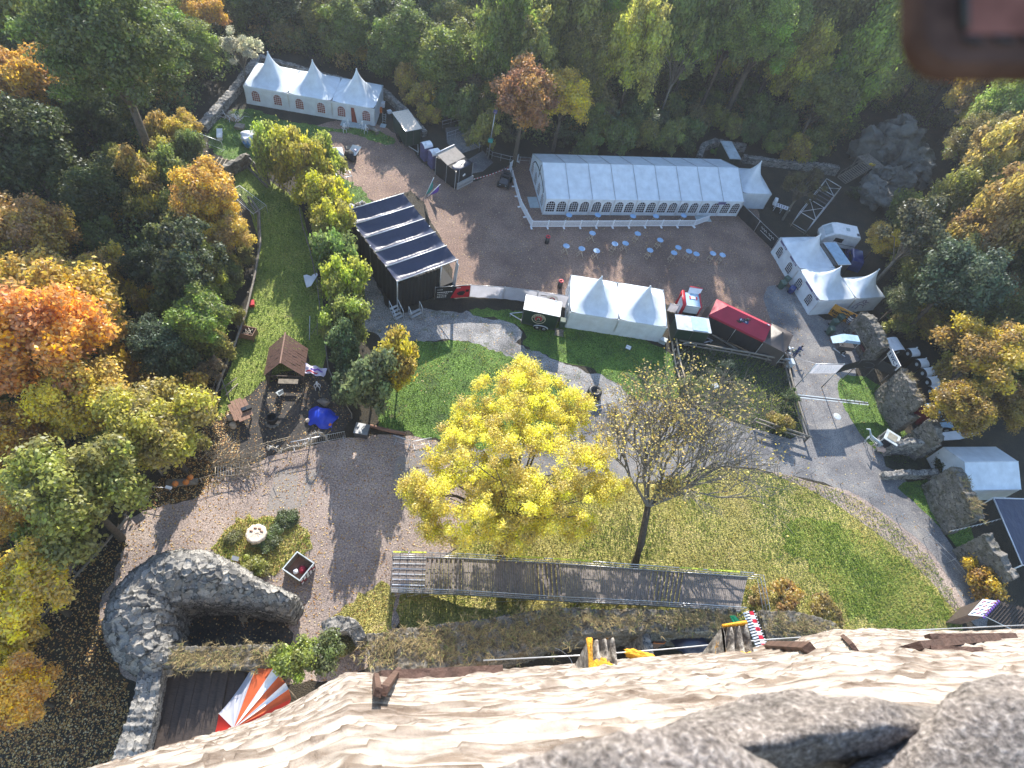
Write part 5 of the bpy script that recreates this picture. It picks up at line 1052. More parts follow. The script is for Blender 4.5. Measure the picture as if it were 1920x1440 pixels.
# ---------------------------------------------------------------- upper left camp
def box_thing(name,label,cat,px,sz,m,ang=0,z=0,lid=None,bev=.0):
    c=G(*px); T=thing(name,label,cat,(c.x,c.y,z),ang); x,y,h=sz; q=MB(); q.box(-x/2,-y/2,0,x/2,y/2,h,m); part('body',q,T)
    q=MB(); q.box(-x/2-.03,-y/2-.03,h+.002,x/2+.03,y/2+.03,h+.06,lid or m); part('lid',q,T); return T
c=G(487,268); mb=MB(); mb.blob((0,0,.7),1.0,'white_cloth',2.0,1.1,.85,.5,1.6,20,12); mb.blob((-1.1,-.5,.5),.7,'blue_cover' if 'blue_cover' in MATS else 'pale_blue',1,1,.9,.4,2,14,3); single('covered_stack',mb,'pile covered with white and pale blue sheeting beside the top of the hedge','tarpaulin',c,.55)
def canopy(label,px,s,h,m,ang,name='small_canopy'):
    c=G(*px,h); T=thing(name,label,'canopy',(c.x,c.y,0),ang); a=s/2
    q=MB(); q.add([(-a,-a,h),(a,-a,h),(a,a,h),(-a,a,h),(0,0,h+.5)],[(0,1,4),(1,2,4),(2,3,4),(3,0,4)],m); part('roof',q,T)
    for x in (-a,a):
        for y in (-a,a): q=MB(); q.tube((x*.97,y*.97,0),(x*.97,y*.97,h),.03,'alu'); part('leg',q,T)
    return T
canopy('small grey pyramid canopy beside the golden hedge bush',(630,284),1.6,2.0,'pale_roof',.5)
c=G(650,292); T=thing('leaning_panel','white panel with a small dark badge leaning behind the grey canopy','panel',c,-.6); q=MB(); q.add([(0,0,.2),(1.6,.2,.9),(1.5,1.2,1.7),(.1,.9,1.3)],[(0,1,2,3)],'white_cloth'); part('panel',q,T); q=MB(); q.box(.9,.5,1.1,1.2,.8,1.25,'purple_panel'); part('badge',q,T)
q=MB(); q.blob((.7,.1,.4),.6,'black_cloth',1.3,1,.9,.6,2,10,6); part('dark_pack',q,T)
mb=MB(); c=G(645,340)
for a,b in (((-.8,-.6),(.8,-.6)),((.8,-.6),(.8,.8)),((.8,.8),(-.8,.8)),((-.8,.8),(-.8,-.6)),((-.8,-.6),(.8,.8)),((.8,-.6),(-.8,.8))):
    mb.tube((*a,1.0),(*b,1.0),.04,'alu')
for a in ((-.8,-.6),(.8,-.6),(.8,.8),(-.8,.8)): mb.tube((*a,0),(*a,1),.04,'alu')
single('aluminium_cube',mb,'small aluminium truss frame standing by the hedge above the stage','frame',c,.7)
def pallet_bench(label,px,ang,L=1.6,name='bench',h=.45,m='wood_grey'):
    T=thing(name,label,name.replace('_',' '),G(*px),ang)
    q=MB(); [q.box(-L/2,-.3+k*.13,h,L/2,-.2+k*.13,h+.04,m) for k in range(5)]; part('seat',q,T)
    for x in (-L/2+.15,L/2-.15): q=MB(); q.box(x-.04,-.28,0,x+.04,.28,h-.002,m); part('leg',q,T)
pallet_bench('dark slatted bench in the gravel right of the grey pyramid canopy',(662,282),.6); pallet_bench('slatted bench at the front corner of the red doored tent',(699,247),-.35,1.8); pallet_bench('white bench beside the steel barrier at the upper left parapet',(413,256),-1.1,1.8,m='white_paint')
def skel(label,px,ang,seed,name='skeleton_figure',s=1.,m='white_plastic'):
    T=thing(name,label,'halloween figure',G(*px),ang); r=random.Random(seed); q=MB()
    q.path([(0,0,.35*s),(0,.03,.6*s),(0,.0,.9*s)],[.1*s,.07*s,.1*s],m,6)
    for k in range(3): q.path([(.14*math.cos(t*.63)*s,.09*math.sin(t*.63)*s,(.65+k*.09)*s) for t in range(11)],.014*s,m,4)
    for sx in (-1,1): q.path([(sx*.12*s,0,.88*s),(sx*.3*s,-.1*s,.7*s),(sx*.28*s,-.3*s,.6*s)],.03*s,m,5); q.path([(sx*.08*s,0,.36*s),(sx*.2*s,-.25*s,.4*s),(sx*.2*s,-.28*s,0)],.035*s,m,5)
    part('bones',q,T); q=MB(); q.blob((0,-.02*s,1.05*s),.12*s,m,.9,1.05,1.15,.2,2,8,seed); q.blob((0,-.09*s,.96*s),.07*s,m,1,1,.8,.1,2,6,seed); part('skull',q,T); return T
skel('left crouching white figure in the pair at the left of the red door mat',(646,247),.6,1); skel('right crouching white figure in the pair at the left of the red door mat',(653,240),-.3,2); skel('left crouching white figure in the pair right of the red door mat',(680,243),-.6,3); skel('right crouching white figure in the pair right of the red door mat',(686,249),.4,4)
c=G(720,232); T=thing('hand_truck','pale hand truck standing in the shade left of the cream roofed trailer','hand truck',c,.1); q=MB()
for x in (-.2,.2): q.tube((x,0,.1),(x,.3,1.3),.025,'pale_roof')
for k in range(4): q.tube((-.2,.05+.07*k,.3+.28*k),(.2,.05+.07*k,.3+.28*k),.02,'pale_roof')
part('frame',q,T); q=MB(); q.box(-.35,-.9,.02,.35,-.1,.06,'floor_mat'); part('base_plate',q,T)
box_thing('crate','orange crate standing against the right end of the three joined tents','crate',(712,210),(.6,.5,.5),'orange',.4); box_thing('box','white box behind the orange crate','box',(718,200),(.5,.5,.6),'white_plastic',.2); box_thing('box','white box on the ground between the tents and the cream roofed trailer','box',(730,212),(.5,.4,.3),'white_plastic',.8)
mb=MB(); r=random.Random(3)
for k in range(60): a=r.uniform(0,6.28); l=r.uniform(.6,1.5); x,y=r.uniform(-1,1),r.uniform(-.5,.5); mb.path([(x,y,.1),(x+l*.5*math.cos(a),y+l*.5*math.sin(a),.4+r.random()*.5),(x+l*math.cos(a),y+l*math.sin(a),.2+r.random()*.3)],[.03,.02,.01],'white_cloth' if k%2 else 'twig',4,False)
mb.blob((0,0,.2),.6,'twig',1.5,.8,.5,.6,3,10,4); single('brush_heap',mb,'whitish heap of brushwood on the grass left of the three joined tents','brushwood',G(437,224)); box_thing('box','low grey box half under the whitish brushwood','box',(450,240),(1.0,.8,.3),'wood_grey',.1)
T=thing('wooden_trestle','pale wooden trestle bars below the steel barrier at the upper parapet','trestle',G(410,322),.1); 
for k in range(3): q=MB(); q.bar((-.5+k*.45,-.6,.5),(-.55+k*.45,1.9,.5),.08,.08,'wood_pale'); part('beam',q,T)
for y in (-.5,1.8): q=MB(); q.bar((-.6,y,.4),(.6,y,.4),.06,.1,'wood_pale'); q.tube((-.5,y,0),(-.5,y,.4),.04,'wood_pale'); q.tube((.5,y,0),(.5,y,.4),.04,'wood_pale'); part('leg_frame',q,T)
A=[G(x,y,1.0) for x,y in ((449,348),(499,385),(475,401),(428,360))]; q=MB(); o=A[0]; T=thing('gate_panel','steel barred gate panel lying tilted over the upper end of the grass strip','gate',Vector((o.x,o.y,0)))
AA=[p-Vector((o.x,o.y,0)) for p in A]; q=MB(); q.path(AA+[AA[0]],.035,'alu',5); part('frame',q,T); q=MB()
for k in range(1,9): q.tube(AA[0].lerp(AA[3],k/9),AA[1].lerp(AA[2],k/9),.012,'steel',n=4)
part('bars',q,T); q=MB(); [q.tube((p.x,p.y,0),p,.03,'steel') for p in AA]; part('legs',q,T)
stone_wall('stone_wall','dark overgrown wall stub between parapet and hedge across the grass strip',[W4(408,322,1.4,.5),W4(440,300,1.5,.6),W4(466,290,1.3,.6)],'rubble_moss',res=.2)
A,B=G(468,310),G(508,350); u=B-A; q=MB(); q.box(0,-.05,.1,u.length,.05,1.3,'wood_grey'); q.box(0,-.5,.02,u.length,-.35,.3,'wood_grey'); single('plank_screen',q,'grey plank screen at the top of the thin pole fence','screen',A,math.atan2(u.y,u.x))
T=box_thing('equipment_case','grey equipment case with a dark device on top standing left of the stage','case',(667,448),(1.2,.9,.9),'dark_steel',.05,lid='pale_roof'); q=MB(); q.box(-.15,-.1,.965,.2,.15,1.12,'black_plastic'); part('device',q,T)
for px,lb,m,sd2 in (((645,392),'heap of grey sacks and bottles between the hedge and the stage','white_cloth',2),((684,392),'black bag and white bits heaped at the upper stage corner','black_cloth',5)):
    mb=MB(); r=random.Random(sd2)
    for k in range(7): mb.blob((r.uniform(-.8,.8),r.uniform(-.5,.5),.25),r.uniform(.2,.45),(m if k%2 else 'wood_grey'),1,1,.8,.5,2,8,k)
    for k in range(9): mb.blob((r.uniform(-.9,.9),r.uniform(-.6,.6),.5),.1,'white_plastic',1,1,1,.3,2,5,k)
    single('heap',mb,lb,'heap',G(*px))
c=G(585,525,.9); mb=MB(); pts=[(-.35,.9),(-.15,.55),(-.75,.45),(-.95,.1),(-.6,-.4),(-.2,-.9),(.25,-.75),(.35,-.1),(.3,.8),(.05,1.05)]
mb.add([(x*.95,y*1.05,.15*math.sin(x*5)+.1*math.cos(y*4)) for x,y in pts]+[(-.2,0,.25)],[(i,(i+1)%10,10) for i in range(10)],'white_cloth',True); mb.add([(x*.95,y*1.05,.15*math.sin(x*5)+.1*math.cos(y*4)-.03) for x,y in pts]+[(-.2,0,.22)],[((i+1)%10,i,10) for i in range(10)],'white_cloth',True); single('ghost_cloth',mb,'white ragged cloth hanging over the thin pole fence','cloth',c)
T=thing('easel','small white wooden easel frame leaning at the thin pole fence','frame',G(590,625)); q=MB()
for x,y in ((-.5,.9),(-.15,0.)): q.bar((x,y-.9,0),(x-.2,y,1.3),.07,.04,'pale_roof')
q.bar((-.2,-.3,.1),(.3,.4,1.1),.04,.04,'wood_grey'); q.bar((.35,-.2,0),(.1,.7,1.3),.04,.04,'wood_grey'); part('frame',q,T)
# hut
O,ang,w,d=rect((494,704),(570,706),(494,650),1.9); c=loc2w(O,ang,w/2,0); zr=zfit(c.x,c.y,680,2.5,4.5)
T=thing('shingle_hut','small open hut with a brown shingle gable roof at the camp','hut',O,ang)
for s in (0,1):
    q=MB(); nr=5; nc=11
    for i in range(nr):
        for j in range(nc):
            t0=i/nr; t1=(i+1.15)/nr; y0=(j)*d/nc+.02*random.random(); y1=(j+1)*d/nc-.01; r=random.uniform(-.015,.03)
            x=lambda t:(t*w/2 if s==0 else w-t*w/2); zz=lambda t:1.8+(zr-1.8)*t
            q.add([(x(t0)-.0,y0,zz(t0)+.05+r),(x(t0),y1,zz(t0)+.05+r),(x(min(1,t1)),y1,zz(min(1,t1))+r),(x(min(1,t1)),y0,zz(min(1,t1))+r)],[(0,3,2,1) if s==0 else (0,1,2,3)],'shingle')
            q.add([(x(t0),y0,zz(t0)+.05+r),(x(t0),y1,zz(t0)+.05+r),(x(t0),y1,zz(t0)-.0),(x(t0),y0,zz(t0)-.0)],[(0,1,2,3)],'wood_dark')
    part('roof_slope',q,T)
q=MB(); q.bar((w/2,-.1,zr+.05),(w/2,d+.1,zr+.08),.12,.07,'wood_brown'); part('ridge_board',q,T)
q=MB(); 
for x in (.15,w-.15):
    for y in (.1,d-.1): q.bar((x,y,0),(x,y,1.8),.12,.12,'wood_dark')
q.bar((.1,.1,1.75),(w-.1,.1,1.75),.1,.1,'wood_dark'); part('frame',q,T)
q=MB(); q.box(.15,d-.15,0,w-.15,d-.1,1.8,'wood_dark'); q.box(.12,.1,0,.16,d-.1,1.7,'wood_dark'); part('wall',q,T)
q=MB(); q.box(w*.3,.0,.7,w*.8,.5,.75,'wood_grey'); single('work_bench',q,'grey bench top under the front edge of the shingle hut','bench',O,ang)
c=G(526,742); T=thing('chair','pale chair standing in front of the shingle hut','chair',c,-.5); q=MB(); q.box(-.25,-.25,.43,.25,.25,.48,'pale_roof'); part('seat',q,T); q=MB(); q.box(.2,-.25,.55,.25,.25,1.05,'pale_roof'); part('backrest',q,T)
for x in (-.2,.2):
    for y in (-.2,.2): q=MB(); q.tube((x,y,0),(x,y,.43),.02,'steel'); part('leg',q,T)
A=[G(*p) for p in ((562,690),(612,686),(616,696),(575,704))]; c=G(588,694,1.8); mb=MB(); vs=[]; 
for j in range(7):
    for i in range(15): vs.append(((i/14-.5)*2.2,(j/6-.5)*.9,.12*math.sin(i*1.1+j)+.15*noise.noise(Vector((i*.5,j*.6,0)))))
mb.add(vs,gridf(7,15).tolist(),'cloth_union' if 'cloth_union' in MATS else 'white_cloth',True)
mb.add([(x,y,z+.03) for x,y,z in vs[18:26]]+[(x,y,z+.03) for x,y,z in vs[33:41]],[(i,i+1,i+9,i+8) for i in range(7)],'red_fabric',True); mb.add([(x,y,z+.03) for x,y,z in vs[50:58]]+[(x,y,z+.03) for x,y,z in vs[65:73]],[(i,i+1,i+9,i+8) for i in range(7)],'purple_cloth',True); single('draped_cloth',mb,'white, dark red and violet cloth stretched from the hut to the pole fence','cloth',c)
c=G(512,792); T=thing('cauldron','black round cauldron standing on stones in the camp','cauldron',c); q=MB(); q.lathe([(.0,.15),(.3,.2),(.48,.5),(.42,.85),(.46,.92),(.38,.92),(.36,.85),(.38,.5),(0,.3)],'black_plastic',n=20); part('pot',q,T)
for k in range(5): a=-2.6+k*.55; q=MB(); q.blob((.5*math.cos(a),.5*math.sin(a),.1),.16,'rock',1,1,.8,.4,2,8,k); part('hearth_stone',q,T)
mb=MB(); n=22; vs=[]
for i in range(n+1):
    for j in range(n+1):
        x=(i/n-.5)*2.4; y=(j/n-.5)*1.9; rr2=(x/1.2)**2+(y/.95)**2; z=max(.03,.85*(1-rr2*.75))+.12*noise.noise(Vector((x*2,y*2,0)))+.25*math.exp(-((x+.4)**2+(y-.7)**2)*9)
        vs.append((x*(1+.1*math.sin(y*4)),y*(1+.12*math.sin(x*5)),z))
mb.add(vs,gridf(n+1,n+1)[:,::-1].tolist(),'blue_tarp',True); single('blue_tarpaulin',mb,'bright blue tarpaulin covering a heap in the camp','tarpaulin',G(604,785))
for px,lb,m,r2 in (((619,797),'small orange pumpkin at the lower right edge of the blue tarpaulin','pumpkin',.17),((577,790),'pale pumpkin at the left edge of the blue tarpaulin','cream',.2)):
    mb=MB(); vs=[]; n=20
    for i in range(9):
        th=math.pi*i/8
        for j in range(n): ph=2*math.pi*j/n; k=1+.1*math.cos(ph*7); vs.append((r2*math.sin(th)*math.cos(ph)*k,r2*math.sin(th)*math.sin(ph)*k,r2*.8+r2*.8*math.cos(th)))
    mb.add(vs,[(i*n+j,(i+1)*n+j,(i+1)*n+(j+1)%n,i*n+(j+1)%n) for i in range(8) for j in range(n)],m,True); mb.tube((0,0,r2*1.5),(0,.03,r2*2),.02,'twig'); single('pumpkin',mb,lb,'pumpkin',G(*px))
skel('small pale cross shaped skeleton lying open armed on the dark camp ground',(596,728),.4,9,s=.9); mb=MB(); mb.blob((0,0,.25),.45,'wood_grey',1.2,.7,.6,.5,2,10,3); single('sack',mb,'grey brown sack behind the blue tarpaulin','sack',G(608,757))
c=G(450,768,.9); T=thing('wooden_table','brown plank table with rounded corners beside the rail fence','table',(c.x,c.y,0),-.78)
q=MB(); 
for k in range(5): y=-.75+k*.31; e=.25 if k in(0,4) else 0; q.box(-1.15+e,y,.85,1.15-e,y+.29,.9,'wood_brown')
part('table_top',q,T)
for x in (-.8,.8):
    for y in (-.5,.5): q=MB(); q.box(x-.05,y-.05,0,x+.05,y+.05,.85,'wood_dark'); part('leg',q,T)
mb=MB(); mb.box(-.25,-.4,0,.2,.4,.04,'black_plastic'); mb.box(-.2,-.35,.04,.15,-.02,.07,'glass_dark'); mb.box(.22,-.4,.0,.26,.4,.25,'black_plastic'); single('dark_tray',mb,'black tray lying on the right end of the brown plank table','tray',G(462,766,.905),-.78)
for px,lb in (((432,785),'tree stump stool at the left side of the plank table'),((438,800),'tree stump stool below the plank table')):
    mb=MB(); mb.lathe([(.27,0),(.25,.45),(0,.45)],'wood_pale',n=12); single('stump_stool',mb,lb,'stool',G(*px))
T=thing('tripod_frame','leaning frame of rough poles tied together at the rail fence above the table','frame',G(418,740)); q=MB()
for a,b in (((-.6,1.2,.9),(1.0,-.6,.1)),((-.6,-.1,.1),(.9,1.3,1.2)),((.7,1.4,.1),(.75,-.5,1.0)),((-.9,-.5,.2),(-.6,.9,1.3)),((-1.0,-.7,1.0),(.2,-1.1,.6))): q.tube(a,b,.05,'wood_grey')
part('poles',q,T)
q=MB(); q.box(-.45,-.05,.3,.5,.05,1.2,'wood_grey'); 
T=thing('wooden_crate','open wooden crate full of sticks beside the rail fence','crate',G(467,632),.05); q=MB()
for x0,y0,x1,y1 in ((-.7,-.5,.7,-.44),(-.7,.44,.7,.5),(-.7,-.44,-.64,.44),(.64,-.44,.7,.44)): q.box(x0,y0,.3,x1,y1,1.0,'wood_brown')
for x in (-.65,.65):
    for y in (-.45,.45): q.box(x-.04,y-.04,0,x+.04,y+.04,.298,'wood_brown')
part('sides',q,T); q=MB(); q.box(-.63,-.43,.32,.63,.43,.38,'wood_dark')
for k in range(14): q.tube((random.uniform(-.5,.5),random.uniform(-.35,.35),.5),(random.uniform(-.5,.5),random.uniform(-.35,.35),.95),.03,'twig' if k%2 else 'cream')
part('sticks',q,T); box_thing('red_box','small red plastic box on the grass beside the rail fence','box',(473,572),(.45,.6,.35),'red_paint',.5)
def garland(label,pts,n,sp,m='twig',name='garland',cat='garland'):
    mb=MB(); r=random.Random(len(pts)); P3=[Vector(p) for p in pts]; mb.path(P3,.05,m,5)
    for k in range(n):
        i=r.random()*(len(P3)-1.001); p=P3[int(i)].lerp(P3[int(i)+1],i%1); q=p+Vector((r.gauss(0,sp),r.gauss(0,sp),r.gauss(0,sp))); mb.path([p,q],[.02,.006],m if k%3 else 'white_cloth',3,False)
    single(name,mb,label,cat)
a,b=G(580,838),G(614,828); garland('arched dry twig garland standing behind the long crowd barrier',[a+(b-a)*(.5-.5*math.cos(t))+Vector((0,0,1.9*math.sin(t))) for t in [math.pi*k/10 for k in range(11)]],260,.16)
garland('dry garland lying along the left part of the long crowd barrier',[G(x,y,.8) for x,y in ((520,848),(545,838),(565,836),(585,828))],160,.14)
garland('dry brown branch entangled at the rope fence post',[G(500,842,.9),G(512,838,1.1),G(522,842,.7)],70,.2)
mb=MB(); r=random.Random(12)
for k in range(150):
    x,y=r.gauss(0,1.1),r.gauss(0,.6); a=r.gauss(.6,.7); l=r.uniform(.5,1.7); mb.path([(x,y,.15+r.random()*.3),(x+l*.6*math.cos(a),y+l*.6*math.sin(a),.4+r.random()*.6),(x+l*math.cos(a),y+l*math.sin(a),.3+r.random()*.9)],[.035,.02,.008],'twig',3,False)
single('branch_pile',mb,'pile of bare branches below the camp, left of the rope fence','brushwood',G(430,872))
T=thing('wire_cage','low dark mesh cage in the branches below the camp','cage',G(432,888),.45); q=MB()
for a,b in (((-1,-.5),(1,-.5)),((1,-.5),(1,.5)),((1,.5),(-1,.5)),((-1,.5),(-1,-.5))): q.tube((*a,.6),(*b,.6),.03,'twig'); q.tube((*a,0),(*a,.6),.03,'twig')
for k in range(1,10): q.tube((-1+.2*k,-.5,.6),(-1+.2*k,.5,.6),.008,'steel',n=3)
part('frame',q,T)
c=G(345,908); mb=MB(); mb.path([(-1.1,-.35,.3),(0,0,.33),(1.0,.4,.3)],[.33,.3,.26],'bark_grey',10); single('log',mb,'thick fallen log carrying three orange pumpkins','log',c)
for i,(px,lb) in enumerate((((330,909),'left pumpkin on the fallen log'),((350,906),'middle pumpkin on the fallen log'),((358,897),'right pumpkin at the end of the fallen log'))):
    mb=MB(); vs=[]; n=20; r2=.24
    for k in range(9):
        th=math.pi*k/8
        for j in range(n): ph=2*math.pi*j/n; kk=1+.1*math.cos(ph*7); vs.append((r2*math.sin(th)*math.cos(ph)*kk,r2*math.sin(th)*math.sin(ph)*kk,r2*.8+r2*.8*math.cos(th)))
    mb.add(vs,[(a*n+j,(a+1)*n+j,(a+1)*n+(j+1)%n,a*n+(j+1)%n) for a in range(8) for j in range(n)],'pumpkin',True); mb.tube((0,0,r2*1.5),(0,.03,r2*2),.025,'twig'); p=G(*px,.6); single('pumpkin',mb,'orange '+lb,'pumpkin',p)
T=thing('folding_table','small white folding table under the yellow green tree near the log','table',G(268,935),-.5); q=MB(); q.box(-.6,-.35,.72,.6,.35,.76,'white_plastic'); part('table_top',q,T); q=MB(); [q.tube((x,y,0),(x,y,.72),.02,'steel') for x in (-.5,.5) for y in (-.3,.3)]; part('legs',q,T)
T=thing('floodlight','white floodlight head on a thin horizontal pole beside the log','lamp',G(322,925)); q=MB(); q.tube((0,0,0),(0,0,1.0),.03,'steel'); q.tube((0,0,1.),(-1.6,-.3,.9),.02,'steel'); part('stand',q,T); q=MB(); q.box(-.15,-.1,1.0,.3,.12,1.15,'white_paint'); part('lamp_head',q,T)
T=box_thing('metal_box','square metal box with a patterned silvery lid at the camp corner','box',(679,812),(1.15,1.0,.7),'dark_steel',.08,lid='steel'); 
mb=MB(); P_=[G(*p,0) for p in ((694,800),(725,808),(760,815))]; mb.path([p+Vector((0,0,.15)) for p in P_],.18,'wood_brown',6); single('brick_edging',mb,'low red brown edging running from the metal box to the lawn','edging')
# ---------------------------------------------------------------- around the round bed
c=G(480,1000,.9); T=thing('covered_table','round cream cloth covered table in front of the round ruin','table',(c.x,c.y,0)); q=MB(); n=40; vs=[]
for k,(r_,z_) in enumerate(((0,.95),(.3,.93),(.55,.9),(.72,.95),(.76,.8),(.72,.4),(.70,.1))): vs+=[((r_+(.04*math.sin(j*1.57+k) if k>2 else 0))*math.cos(6.283*j/n),(r_+(.04*math.sin(j*1.57+k) if k>2 else 0))*math.sin(6.283*j/n),z_+.05*noise.noise(Vector((j*.5,k,0)))) for j in range(n)]
q.add(vs,[(i*n+j,i*n+(j+1)%n,(i+1)*n+(j+1)%n,(i+1)*n+j) for i in range(6) for j in range(n)],'cream',True); part('cover',q,T); q=MB(); [q.blob((.4*math.cos(a),.4*math.sin(a),.95),.07,'wood_brown',2,1,.5,.5,2,6,int(a*3)) for a in (.6,1.3,2.1,3.)]; part('wrinkles',q,T)
T=thing('signpost','wooden signpost with a small tilted white board in the round bed','sign',G(451,1062)); q=MB(); q.bar((0,0,0),(0,0,1.7),.12,.12,'wood_brown'); part('post',q,T); q=MB(); q.add([(-.25,-.15,1.75),(.25,-.15,1.75),(.25,.12,1.9),(-.25,.12,1.9),(-.25,-.15,1.7),(.25,-.15,1.7),(.25,.12,1.85),(-.25,.12,1.85)],[(0,1,2,3),(7,6,5,4),(0,4,5,1),(1,5,6,2),(2,6,7,3),(3,7,4,0)],'white_paint'); part('board',q,T)
O,ang,w,d=rect((562,1089),(589,1056),(533,1063),1.1); T=thing('checked_box','open wooden box with white and dark red checked side beside the round bed','box',O,ang)
q=MB(); q.box(0,0,0,w,.06,1.1,'wood_dark'); q.box(0,d-.06,0,w,d,1.1,'wood_grey'); q.box(0,.06,0,.06,d-.06,1.1,'wood_grey'); q.box(w-.06,.06,0,w,d-.06,1.1,'wood_grey'); q.box(.06,.06,.3,w-.06,d-.06,.36,'wood_brown'); part('box_sides',q,T)
q=MB()
for i in range(5):
    for j in range(3): q.box(w*(.03+.194*i),-.03,.08+j*.34,w*(.03+.194*i)+w*.13,-.002,.08+j*.34+.24,'red_fabric' if (i+j)%4==1 else 'white_paint')
part('checks',q,T)
q=MB(); q.box(-.03,-.03,1.1,w+.03,.05,1.14,'pale_roof'); q.box(-.03,d-.05,1.1,w+.03,d+.03,1.14,'pale_roof'); q.box(-.03,.05,1.1,.05,d-.05,1.14,'pale_roof'); q.box(w-.05,.05,1.1,w+.03,d-.05,1.14,'pale_roof'); part('rim',q,T); q=MB(); q.blob((w*.55,d*.35,.55),.28,'red_fabric',1,1,.8,.4,2,8,2); q.blob((w*.3,d*.55,.5),.2,'white_cloth',1,1,.8,.4,2,8,3); part('contents',q,T)
mb=MB(); r=random.Random(6)
for k in range(26): mb.path([(r.gauss(0,.12),r.gauss(0,.12),.9),(r.gauss(0,.22),r.gauss(0,.2),.5+r.random()*.7)],[.05,.02],'twig',4,False)
mb.tube((0,0,0),(0,0,.9),.05,'twig'); single('ghost_figure',mb,'pale ragged hanging figure in the dark hollow of the round ruin','halloween figure',G(462,1165))
mb=MB(); mb.lathe([(.35,2.0),(.05,2.25),(0,2.3)],'steel',n=8,smooth=False); mb.tube((0,0,0),(0,0,2.1),.04,'steel'); single('roof_vent',mb,'small grey conical vent cap on the curved wall remnant','vent',G(655,1185))
# dark plank roof and striped fan awning at the lower left
O=G(312,1262,3.0); A=[G(*p,z) for p,z in (((312,1262),3.0),((520,1262),3.0),((500,1420),2.6),((258,1480),2.6))]; T=thing('plank_roof','dark weathered plank roof between the lower walls','roof'); q=MB(); n=14
for k in range(n):
    a,b=A[0].lerp(A[1],k/n),A[0].lerp(A[1],(k+.96)/n); c_,d_=A[3].lerp(A[2],(k+.96)/n),A[3].lerp(A[2],k/n); h=Vector((0,0,.05*(k%2)+.4*(1-abs(2*k/n-1))))
    q.add([a+h,b+h,c_+h,d_+h,a+h-Vector((0,0,.05)),b+h-Vector((0,0,.05)),c_+h-Vector((0,0,.05)),d_+h-Vector((0,0,.05))],[(3,2,1,0),(0,4,5,1),(1,5,6,2),(2,6,7,3),(3,7,4,0)],'wood_dark')
part('boards',q,T)
q=MB(); [q.tube((p.x,p.y,0),p,.08,'wood_dark') for p in A]; part('posts',q,T)
ap=G(438,1366,4.2); F_=[((402,1378),3.3,'red_cloth'),((410,1338),3.4,'mesh_white'),((440,1302),3.6,'mesh_white'),((468,1259),3.8,'mesh_white'),((479,1253),4.2,'orange_cloth'),((512,1253),4.4,'white_cloth'),((524,1266),4.4,'orange_cloth'),((535,1280),4.3,'white_cloth'),((541,1292),4.2,'orange_cloth'),((546,1310),4.0,'red_cloth'),((530,1345),3.6,None)]
fabric('orange_cloth',(.72,.14,.04),.6,.4,.35); fabric('red_cloth',(.62,.03,.015),.6,.4,.3)
T=thing('striped_awning','orange, red and white striped fan shaped awning in the lower left courtyard','awning')
for (a,za,m),(b,zb,_) in zip(F_[:-1],F_[1:]):
    P1,P2=G(*a,za),G(*b,zb); q=MB(); vs=[]; n=8
    for i in range(n+1):
        for j in range(5):
            p=ap.lerp(P1.lerp(P2,j/4),max(.01,i/n)); p=p+Vector((0,0,-.12*math.sin(math.pi*j/4)*i/n)); vs.append(p)
    q.add(vs,gridf(n+1,5).tolist(),m,True); part('stripe',q,T)
q=MB(); q.tube((ap.x,ap.y,0),ap,.05,'wood_pale'); part('pole',q,T)
for p,z in (((410,1338),3.4),((479,1253),4.2),((541,1292),4.2)): g=G(*p,z); q=MB(); q.tube((g.x,g.y,0),g,.04,'wood_pale'); part('pole',q,T)
# ---------------------------------------------------------------- right side objects
def bin_(label,px,m,ang=0,name='wheelie_bin'):
    T=thing(name,label,'bin',G(*px),ang); q=MB(); q.add([(-.22,-.25,.05),(.22,-.25,.05),(.22,.25,.05),(-.22,.25,.05),(-.29,-.34,1.0),(.29,-.34,1.0),(.29,.34,1.0),(-.29,.34,1.0)],[(3,2,1,0),(0,1,5,4),(1,2,6,5),(2,3,7,6),(3,0,4,7),(4,5,6,7)],m); part('body',q,T)
    q=MB(); q.add([(-.31,-.38,1.01),(.31,-.38,1.01),(.31,.36,1.01),(-.31,.36,1.01),(-.26,-.3,1.09),(.26,-.3,1.09),(.26,.3,1.09),(-.26,.3,1.09)],[(0,1,5,4),(1,2,6,5),(2,3,7,6),(3,0,4,7),(4,5,6,7)],m); part('lid',q,T)
    for x in (-.27,.27): q=MB(); n=10; q.add([(x+k,.28+.1*math.cos(.6283*j),.1+.1*math.sin(.6283*j)) for k in (-.03,.03) for j in range(n)],[(j,(j+1)%n,n+(j+1)%n,n+j) for j in range(n)]+[tuple(range(n)),tuple(range(n,2*n))],'rubber'); part('wheel',q,T)
mat('bin_green',(.05,.09,.07),.5,.2,4)
bin_('dark green bin at the foot of the peaked tents, left of the blue barrel',(1462,540),'bin_green',.5); bin_('grey green bin just above the blue barrel',(1470,532),'bin_green',.8)
mb=MB(); mb.lathe([(.0,.0),(.34,0),(.38,.45),(.34,.95),(.2,1.0),(0,1.0)],'blue_paint'); single('blue_barrel',mb,'blue plastic barrel at the foot of the peaked tents','barrel',G(1481,548))
bin_('grey green bin in front of the tiger striped banner',(1559,612),'bin_green',.4); bin_('grey green bin nearest the road, left of the grey food cart',(1552,626),'bin_green',.3); bin_('grey green bin between the tiger striped banner and the food cart',(1570,603),'bin_green',.6)
box_thing('box','grey plastic box at the right corner of the double white tent','box',(1241,642),(.7,.5,.5),'pale_roof',-.2); bin_('grey bin at the left corner of the double white tent',(1052,612),'bin_green',.1)
mb=MB(); mb.box(-.3,-.3,0,.3,.3,.04,'dark_steel'); mb.box(-.25,-.25,.04,.25,.25,.09,'white_paint'); single('white_board',mb,'small framed white panel on the grass below the double tent','panel',G(1178,652),-.2)
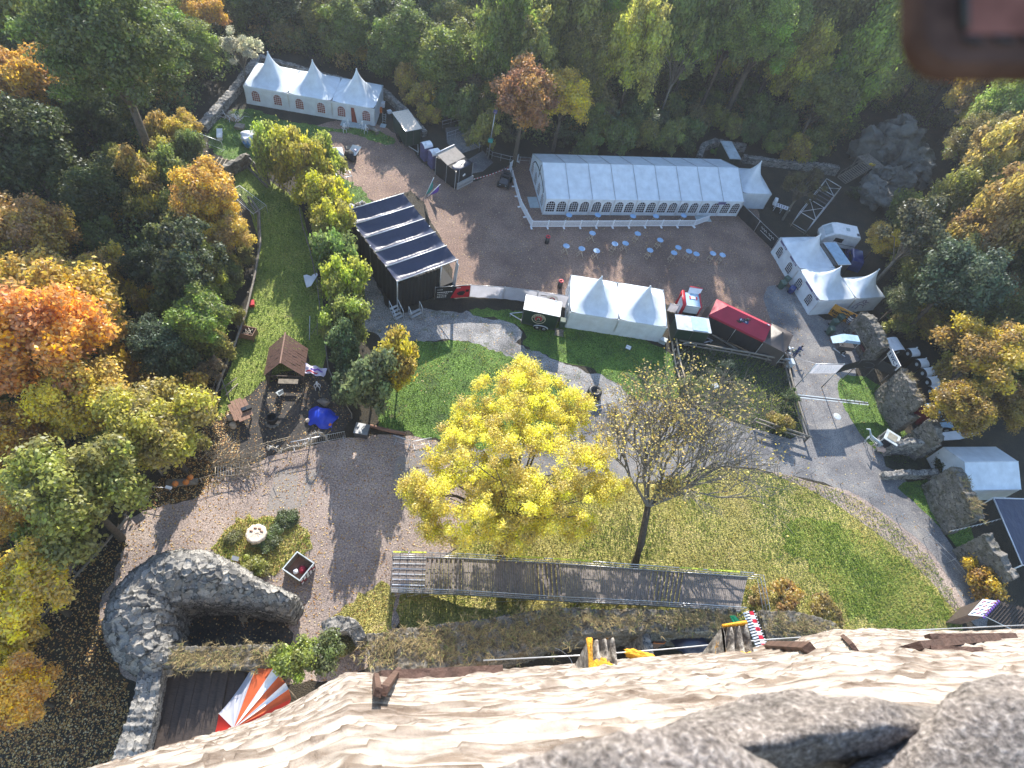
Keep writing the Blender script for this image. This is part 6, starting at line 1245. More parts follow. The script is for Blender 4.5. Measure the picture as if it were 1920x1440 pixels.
# food cart
O,ang,w,d=rect((1581,642),(1613,646),(1578,627),1.9); T=thing('food_cart','small grey food cart with bluish roof beside the ruined wall','cart',O,ang)
q=MB(); q.add([(-.0,0,1.9),(w,0,1.9),(w,d,1.9),(0,d,1.9),(.3,.15,2.15),(w-.1,.15,2.15),(w-.1,d-.1,2.15),(.3,d-.1,2.15),(-.9,.1,1.45),(-.9,d-.1,1.45)],[(0,1,5,4),(1,2,6,5),(2,3,7,6),(4,5,6,7),(3,0,4,7),(0,3,9,8)],'pale_blue'); part('roof',q,T)
q=MB(); q.box(.1,.1,.5,w-.1,d-.1,1.1,'dark_steel'); [q.tube((x,y,1.1),(x,y,1.9),.03,'alu') for x in (.1,w-.1) for y in (.1,d-.1)]; part('counter',q,T)
for y in (0,d): wheel(T,w*.5,y,.28,.12)
c=G(1605,585); T=thing('lantern_figure','white and black striped round figure leaning before the tiger striped banner','figure',G(1588,606)); q=MB(); q.lathe([(.1,0),(.3,.3),(.36,.7),(.3,1.1),(.15,1.3)],'white_plastic'); part('body',q,T); q=MB(); q.lathe([(.375,.6),(.375,.72)],'cloth_blue'); q.lathe([(.335,.95),(.315,1.05)],'cloth_blue'); q.lathe([(.34,.35),(.36,.5)],'cloth_blue'); part('stripes',q,T); q=MB(); q.lathe([(.45,1.3),(.2,1.4),(.18,1.6),(0,1.62)],'black_plastic'); part('hat',q,T)
A=[G(*p,1.2) for p in ((1617,602),(1641,646),(1622,658),(1600,622))]; T=thing('dark_trailer_bed','long dark red brown trailer bed with rails beside the food cart','trailer'); q=MB(); q.add(A+[p-Vector((0,0,.3)) for p in A],[(3,2,1,0),(0,1,5,4),(1,2,6,5),(2,3,7,6),(3,0,4,7)],'bed_red' if 'bed_red' in MATS else 'wood_dark'); part('bed',q,T)
q=MB(); q.path([p+Vector((0,0,.35)) for p in A+[A[0]]],.03,'twig',4); [q.tube(p,p+Vector((0,0,.35)),.03,'twig') for p in A]; part('rail',q,T); q=MB(); [q.tube((p.x,p.y,0),p-Vector((0,0,.3)),.06,'dark_steel') for p in A]; part('legs',q,T); q=MB(); p=A[1].lerp(A[2],.45).lerp(A[0],.08); q.box(p.x-.25,p.y-.25,1.21,p.x+.25,p.y+.25,1.24,'white_paint'); q.path([p+Vector((.13*math.cos(t*.7),.13*math.sin(t*.7),.05)) for t in range(10)],.02,'dark_steel',4); part('white_plate',q,T)
mb=MB(); mb.bar((0,0,.06),(1.25,-.85,.06),.1,.06,'white_paint'); single('white_beam',mb,'thin white beam lying on the road below the food cart','beam',G(1562,653))
for px,lb,m,sz in (((1555,624),'pair of white canisters beside the bins near the road','white_plastic',(.5,.25,.3)),((1560,640),'brown sack with pale top left of the food cart','wood_brown',(.5,.5,.4)),((1592,622),'pale blue crate behind the food cart','pale_blue',(.8,.4,.4))): box_thing('box',lb,'box',px,sz,m,.4)
# carriage lantern box with the skeletal horse
T=thing('carriage','grey glazed carriage box standing at the edge of the road by the pit','carriage',G(1650,838),-.45); q=MB(); s=.62
for x in (-s,s):
    for y in (-s,s): q.box(x-.05,y-.05,.4,x+.05,y+.05,1.9,'alu')
for z in (.4,1.85):
    for a,b in (((-s,-s),(s,-s)),((s,-s),(s,s)),((s,s),(-s,s)),((-s,s),(-s,-s))): q.bar((*a,z),(*b,z),.1,.1,'alu')
part('frame',q,T); q=MB(); q.box(-s+.06,-s+.06,.45,s-.06,s-.06,1.8,'glass_dark'); part('windows',q,T); q=MB(); q.box(-s*.7,-s*.7,1.92,s*.7,s*.7,1.95,'screen_glass'); q.box(-s-.08,-s-.08,1.88,s+.08,s+.08,1.915,'pale_roof'); part('roof',q,T)
for x in (-s-.08,s+.08):
    for y in (-.45,.45): q=MB(); q.path([(x,y+.35*math.cos(t*.5236),.38+.35*math.sin(t*.5236)) for t in range(13)],.03,'dark_steel',4); [q.tube((x,y,.38),(x,y+.35*math.cos(t*.785),.38+.35*math.sin(t*.785)),.015,'dark_steel',n=3) for t in range(8)]; part('wheel',q,T)
T=thing('skeleton_horse','grey skeletal horse figure in front of the glazed carriage box','halloween figure',G(1630,836),2.6); q=MB(); q.path([(-.7,0,1.1),(-.3,0,1.15),(.3,0,1.15),(.7,0,1.25),(1.0,0,1.6),(1.15,0,1.75),(1.4,0,1.55)],[.08,.13,.13,.11,.07,.1,.05],'pale_roof',6)
for k in range(7): q.path([(-.4+k*.14,.22*math.cos(t*.7),1.0+.22*math.sin(t*.7)) for t in range(10)],.018,'pale_roof',4)
for x,y in ((-.6,.15),(-.6,-.15),(.6,.15),(.6,-.15)): q.path([(x,y,1.1),(x+.1,y,.6),(x-.05,y,.3),(x,y,0)],[.06,.045,.03,.05],'pale_roof',5)
part('bones',q,T)
mb=MB(); r=random.Random(4); mb.blob((0,0,.5),.42,'skin_pale',1.2,.8,.7,.5,2,12,2)
for k in range(8): mb.path([(0,0,.5),(r.gauss(0,.5),r.gauss(0,.4),.2+r.random()*.4)],[.1,.04],'red_fabric' if k%3==0 else 'cream',5)
single('mask_figure',mb,'pinkish masked figure with pale limbs crouching below the carriage box','halloween figure',G(1648,846))
# stall at the lower right edge
A=[G(*p,2.6) for p in ((1815,1153),(1845,1156),(1872,1127),(1843,1123))]; T=thing('striped_stall','dark slatted stall with white patterned top at the right end of the bank','stall'); q=MB(); q.add(A,[(0,1,2,3)],'white_paint'); part('top',q,T)
q=MB()
for i in range(3):
    for j in range(4): a=A[0].lerp(A[3],.1+j*.23).lerp(A[1].lerp(A[2],.1+j*.23),.1+i*.3); b=A[0].lerp(A[3],.22+j*.23).lerp(A[1].lerp(A[2],.22+j*.23),.28+i*.3); q.bar(a+Vector((0,0,.01)),b+Vector((0,0,.01)),.05,.02,'red_fabric' if (i+j)%2 else 'dark_steel')
part('printed_pattern',q,T); q=MB()
for k in range(9): p=A[1].lerp(A[2],k/8); q.blob(p+Vector((.02,-.02,-.03)),.13,'purple_cloth',1,1,.6,.3,2,6,k)
part('purple_trim',q,T); q=MB(); lo=[Vector((p.x,p.y,0)) for p in A]; q.add(A[:2]+lo[:2],[(0,2,3,1)],'wood_brown'); q.add([A[3],A[0],lo[0],lo[3]],[(0,1,2,3)],'wood_dark'); part('wall',q,T)
q=MB(); R1,R2=G(1925,1195,.9),G(1960,1150,.9)
for k in range(15):
    t=k/14; a=A[1].lerp(R1,t); b=A[2].lerp(R2,t); q.bar(a,b,.16,.04,'wood_dark')
part('slatted_ramp',q,T); q=MB(); q.bar(A[1]+Vector((0,0,.06)),R1+Vector((0,0,.06)),.06,.06,'steel'); part('handrail',q,T)
A=[G(*p,2.5) for p in ((1862,934),(1990,938),(2010,1060),(1916,1060))]; T=thing('flat_black_roof','flat black shelter roof with pale metal edge at the right edge','shelter'); q=MB(); q.add(A+[p-Vector((0,0,.1)) for p in A],[(3,2,1,0),(0,1,5,4),(1,2,6,5),(2,3,7,6),(3,0,4,7)],'black_pvc'); part('roof',q,T); q=MB(); q.path([p+Vector((0,0,.04)) for p in A+[A[0]]],.07,'alu',5); part('edge_trim',q,T); q=MB(); [q.tube((p.x,p.y,-1),p,.06,'alu') for p in A]; part('legs',q,T)
P_=[G(1781,996,2.2),G(1815,988,2.0),G(1850,980,2.1),G(1884,970,2.4)]; mb=MB(); mb.path(P_,.02,'alu',4)
for k in range(14): i=k/14*3; p=P_[int(i)].lerp(P_[int(i)+1],i%1); mb.add([p,p+Vector((.15,.05,-.02)),p+Vector((.05,-.05,-.3))],[(0,1,2)],'yellow' if k%5==0 else 'white_cloth')
single('bunting',mb,'thin line with torn white and yellow rags between ruined wall and black roof','bunting')
mb=MB(); A=[G(*p,2.2) for p in ((1762,812),(1800,808),(1838,814),(1800,824),(1770,826))]; mb.add(A+[p+Vector((0,0,.12)) for p in A],[(0,1,2,3,4),(5,6,7,8,9)[::-1]]+[(i,(i+1)%5,(i+1)%5+5,i+5) for i in range(5)],'white_cloth'); single('white_sheet',mb,'narrow white sheet stretched behind the wall above the ridge tent','sheet')
# dark gap under the tower: checked board, netting, purple cloth
A,B=G(1404,1146,3.8),G(1430,1214,3.8); A2=G(1393,1149,3.8); wv=(G(1413,1146,3.8)-A); T=thing('checked_step_board','red and white checked board with white slats below the walkway end','board'); q=MB(); n=9
for k in range(n): a,b=A.lerp(B,k/n),A.lerp(B,(k+1)/n); q.add([a,b,b+wv*.9,a+wv*.9],[(0,1,2,3)],'red_paint' if k%2==0 else 'white_paint')
q.add([p-Vector((0,0,.04)) for p in (A,B,B+wv*.9,A+wv*.9)],[(0,3,2,1)],'white_paint'); part('checked_strip',q,T); q=MB(); n=13; off=A2-A
for k in range(n): a,b=A.lerp(B,k/n),A.lerp(B,(k+.55)/n); q.add([a,b,b+off,a+off],[(0,3,2,1)],'white_paint'); q.add([b,A.lerp(B,(k+1)/n),A.lerp(B,(k+1)/n)+off*.8,b+off*.8],[(0,3,2,1)],'black_plastic')
for k in range(n): a=A.lerp(B,k/n)+wv*.9; q.bar(a,a+wv*.3,.05,.03,'white_paint')
part('slats',q,T); q=MB(); [q.tube((p.x,p.y,0),p,.05,'steel') for p in (A,B)]; part('legs',q,T)
mb=MB(); P_=[G(*p,z) for p,z in (((1369,1154),5.2),((1378,1154),5.4),((1389,1166),5.1),((1386,1173),5.0),((1376,1168),5.3))]; mb.add(P_+[p-Vector((0,0,.1)) for p in P_],[(4,3,2,1,0)]+[(i,(i+1)%5,(i+1)%5+5,i+5) for i in range(5)],'bright_green'); single('green_net',mb,'small bright green net lying on the mossy wall','net')
A,B=G(1196,1182,3.2),G(1352,1180,3.2); T=thing('purple_fringe','pole with purple cloth fringe in the dark gap under the tower','cloth'); q=MB(); q.tube(A,B,.05,'twig'); part('pole',q,T); q=MB(); vs=[]; n=24; C0=A.lerp(B,.38)
for i in range(n+1):
    p=C0.lerp(B,i/n); vs+=[p,p+Vector((0,-.15,-.25-.12*abs(math.sin(i*1.1))))]
q.add(vs,[(2*i,2*i+1,2*i+3,2*i+2) for i in range(n)],'purple_cloth'); part('fringe',q,T); q=MB(); [q.tube((p.x,p.y,0),p,.05,'wood_grey') for p in (A,B)]; part('legs',q,T)
A=[G(*p,1.8) for p in ((1225,1206),(1245,1207),(1255,1190),(1236,1190))]; mb=MB(); mb.add(A+[Vector((p.x,p.y,.1)) for p in A],[(0,1,2,3),(0,4,5,1),(1,5,6,2),(2,6,7,3),(3,7,4,0)],'wood_brown'); mb.path([p+Vector((0,0,.03)) for p in A+[A[0]]],.04,'orange',4); single('brown_chest',mb,'brown chest with light rim in the dark gap right of the stone pier','chest')
mb=MB(); mb.blob((0,0,.8),1.1,'black_pvc',1.3,.9,.9,.5,1.5,16,8); single('black_cover',mb,'shiny black plastic cover in the dark gap right of the brown chest','cover',G(1290,1212,1.0))
mb=MB(); c=G(1030,1240,2.); mb.path([c+Vector((1.7*math.cos(t*.25),1.0*math.sin(t*.25),0)) for t in range(12)],.03,'steel',5); single('steel_hoop',mb,'thin steel hoop in the black gap under the tower','hoop')
# upper right: truss structure, stairs, white stand
A=[G(*p,2.4) for p in ((1500,397),(1527,413),(1577,351),(1550,335))]; T=thing('truss_structure','rectangular aluminium truss frame on legs in front of the cliff','truss'); q=MB()
for i in range(4): q.tube(A[i],A[(i+1)%4],.05,'alu'); 
for a,b in ((A[0].lerp(A[3],.36),A[1].lerp(A[2],.36)),(A[0].lerp(A[3],.72),A[1].lerp(A[2],.72)),(A[0].lerp(A[3],.36),A[1].lerp(A[2],0.05)),(A[0],A[1].lerp(A[2],.36)),(A[3].lerp(A[0],.05),A[1].lerp(A[2],.72)),(A[2].lerp(A[1],.05),A[0].lerp(A[3],.72))): q.tube(a,b,.035,'alu')
for k in range(3): a=A[0].lerp(A[3],.45+.1*k); q.bar(a.lerp(A[1].lerp(A[2],.45+.1*k),.2),a.lerp(A[1].lerp(A[2],.45+.1*k),.95),.12,.1,'dark_steel')
part('upper_frame',q,T)
for p in A: q=MB(); q.tube((p.x,p.y,0),p,.05,'alu'); part('leg',q,T)
lo=[Vector((p.x,p.y,.5)) for p in A]; q=MB(); [q.tube(lo[i],lo[(i+1)%4],.04,'alu') for i in range(4)]; part('lower_frame',q,T)
A,B=G(1578,338,.2),G(1628,308,1.9); T=thing('wooden_stairs','wooden stairs with handrails climbing to the platform between the cliff rocks','stairs'); nn=Vector((-(B-A).y,(B-A).x,0)).normalized()*.8; n=14
for k in range(n): p=A.lerp(B,k/n); q=MB(); q.bar(p-nn,p+nn,.22,.05,'wood_grey'); part('tread',q,T)
for s in (-1,1):
    q=MB(); q.path([A+nn*s+Vector((0,0,.9)),B+nn*s+Vector((0,0,.9)),B+nn*s*1.8+(B-A).normalized()*1.2+Vector((0,0,.9))],.04,'wood_grey',5); q.bar(A+nn*s,B+nn*s,.06,.2,'wood_grey'); [q.tube(A.lerp(B,k/4)+nn*s,A.lerp(B,k/4)+nn*s+Vector((0,0,.9)),.035,'wood_grey') for k in range(5)]; part('handrail',q,T)
p=B+(B-A).normalized()*1.0; q=MB(); u=(B-A); u.z=0; u.normalize(); v_=nn.normalized(); q.add([p+u*x+v_*y+Vector((0,0,z-p.z+1.9)) for z in (-.1,0) for x,y in ((-1.1,-2),(1.4,-2),(1.4,2),(-1.1,2))],[(3,2,1,0),(4,5,6,7),(0,1,5,4),(1,2,6,5),(2,3,7,6),(3,0,4,7)],'wood_grey'); part('platform',q,T)
q=MB(); [q.tube((p+u*x+v_*y).xy.to_3d(),(p+u*x+v_*y).xy.to_3d()+Vector((0,0,1.8)),.07,'wood_grey') for x in (-1,1.3) for y in (-1.9,1.9)]; part('platform_posts',q,T)
mb=MB(); mb.blob((0,0,2.2),.35,'yellow',1.4,.6,.5,.4,2,8,3); mb.tube((0,0,0),(0,0,2.1),.04,'wood_grey'); single('yellow_sign',mb,'small yellow marker at the head of the wooden stairs','sign',G(1633,312,1.9).xy.to_3d())
T=thing('slatted_stand','white slatted stand with patterned top right of the joined peaked tent','stand',G(1462,397),-.15); q=MB(); q.box(-1.0,-.4,.8,1.0,.4,.84,'white_paint'); part('top',q,T); q=MB()
for i in range(6):
    for j in range(2): q.box(-.9+i*.31,-.3+j*.33,.845,-.7+i*.31,-.08+j*.33,.86,'purple_panel' if (i+j)%2 else 'dark_steel')
part('dark_checks',q,T); q=MB(); [q.box(x-.03,y-.03,0,x+.03,y+.03,.8,'white_paint') for x in (-.9,0,.9) for y in (-.35,.35)]; part('legs',q,T); q=MB(); q.box(-1.3,.1,.5,-.9,.8,1.3,'white_paint'); part('side_panel',q,T)
mb=MB(); mb.path([(0,0,.05),(1.5,-1.0,.05),(2.9,-1.7,.05)],.03,'twig',4); single('pole_on_ground',mb,'thin pole lying on the grass below the truss frame','pole',G(1480,420))
# ---------------------------------------------------------------- stuff at the black tent, one person
def person(label,c,ang,pose,cols,H=1.75):
    J={'pelvis':(0,0,.95),'chest':(0,-.1,1.3),'neck':(0,-.16,1.48),'head':(0,-.2,1.66),'lk':(-.12,-.05,.5),'lf':(-.13,.05,.06),'rk':(.12,-.12,.5),'rf':(.14,.0,.06),'ls':(-.19,-.1,1.4),'le':(-.27,-.3,1.18),'lh':(-.2,-.55,1.15),'rs':(.19,-.1,1.4),'re':(.3,-.3,1.2),'rh':(.22,-.58,1.2)}
    J.update(pose); T=thing('person',label,'person',c,ang); me=D.meshes.new('body'); ks=['pelvis','chest','neck','head','lk','lf','rk','rf','ls','le','lh','rs','re','rh']; idx={k:i for i,k in enumerate(ks)}
    ed=[('pelvis','chest'),('chest','neck'),('neck','head'),('pelvis','lk'),('lk','lf'),('pelvis','rk'),('rk','rf'),('chest','ls'),('ls','le'),('le','lh'),('chest','rs'),('rs','re'),('re','rh')]
    vs=[J[k] for k in ks]; es=[(idx[a],idx[b]) for a,b in ed]; R0={'pelvis':.15,'chest':.16,'neck':.07,'head':.10,'lk':.075,'rk':.075,'lf':.05,'rf':.05,'ls':.075,'rs':.075,'le':.05,'re':.05,'lh':.032,'rh':.032}
    rs=[R0[k] for k in ks]
    for s,h in (('l','lh'),('r','rh')):
        b=Vector(J[h])
        for f,(dx,l) in enumerate(((-.03,.07),(-.012,.085),(.006,.08),(.024,.065),(.05,.05))):
            vs.append(tuple(b+Vector((dx,-l,-.02)))); es.append((idx[h],len(vs)-1)); rs.append(.009)
    for k,f in (('lf','lt'),('rf','rt')): vs.append((J[k][0],J[k][1]-.2,.04)); es.append((idx[k],len(vs)-1)); rs.append(.045)
    me.from_pydata(vs,es,[]); o=link('body',me,T); me.materials.append(MATS[cols]); m=o.modifiers.new('skin','SKIN')
    for i,r_ in enumerate(rs): me.skin_vertices[0].data[i].radius=(r_,r_)
    me.skin_vertices[0].data[0].use_root=True; o.modifiers.new('sub','SUBSURF').levels=1
    q=MB(); h=Vector(J['head']); q.blob(h,.105,'skin_pale',.85,1,1.15,.05,1,10,1); q.blob(h+Vector((0,-.105,-.01)),.02,'skin_pale',1,1,1.3,0,1,5,1); q.blob(h+Vector((0,.03,.035)),.112,'hair' if 'hair' in MATS else 'wood_dark',.88,.95,1.05,.1,2,10,2)
    for s in (-1,1): q.blob(h+Vector((s*.035,-.095,.015)),.012,'black_plastic',1,1,1,0,1,4,1); q.blob(h+Vector((s*.092,0,0)),.025,'skin_pale',.4,1,1.2,0,1,5,1)
    q.box(h.x-.025,h.y-.106,h.z-.055,h.x+.025,h.y-.095,h.z-.045,'red_fabric'); part('head',q,T); return T
person('person in dark blue clothes bending over a grey box beside the black pointed tent',G(1487,668),2.2,{},'cloth_blue')
box_thing('box','grey box with a white label beside the bending person','box',(1476,684),(.9,.7,.6),'pale_roof',.3); mb=MB(); r=random.Random(2)
for k in range(10): mb.blob((r.gauss(0,.4),r.gauss(0,.25),.2),.14,'white_plastic' if k%2 else 'bin_green',1,.8,.8,.4,2,6,k)
single('heap',mb,'heap of white and green bottles at the corner of the black pointed tent','heap',G(1482,655)); mb=MB(); mb.tube((0,0,0),(-1.2,-.8,1.9),.03,'twig'); single('tent_pole',mb,'thin pole leaning against the lower corner of the black pointed tent','pole',G(1474,668))
pts=[G(1485,668,1.8),G(1510,676,1.7),G(1538,684,3.6)]; mb=MB(); mb.path(pts,.012,'white_cloth',4); single('guy_rope',mb,'thin pale rope from the black pointed tent to the banner gate','rope')
mb=MB(); mb.lathe([(.0,0),(.75,0),(.7,.8),(.5,1.0),(.3,.7),(0,.65)],'black_plastic',n=14); mb.blob((.4,.1,.7),.3,'twig',1,1,.7,.5,2,8,1); single('dark_stump',mb,'dark stump like pot between the two middle trees','pot',G(1112,742))
for a,b,lb in (((690,590),(730,592),'dark cable pile behind the stage'),): pass
mb=MB(); [mb.bar((k*.02,-.1*k,.05+.1*k),(2.6+k*.1,-1.1-.1*k,.05+.1*k),.14,.05,'wood_grey') for k in range(3)]; single('planks',mb,'three grey planks lying behind the red canopy','planks',G(1334,628),-.0)
mb=MB(); r=random.Random(9)
for k in range(40): a=r.random()*6.28; mb.path([(0,0,0),(.5*math.cos(a),.5*math.sin(a),1.0),(1.1*math.cos(a),1.1*math.sin(a),1.6+r.random())],[.025,.015,.006],'twig',3,False)
single('bare_bush',mb,'bare twiggy bush beside the wooden box in the garden','bush',G(1350,720)); box_thing('box','small pale wooden box in the fenced garden','box',(1337,728),(.6,.5,.5),'pale_roof',.6)
# ---------------------------------------------------------------- trees
def crown_mesh(name,clusters,n,leaf,seed,inner=.35,squash=.8):
    """clusters: (x,y,z,r); n leaves"""
    r=np.random.default_rng(seed); C=np.array(clusters,float); w=C[:,3]**2; idx=r.choice(len(C),n,p=w/w.sum())
    d=r.normal(size=(n,3)); d/=np.linalg.norm(d,axis=1,keepdims=True)
    rad_=C[idx,3]*(inner+(1-inner)*r.random(n)**.55)*(1+.24*r.normal(size=n))
    c=C[idx,:3]+d*rad_[:,None]*np.array([1,1,squash])
    nrm=d+r.normal(size=(n,3))*.75+np.array([0,0,.35]); nrm/=np.linalg.norm(nrm,axis=1,keepdims=True)
    t=np.cross(nrm,r.normal(size=(n,3))); t/=np.linalg.norm(t,axis=1,keepdims=True); b=np.cross(nrm,t)
    s=leaf*(.55+.9*r.random(n))[:,None]; v=np.stack([c-t*s,c-b*s*.62,c+t*s,c+b*s*.62],1).reshape(-1,3)
    clv=r.random(len(C)); var=np.clip(r.random(n)*.6+clv[idx]*.4,0,1)
    return np_mesh(name,v,np.arange(n*4).reshape(-1,4),'foliage',{'var':('FACE',var),'clu':('FACE',np.clip(clv[idx]+r.normal(size=n)*.15,0,1))})
def blobclusters(R,H,n,seed,zc,cr=(.22,.36),flat=.8):
    r=np.random.default_rng(seed); out=[]; ph=r.random(6)*6.28
    while len(out)<n:
        d=r.normal(size=3); d/=np.linalg.norm(d); k=.35+.65*r.random()**.6
        lob=1+.18*math.sin(3*math.atan2(d[1],d[0])+ph[0])+.14*math.sin(5*math.atan2(d[1],d[0])+ph[1]+d[2]*3)
        if d[2]<-.55: continue
        out.append((d[0]*R*k*.78*lob,d[1]*R*k*.78*lob,zc+d[2]*H*k*.8*lob,R*(cr[0]+(cr[1]-cr[0])*r.random())))
    return out
def trunk_mesh(name,clusters,h0,r0,m='bark',nl=11,seed=0,lean=(0,0)):
    mb=MB(); r=random.Random(seed); fork=Vector((lean[0],lean[1],h0))
    pts=[Vector((0,0,-.5)),Vector((0,0,0)),Vector((lean[0]*.4,lean[1]*.4,h0*.5)),fork]; mb.path(pts,[r0*1.3,r0,r0*.8,r0*.65],m,8)
    for c in r.sample(clusters,min(nl,len(clusters))):
        e=Vector(c[:3]); mid=fork.lerp(e,.5)+Vector((r.uniform(-.3,.3),r.uniform(-.3,.3),r.uniform(0,.6)))
        mb.path([fork-Vector((0,0,r.uniform(0,h0*.3))),mid,e],[r0*.4,r0*.22,.03],m,5)
    return mb.mesh(name)
TPL=[]
for k in range(7):
    R=4.; H=(3.6,4.2,3.2,4.8,3.8,4.0,3.4)[k]; cl=blobclusters(R,H,95,100+k,8.2,(.15,.27))
    TPL.append((crown_mesh('crown',cl,24000,.14,200+k),trunk_mesh('trunk',cl,5.5,.28,seed=k)))
cl=blobclusters(4,3.8,34,300,8.2,(.12,.22)); TPL.append((crown_mesh('crown',cl,5200,.17,301,.2),trunk_mesh('trunk',cl,5.2,.24,'bark_grey',26,seed=9)))   # 7: thin leaved
BIG=[]
for k in range(2):
    cl=blobclusters(4.,3.9,190,620+k,8.2,(.10,.19)); BIG.append((crown_mesh('crown',cl,60000,.078,640+k,.2),trunk_mesh('trunk',cl,5.5,.28,nl=16,seed=k+3)))
WD=[]
for k in range(6):
    R=4.6; H=(5.2,6.0,5.6,6.4,5.4,5.8)[k]; cl=blobclusters(R,H,115,500+k,6.9,(.15,.27)); WD.append((crown_mesh('crown',cl,27000,.155,520+k,.3),trunk_mesh('trunk',cl,4.5,.28,seed=k)))
SH=[]
for k in range(4):
    cl=blobclusters(1.6,1.5,26,400+k,1.25,(.2,.36)); SH.append((crown_mesh('crown',cl,6500,.09,410+k),trunk_mesh('trunk',cl,.5,.06,seed=k)))
cl=blobclusters(1.6,1.5,22,450,1.25,(.14,.26)); SH.append((crown_mesh('crown',cl,1500,.10,451,.2),trunk_mesh('trunk',cl,.4,.05,'bark_grey',20,seed=5)))
DG=(.06,.08,.024); MG=(.11,.15,.032); BG=(.24,.32,.05); OL=(.18,.19,.045); YG=(.30,.30,.06); YE=(.62,.46,.05); GO=(.60,.34,.045); OR=(.78,.38,.05); BR=(.17,.11,.045); GG=(.09,.13,.065); LY=(.62,.50,.05)
def place(tpl,x,y,z,s,sz,rz,col,label,cat='tree',group=None,name='tree'):
    T=thing(name,label,cat,(x,y,z),rz,group); T.scale=(s,s,sz)
    c=link('crown',tpl[0],T); c.color=(*col,1); link('trunk',tpl[1],T); return T
PL=[]
def tree(px,py,rpx,col,label,k=None,group=None,sz=1.,name='deciduous_tree'):
    k=random.randrange(7) if k is None else k; z=5; s=1
    for _ in range(6):
        p=G(px,py,z); s=rpx*DEP(p)/FPX/4.0; h=hg(p.x,p.y); z=h+8.2*s*sz
    PL.append((p.x,p.y,4*s)); return place(BIG[k%2] if (s>1.2 and k<7) else TPL[k],p.x,p.y,h-.1,s,s*sz,random.random()*6.28,col,label,'tree',group,name)
def shrub(px,py,rpx,col,label,k=None,group=None,sz=1.,name='shrub',z0=None):
    k=random.randrange(4) if k is None else k; z=1; s=1
    for _ in range(5):
        p=G(px,py,z); s=rpx*DEP(p)/FPX/1.6; h=hg(p.x,p.y) if z0 is None else z0; z=h+1.3*s*sz
    return place(SH[k],p.x,p.y,h-.05,s,s*sz,random.random()*6.28,col,label,'shrub',group,name)
# named trees
for a in [
 (985,185,72,(.42,.22,.07),'russet orange tree standing alone above the marquee, left of the golden one',1),
 (1060,180,58,YE,'golden tree right beside the russet orange tree above the marquee',4),
 (345,235,34,YE,'small yellow tree outside the upper left parapet wall',2),
 (448,85,40,(.55,.52,.34),'pale cream leaved bush-like tree at the corner behind the three joined tents',7),
 (60,150,75,GO,'orange gold tree at the upper left edge, below the green wood',0),
 (200,70,150,(.13,.17,.035),'broad green tree in the upper left corner of the wood',3),
 (380,15,45,GO,'golden treetop at the top edge, left of centre',2),
 (50,440,80,(.46,.28,.06),'brownish gold tree at the left edge above the orange one',5),
 (150,525,60,(.44,.29,.06),'olive brown tree between the left edge and the dark hollow',6),
 (80,640,125,OR,'large bright orange tree at the left edge',1),
 (150,735,90,(.72,.54,.07),'yellow orange tree just below the large orange tree',4),
 (35,810,75,GO,'golden orange tree at the left edge beside the olive one',0),
 (140,920,120,(.34,.34,.07),'large olive green tree left of the rail fence',3),
 (290,790,100,(.46,.40,.07),'yellow green tree overhanging the rail fence left of the wooden table',6),
 (45,1100,95,(.80,.62,.07),'yellow tree at the left edge beside the round ruin',2),
 (30,1300,75,(.85,.52,.06),'orange yellow tree at the lower left edge',5),
 (40,965,62,(.62,.40,.06),'bronze tree at the left edge above the yellow one',1),
 (385,358,66,(.66,.42,.06),'golden tree beside the upper end of the rail fence',0),
 (360,470,75,(.10,.12,.05),'feathery grey green tree left of the grass strip',7),
 (432,435,46,(.56,.38,.07),'gold tinged tree leaning over the bend of the rail fence',6),
 (375,590,62,BG,'bright green tree left of the wooden crate on the rail fence',2),
 (290,640,55,GG,'grey green tree below the bright green one',4),
 (395,690,30,(.24,.18,.10),'small brown withered tree at the rail fence beside the tripod frame',7),
 (270,500,45,DG,'dark tree in the hollow left of the feathery tree',3),
 (1440,45,100,BG,'bright green tree at the top edge right of centre',1),
 (1590,120,45,GO,'orange gold tree beside the bright green wood at upper right',4),
 (1545,180,60,OL,'olive tree above the cliff rocks',6),
 (1510,345,42,(.12,.10,.04),'brownish shrubby tree between joined peaked tent and truss frame',7),
 (1655,445,32,YE,'yellow leaved tree right beside the white caravan',4),
 (1730,430,75,(.13,.13,.06),'thin grey olive tree right of the yellow leaved one',7),
 (1885,365,50,GO,'golden orange tree at the right edge below the phone case',0),
 (1840,270,70,(.22,.19,.05),'bronze green tree under the phone case',3),
 (1880,450,60,(.17,.24,.05),'light green tree at the right edge',2),
 (1800,520,85,GG,'grey green tree right of the small peaked tent',5),
 (1870,560,50,(.26,.17,.06),'russet brown tree at the right edge above the golden one',1),
 (1850,662,80,(.52,.36,.05),'large golden tree right of the row of toilets',6),
 (1800,760,60,(.36,.24,.035),'dark gold tree below the large golden tree',0),
 (1690,560,38,(.16,.18,.07),'small green tree right behind the peaked tents',2),
 (1895,760,50,(.30,.2,.04),'bronze tree at the right edge above the ridge tent',4),
]: tree(a[0],a[1],a[2],a[3],a[4],a[5])
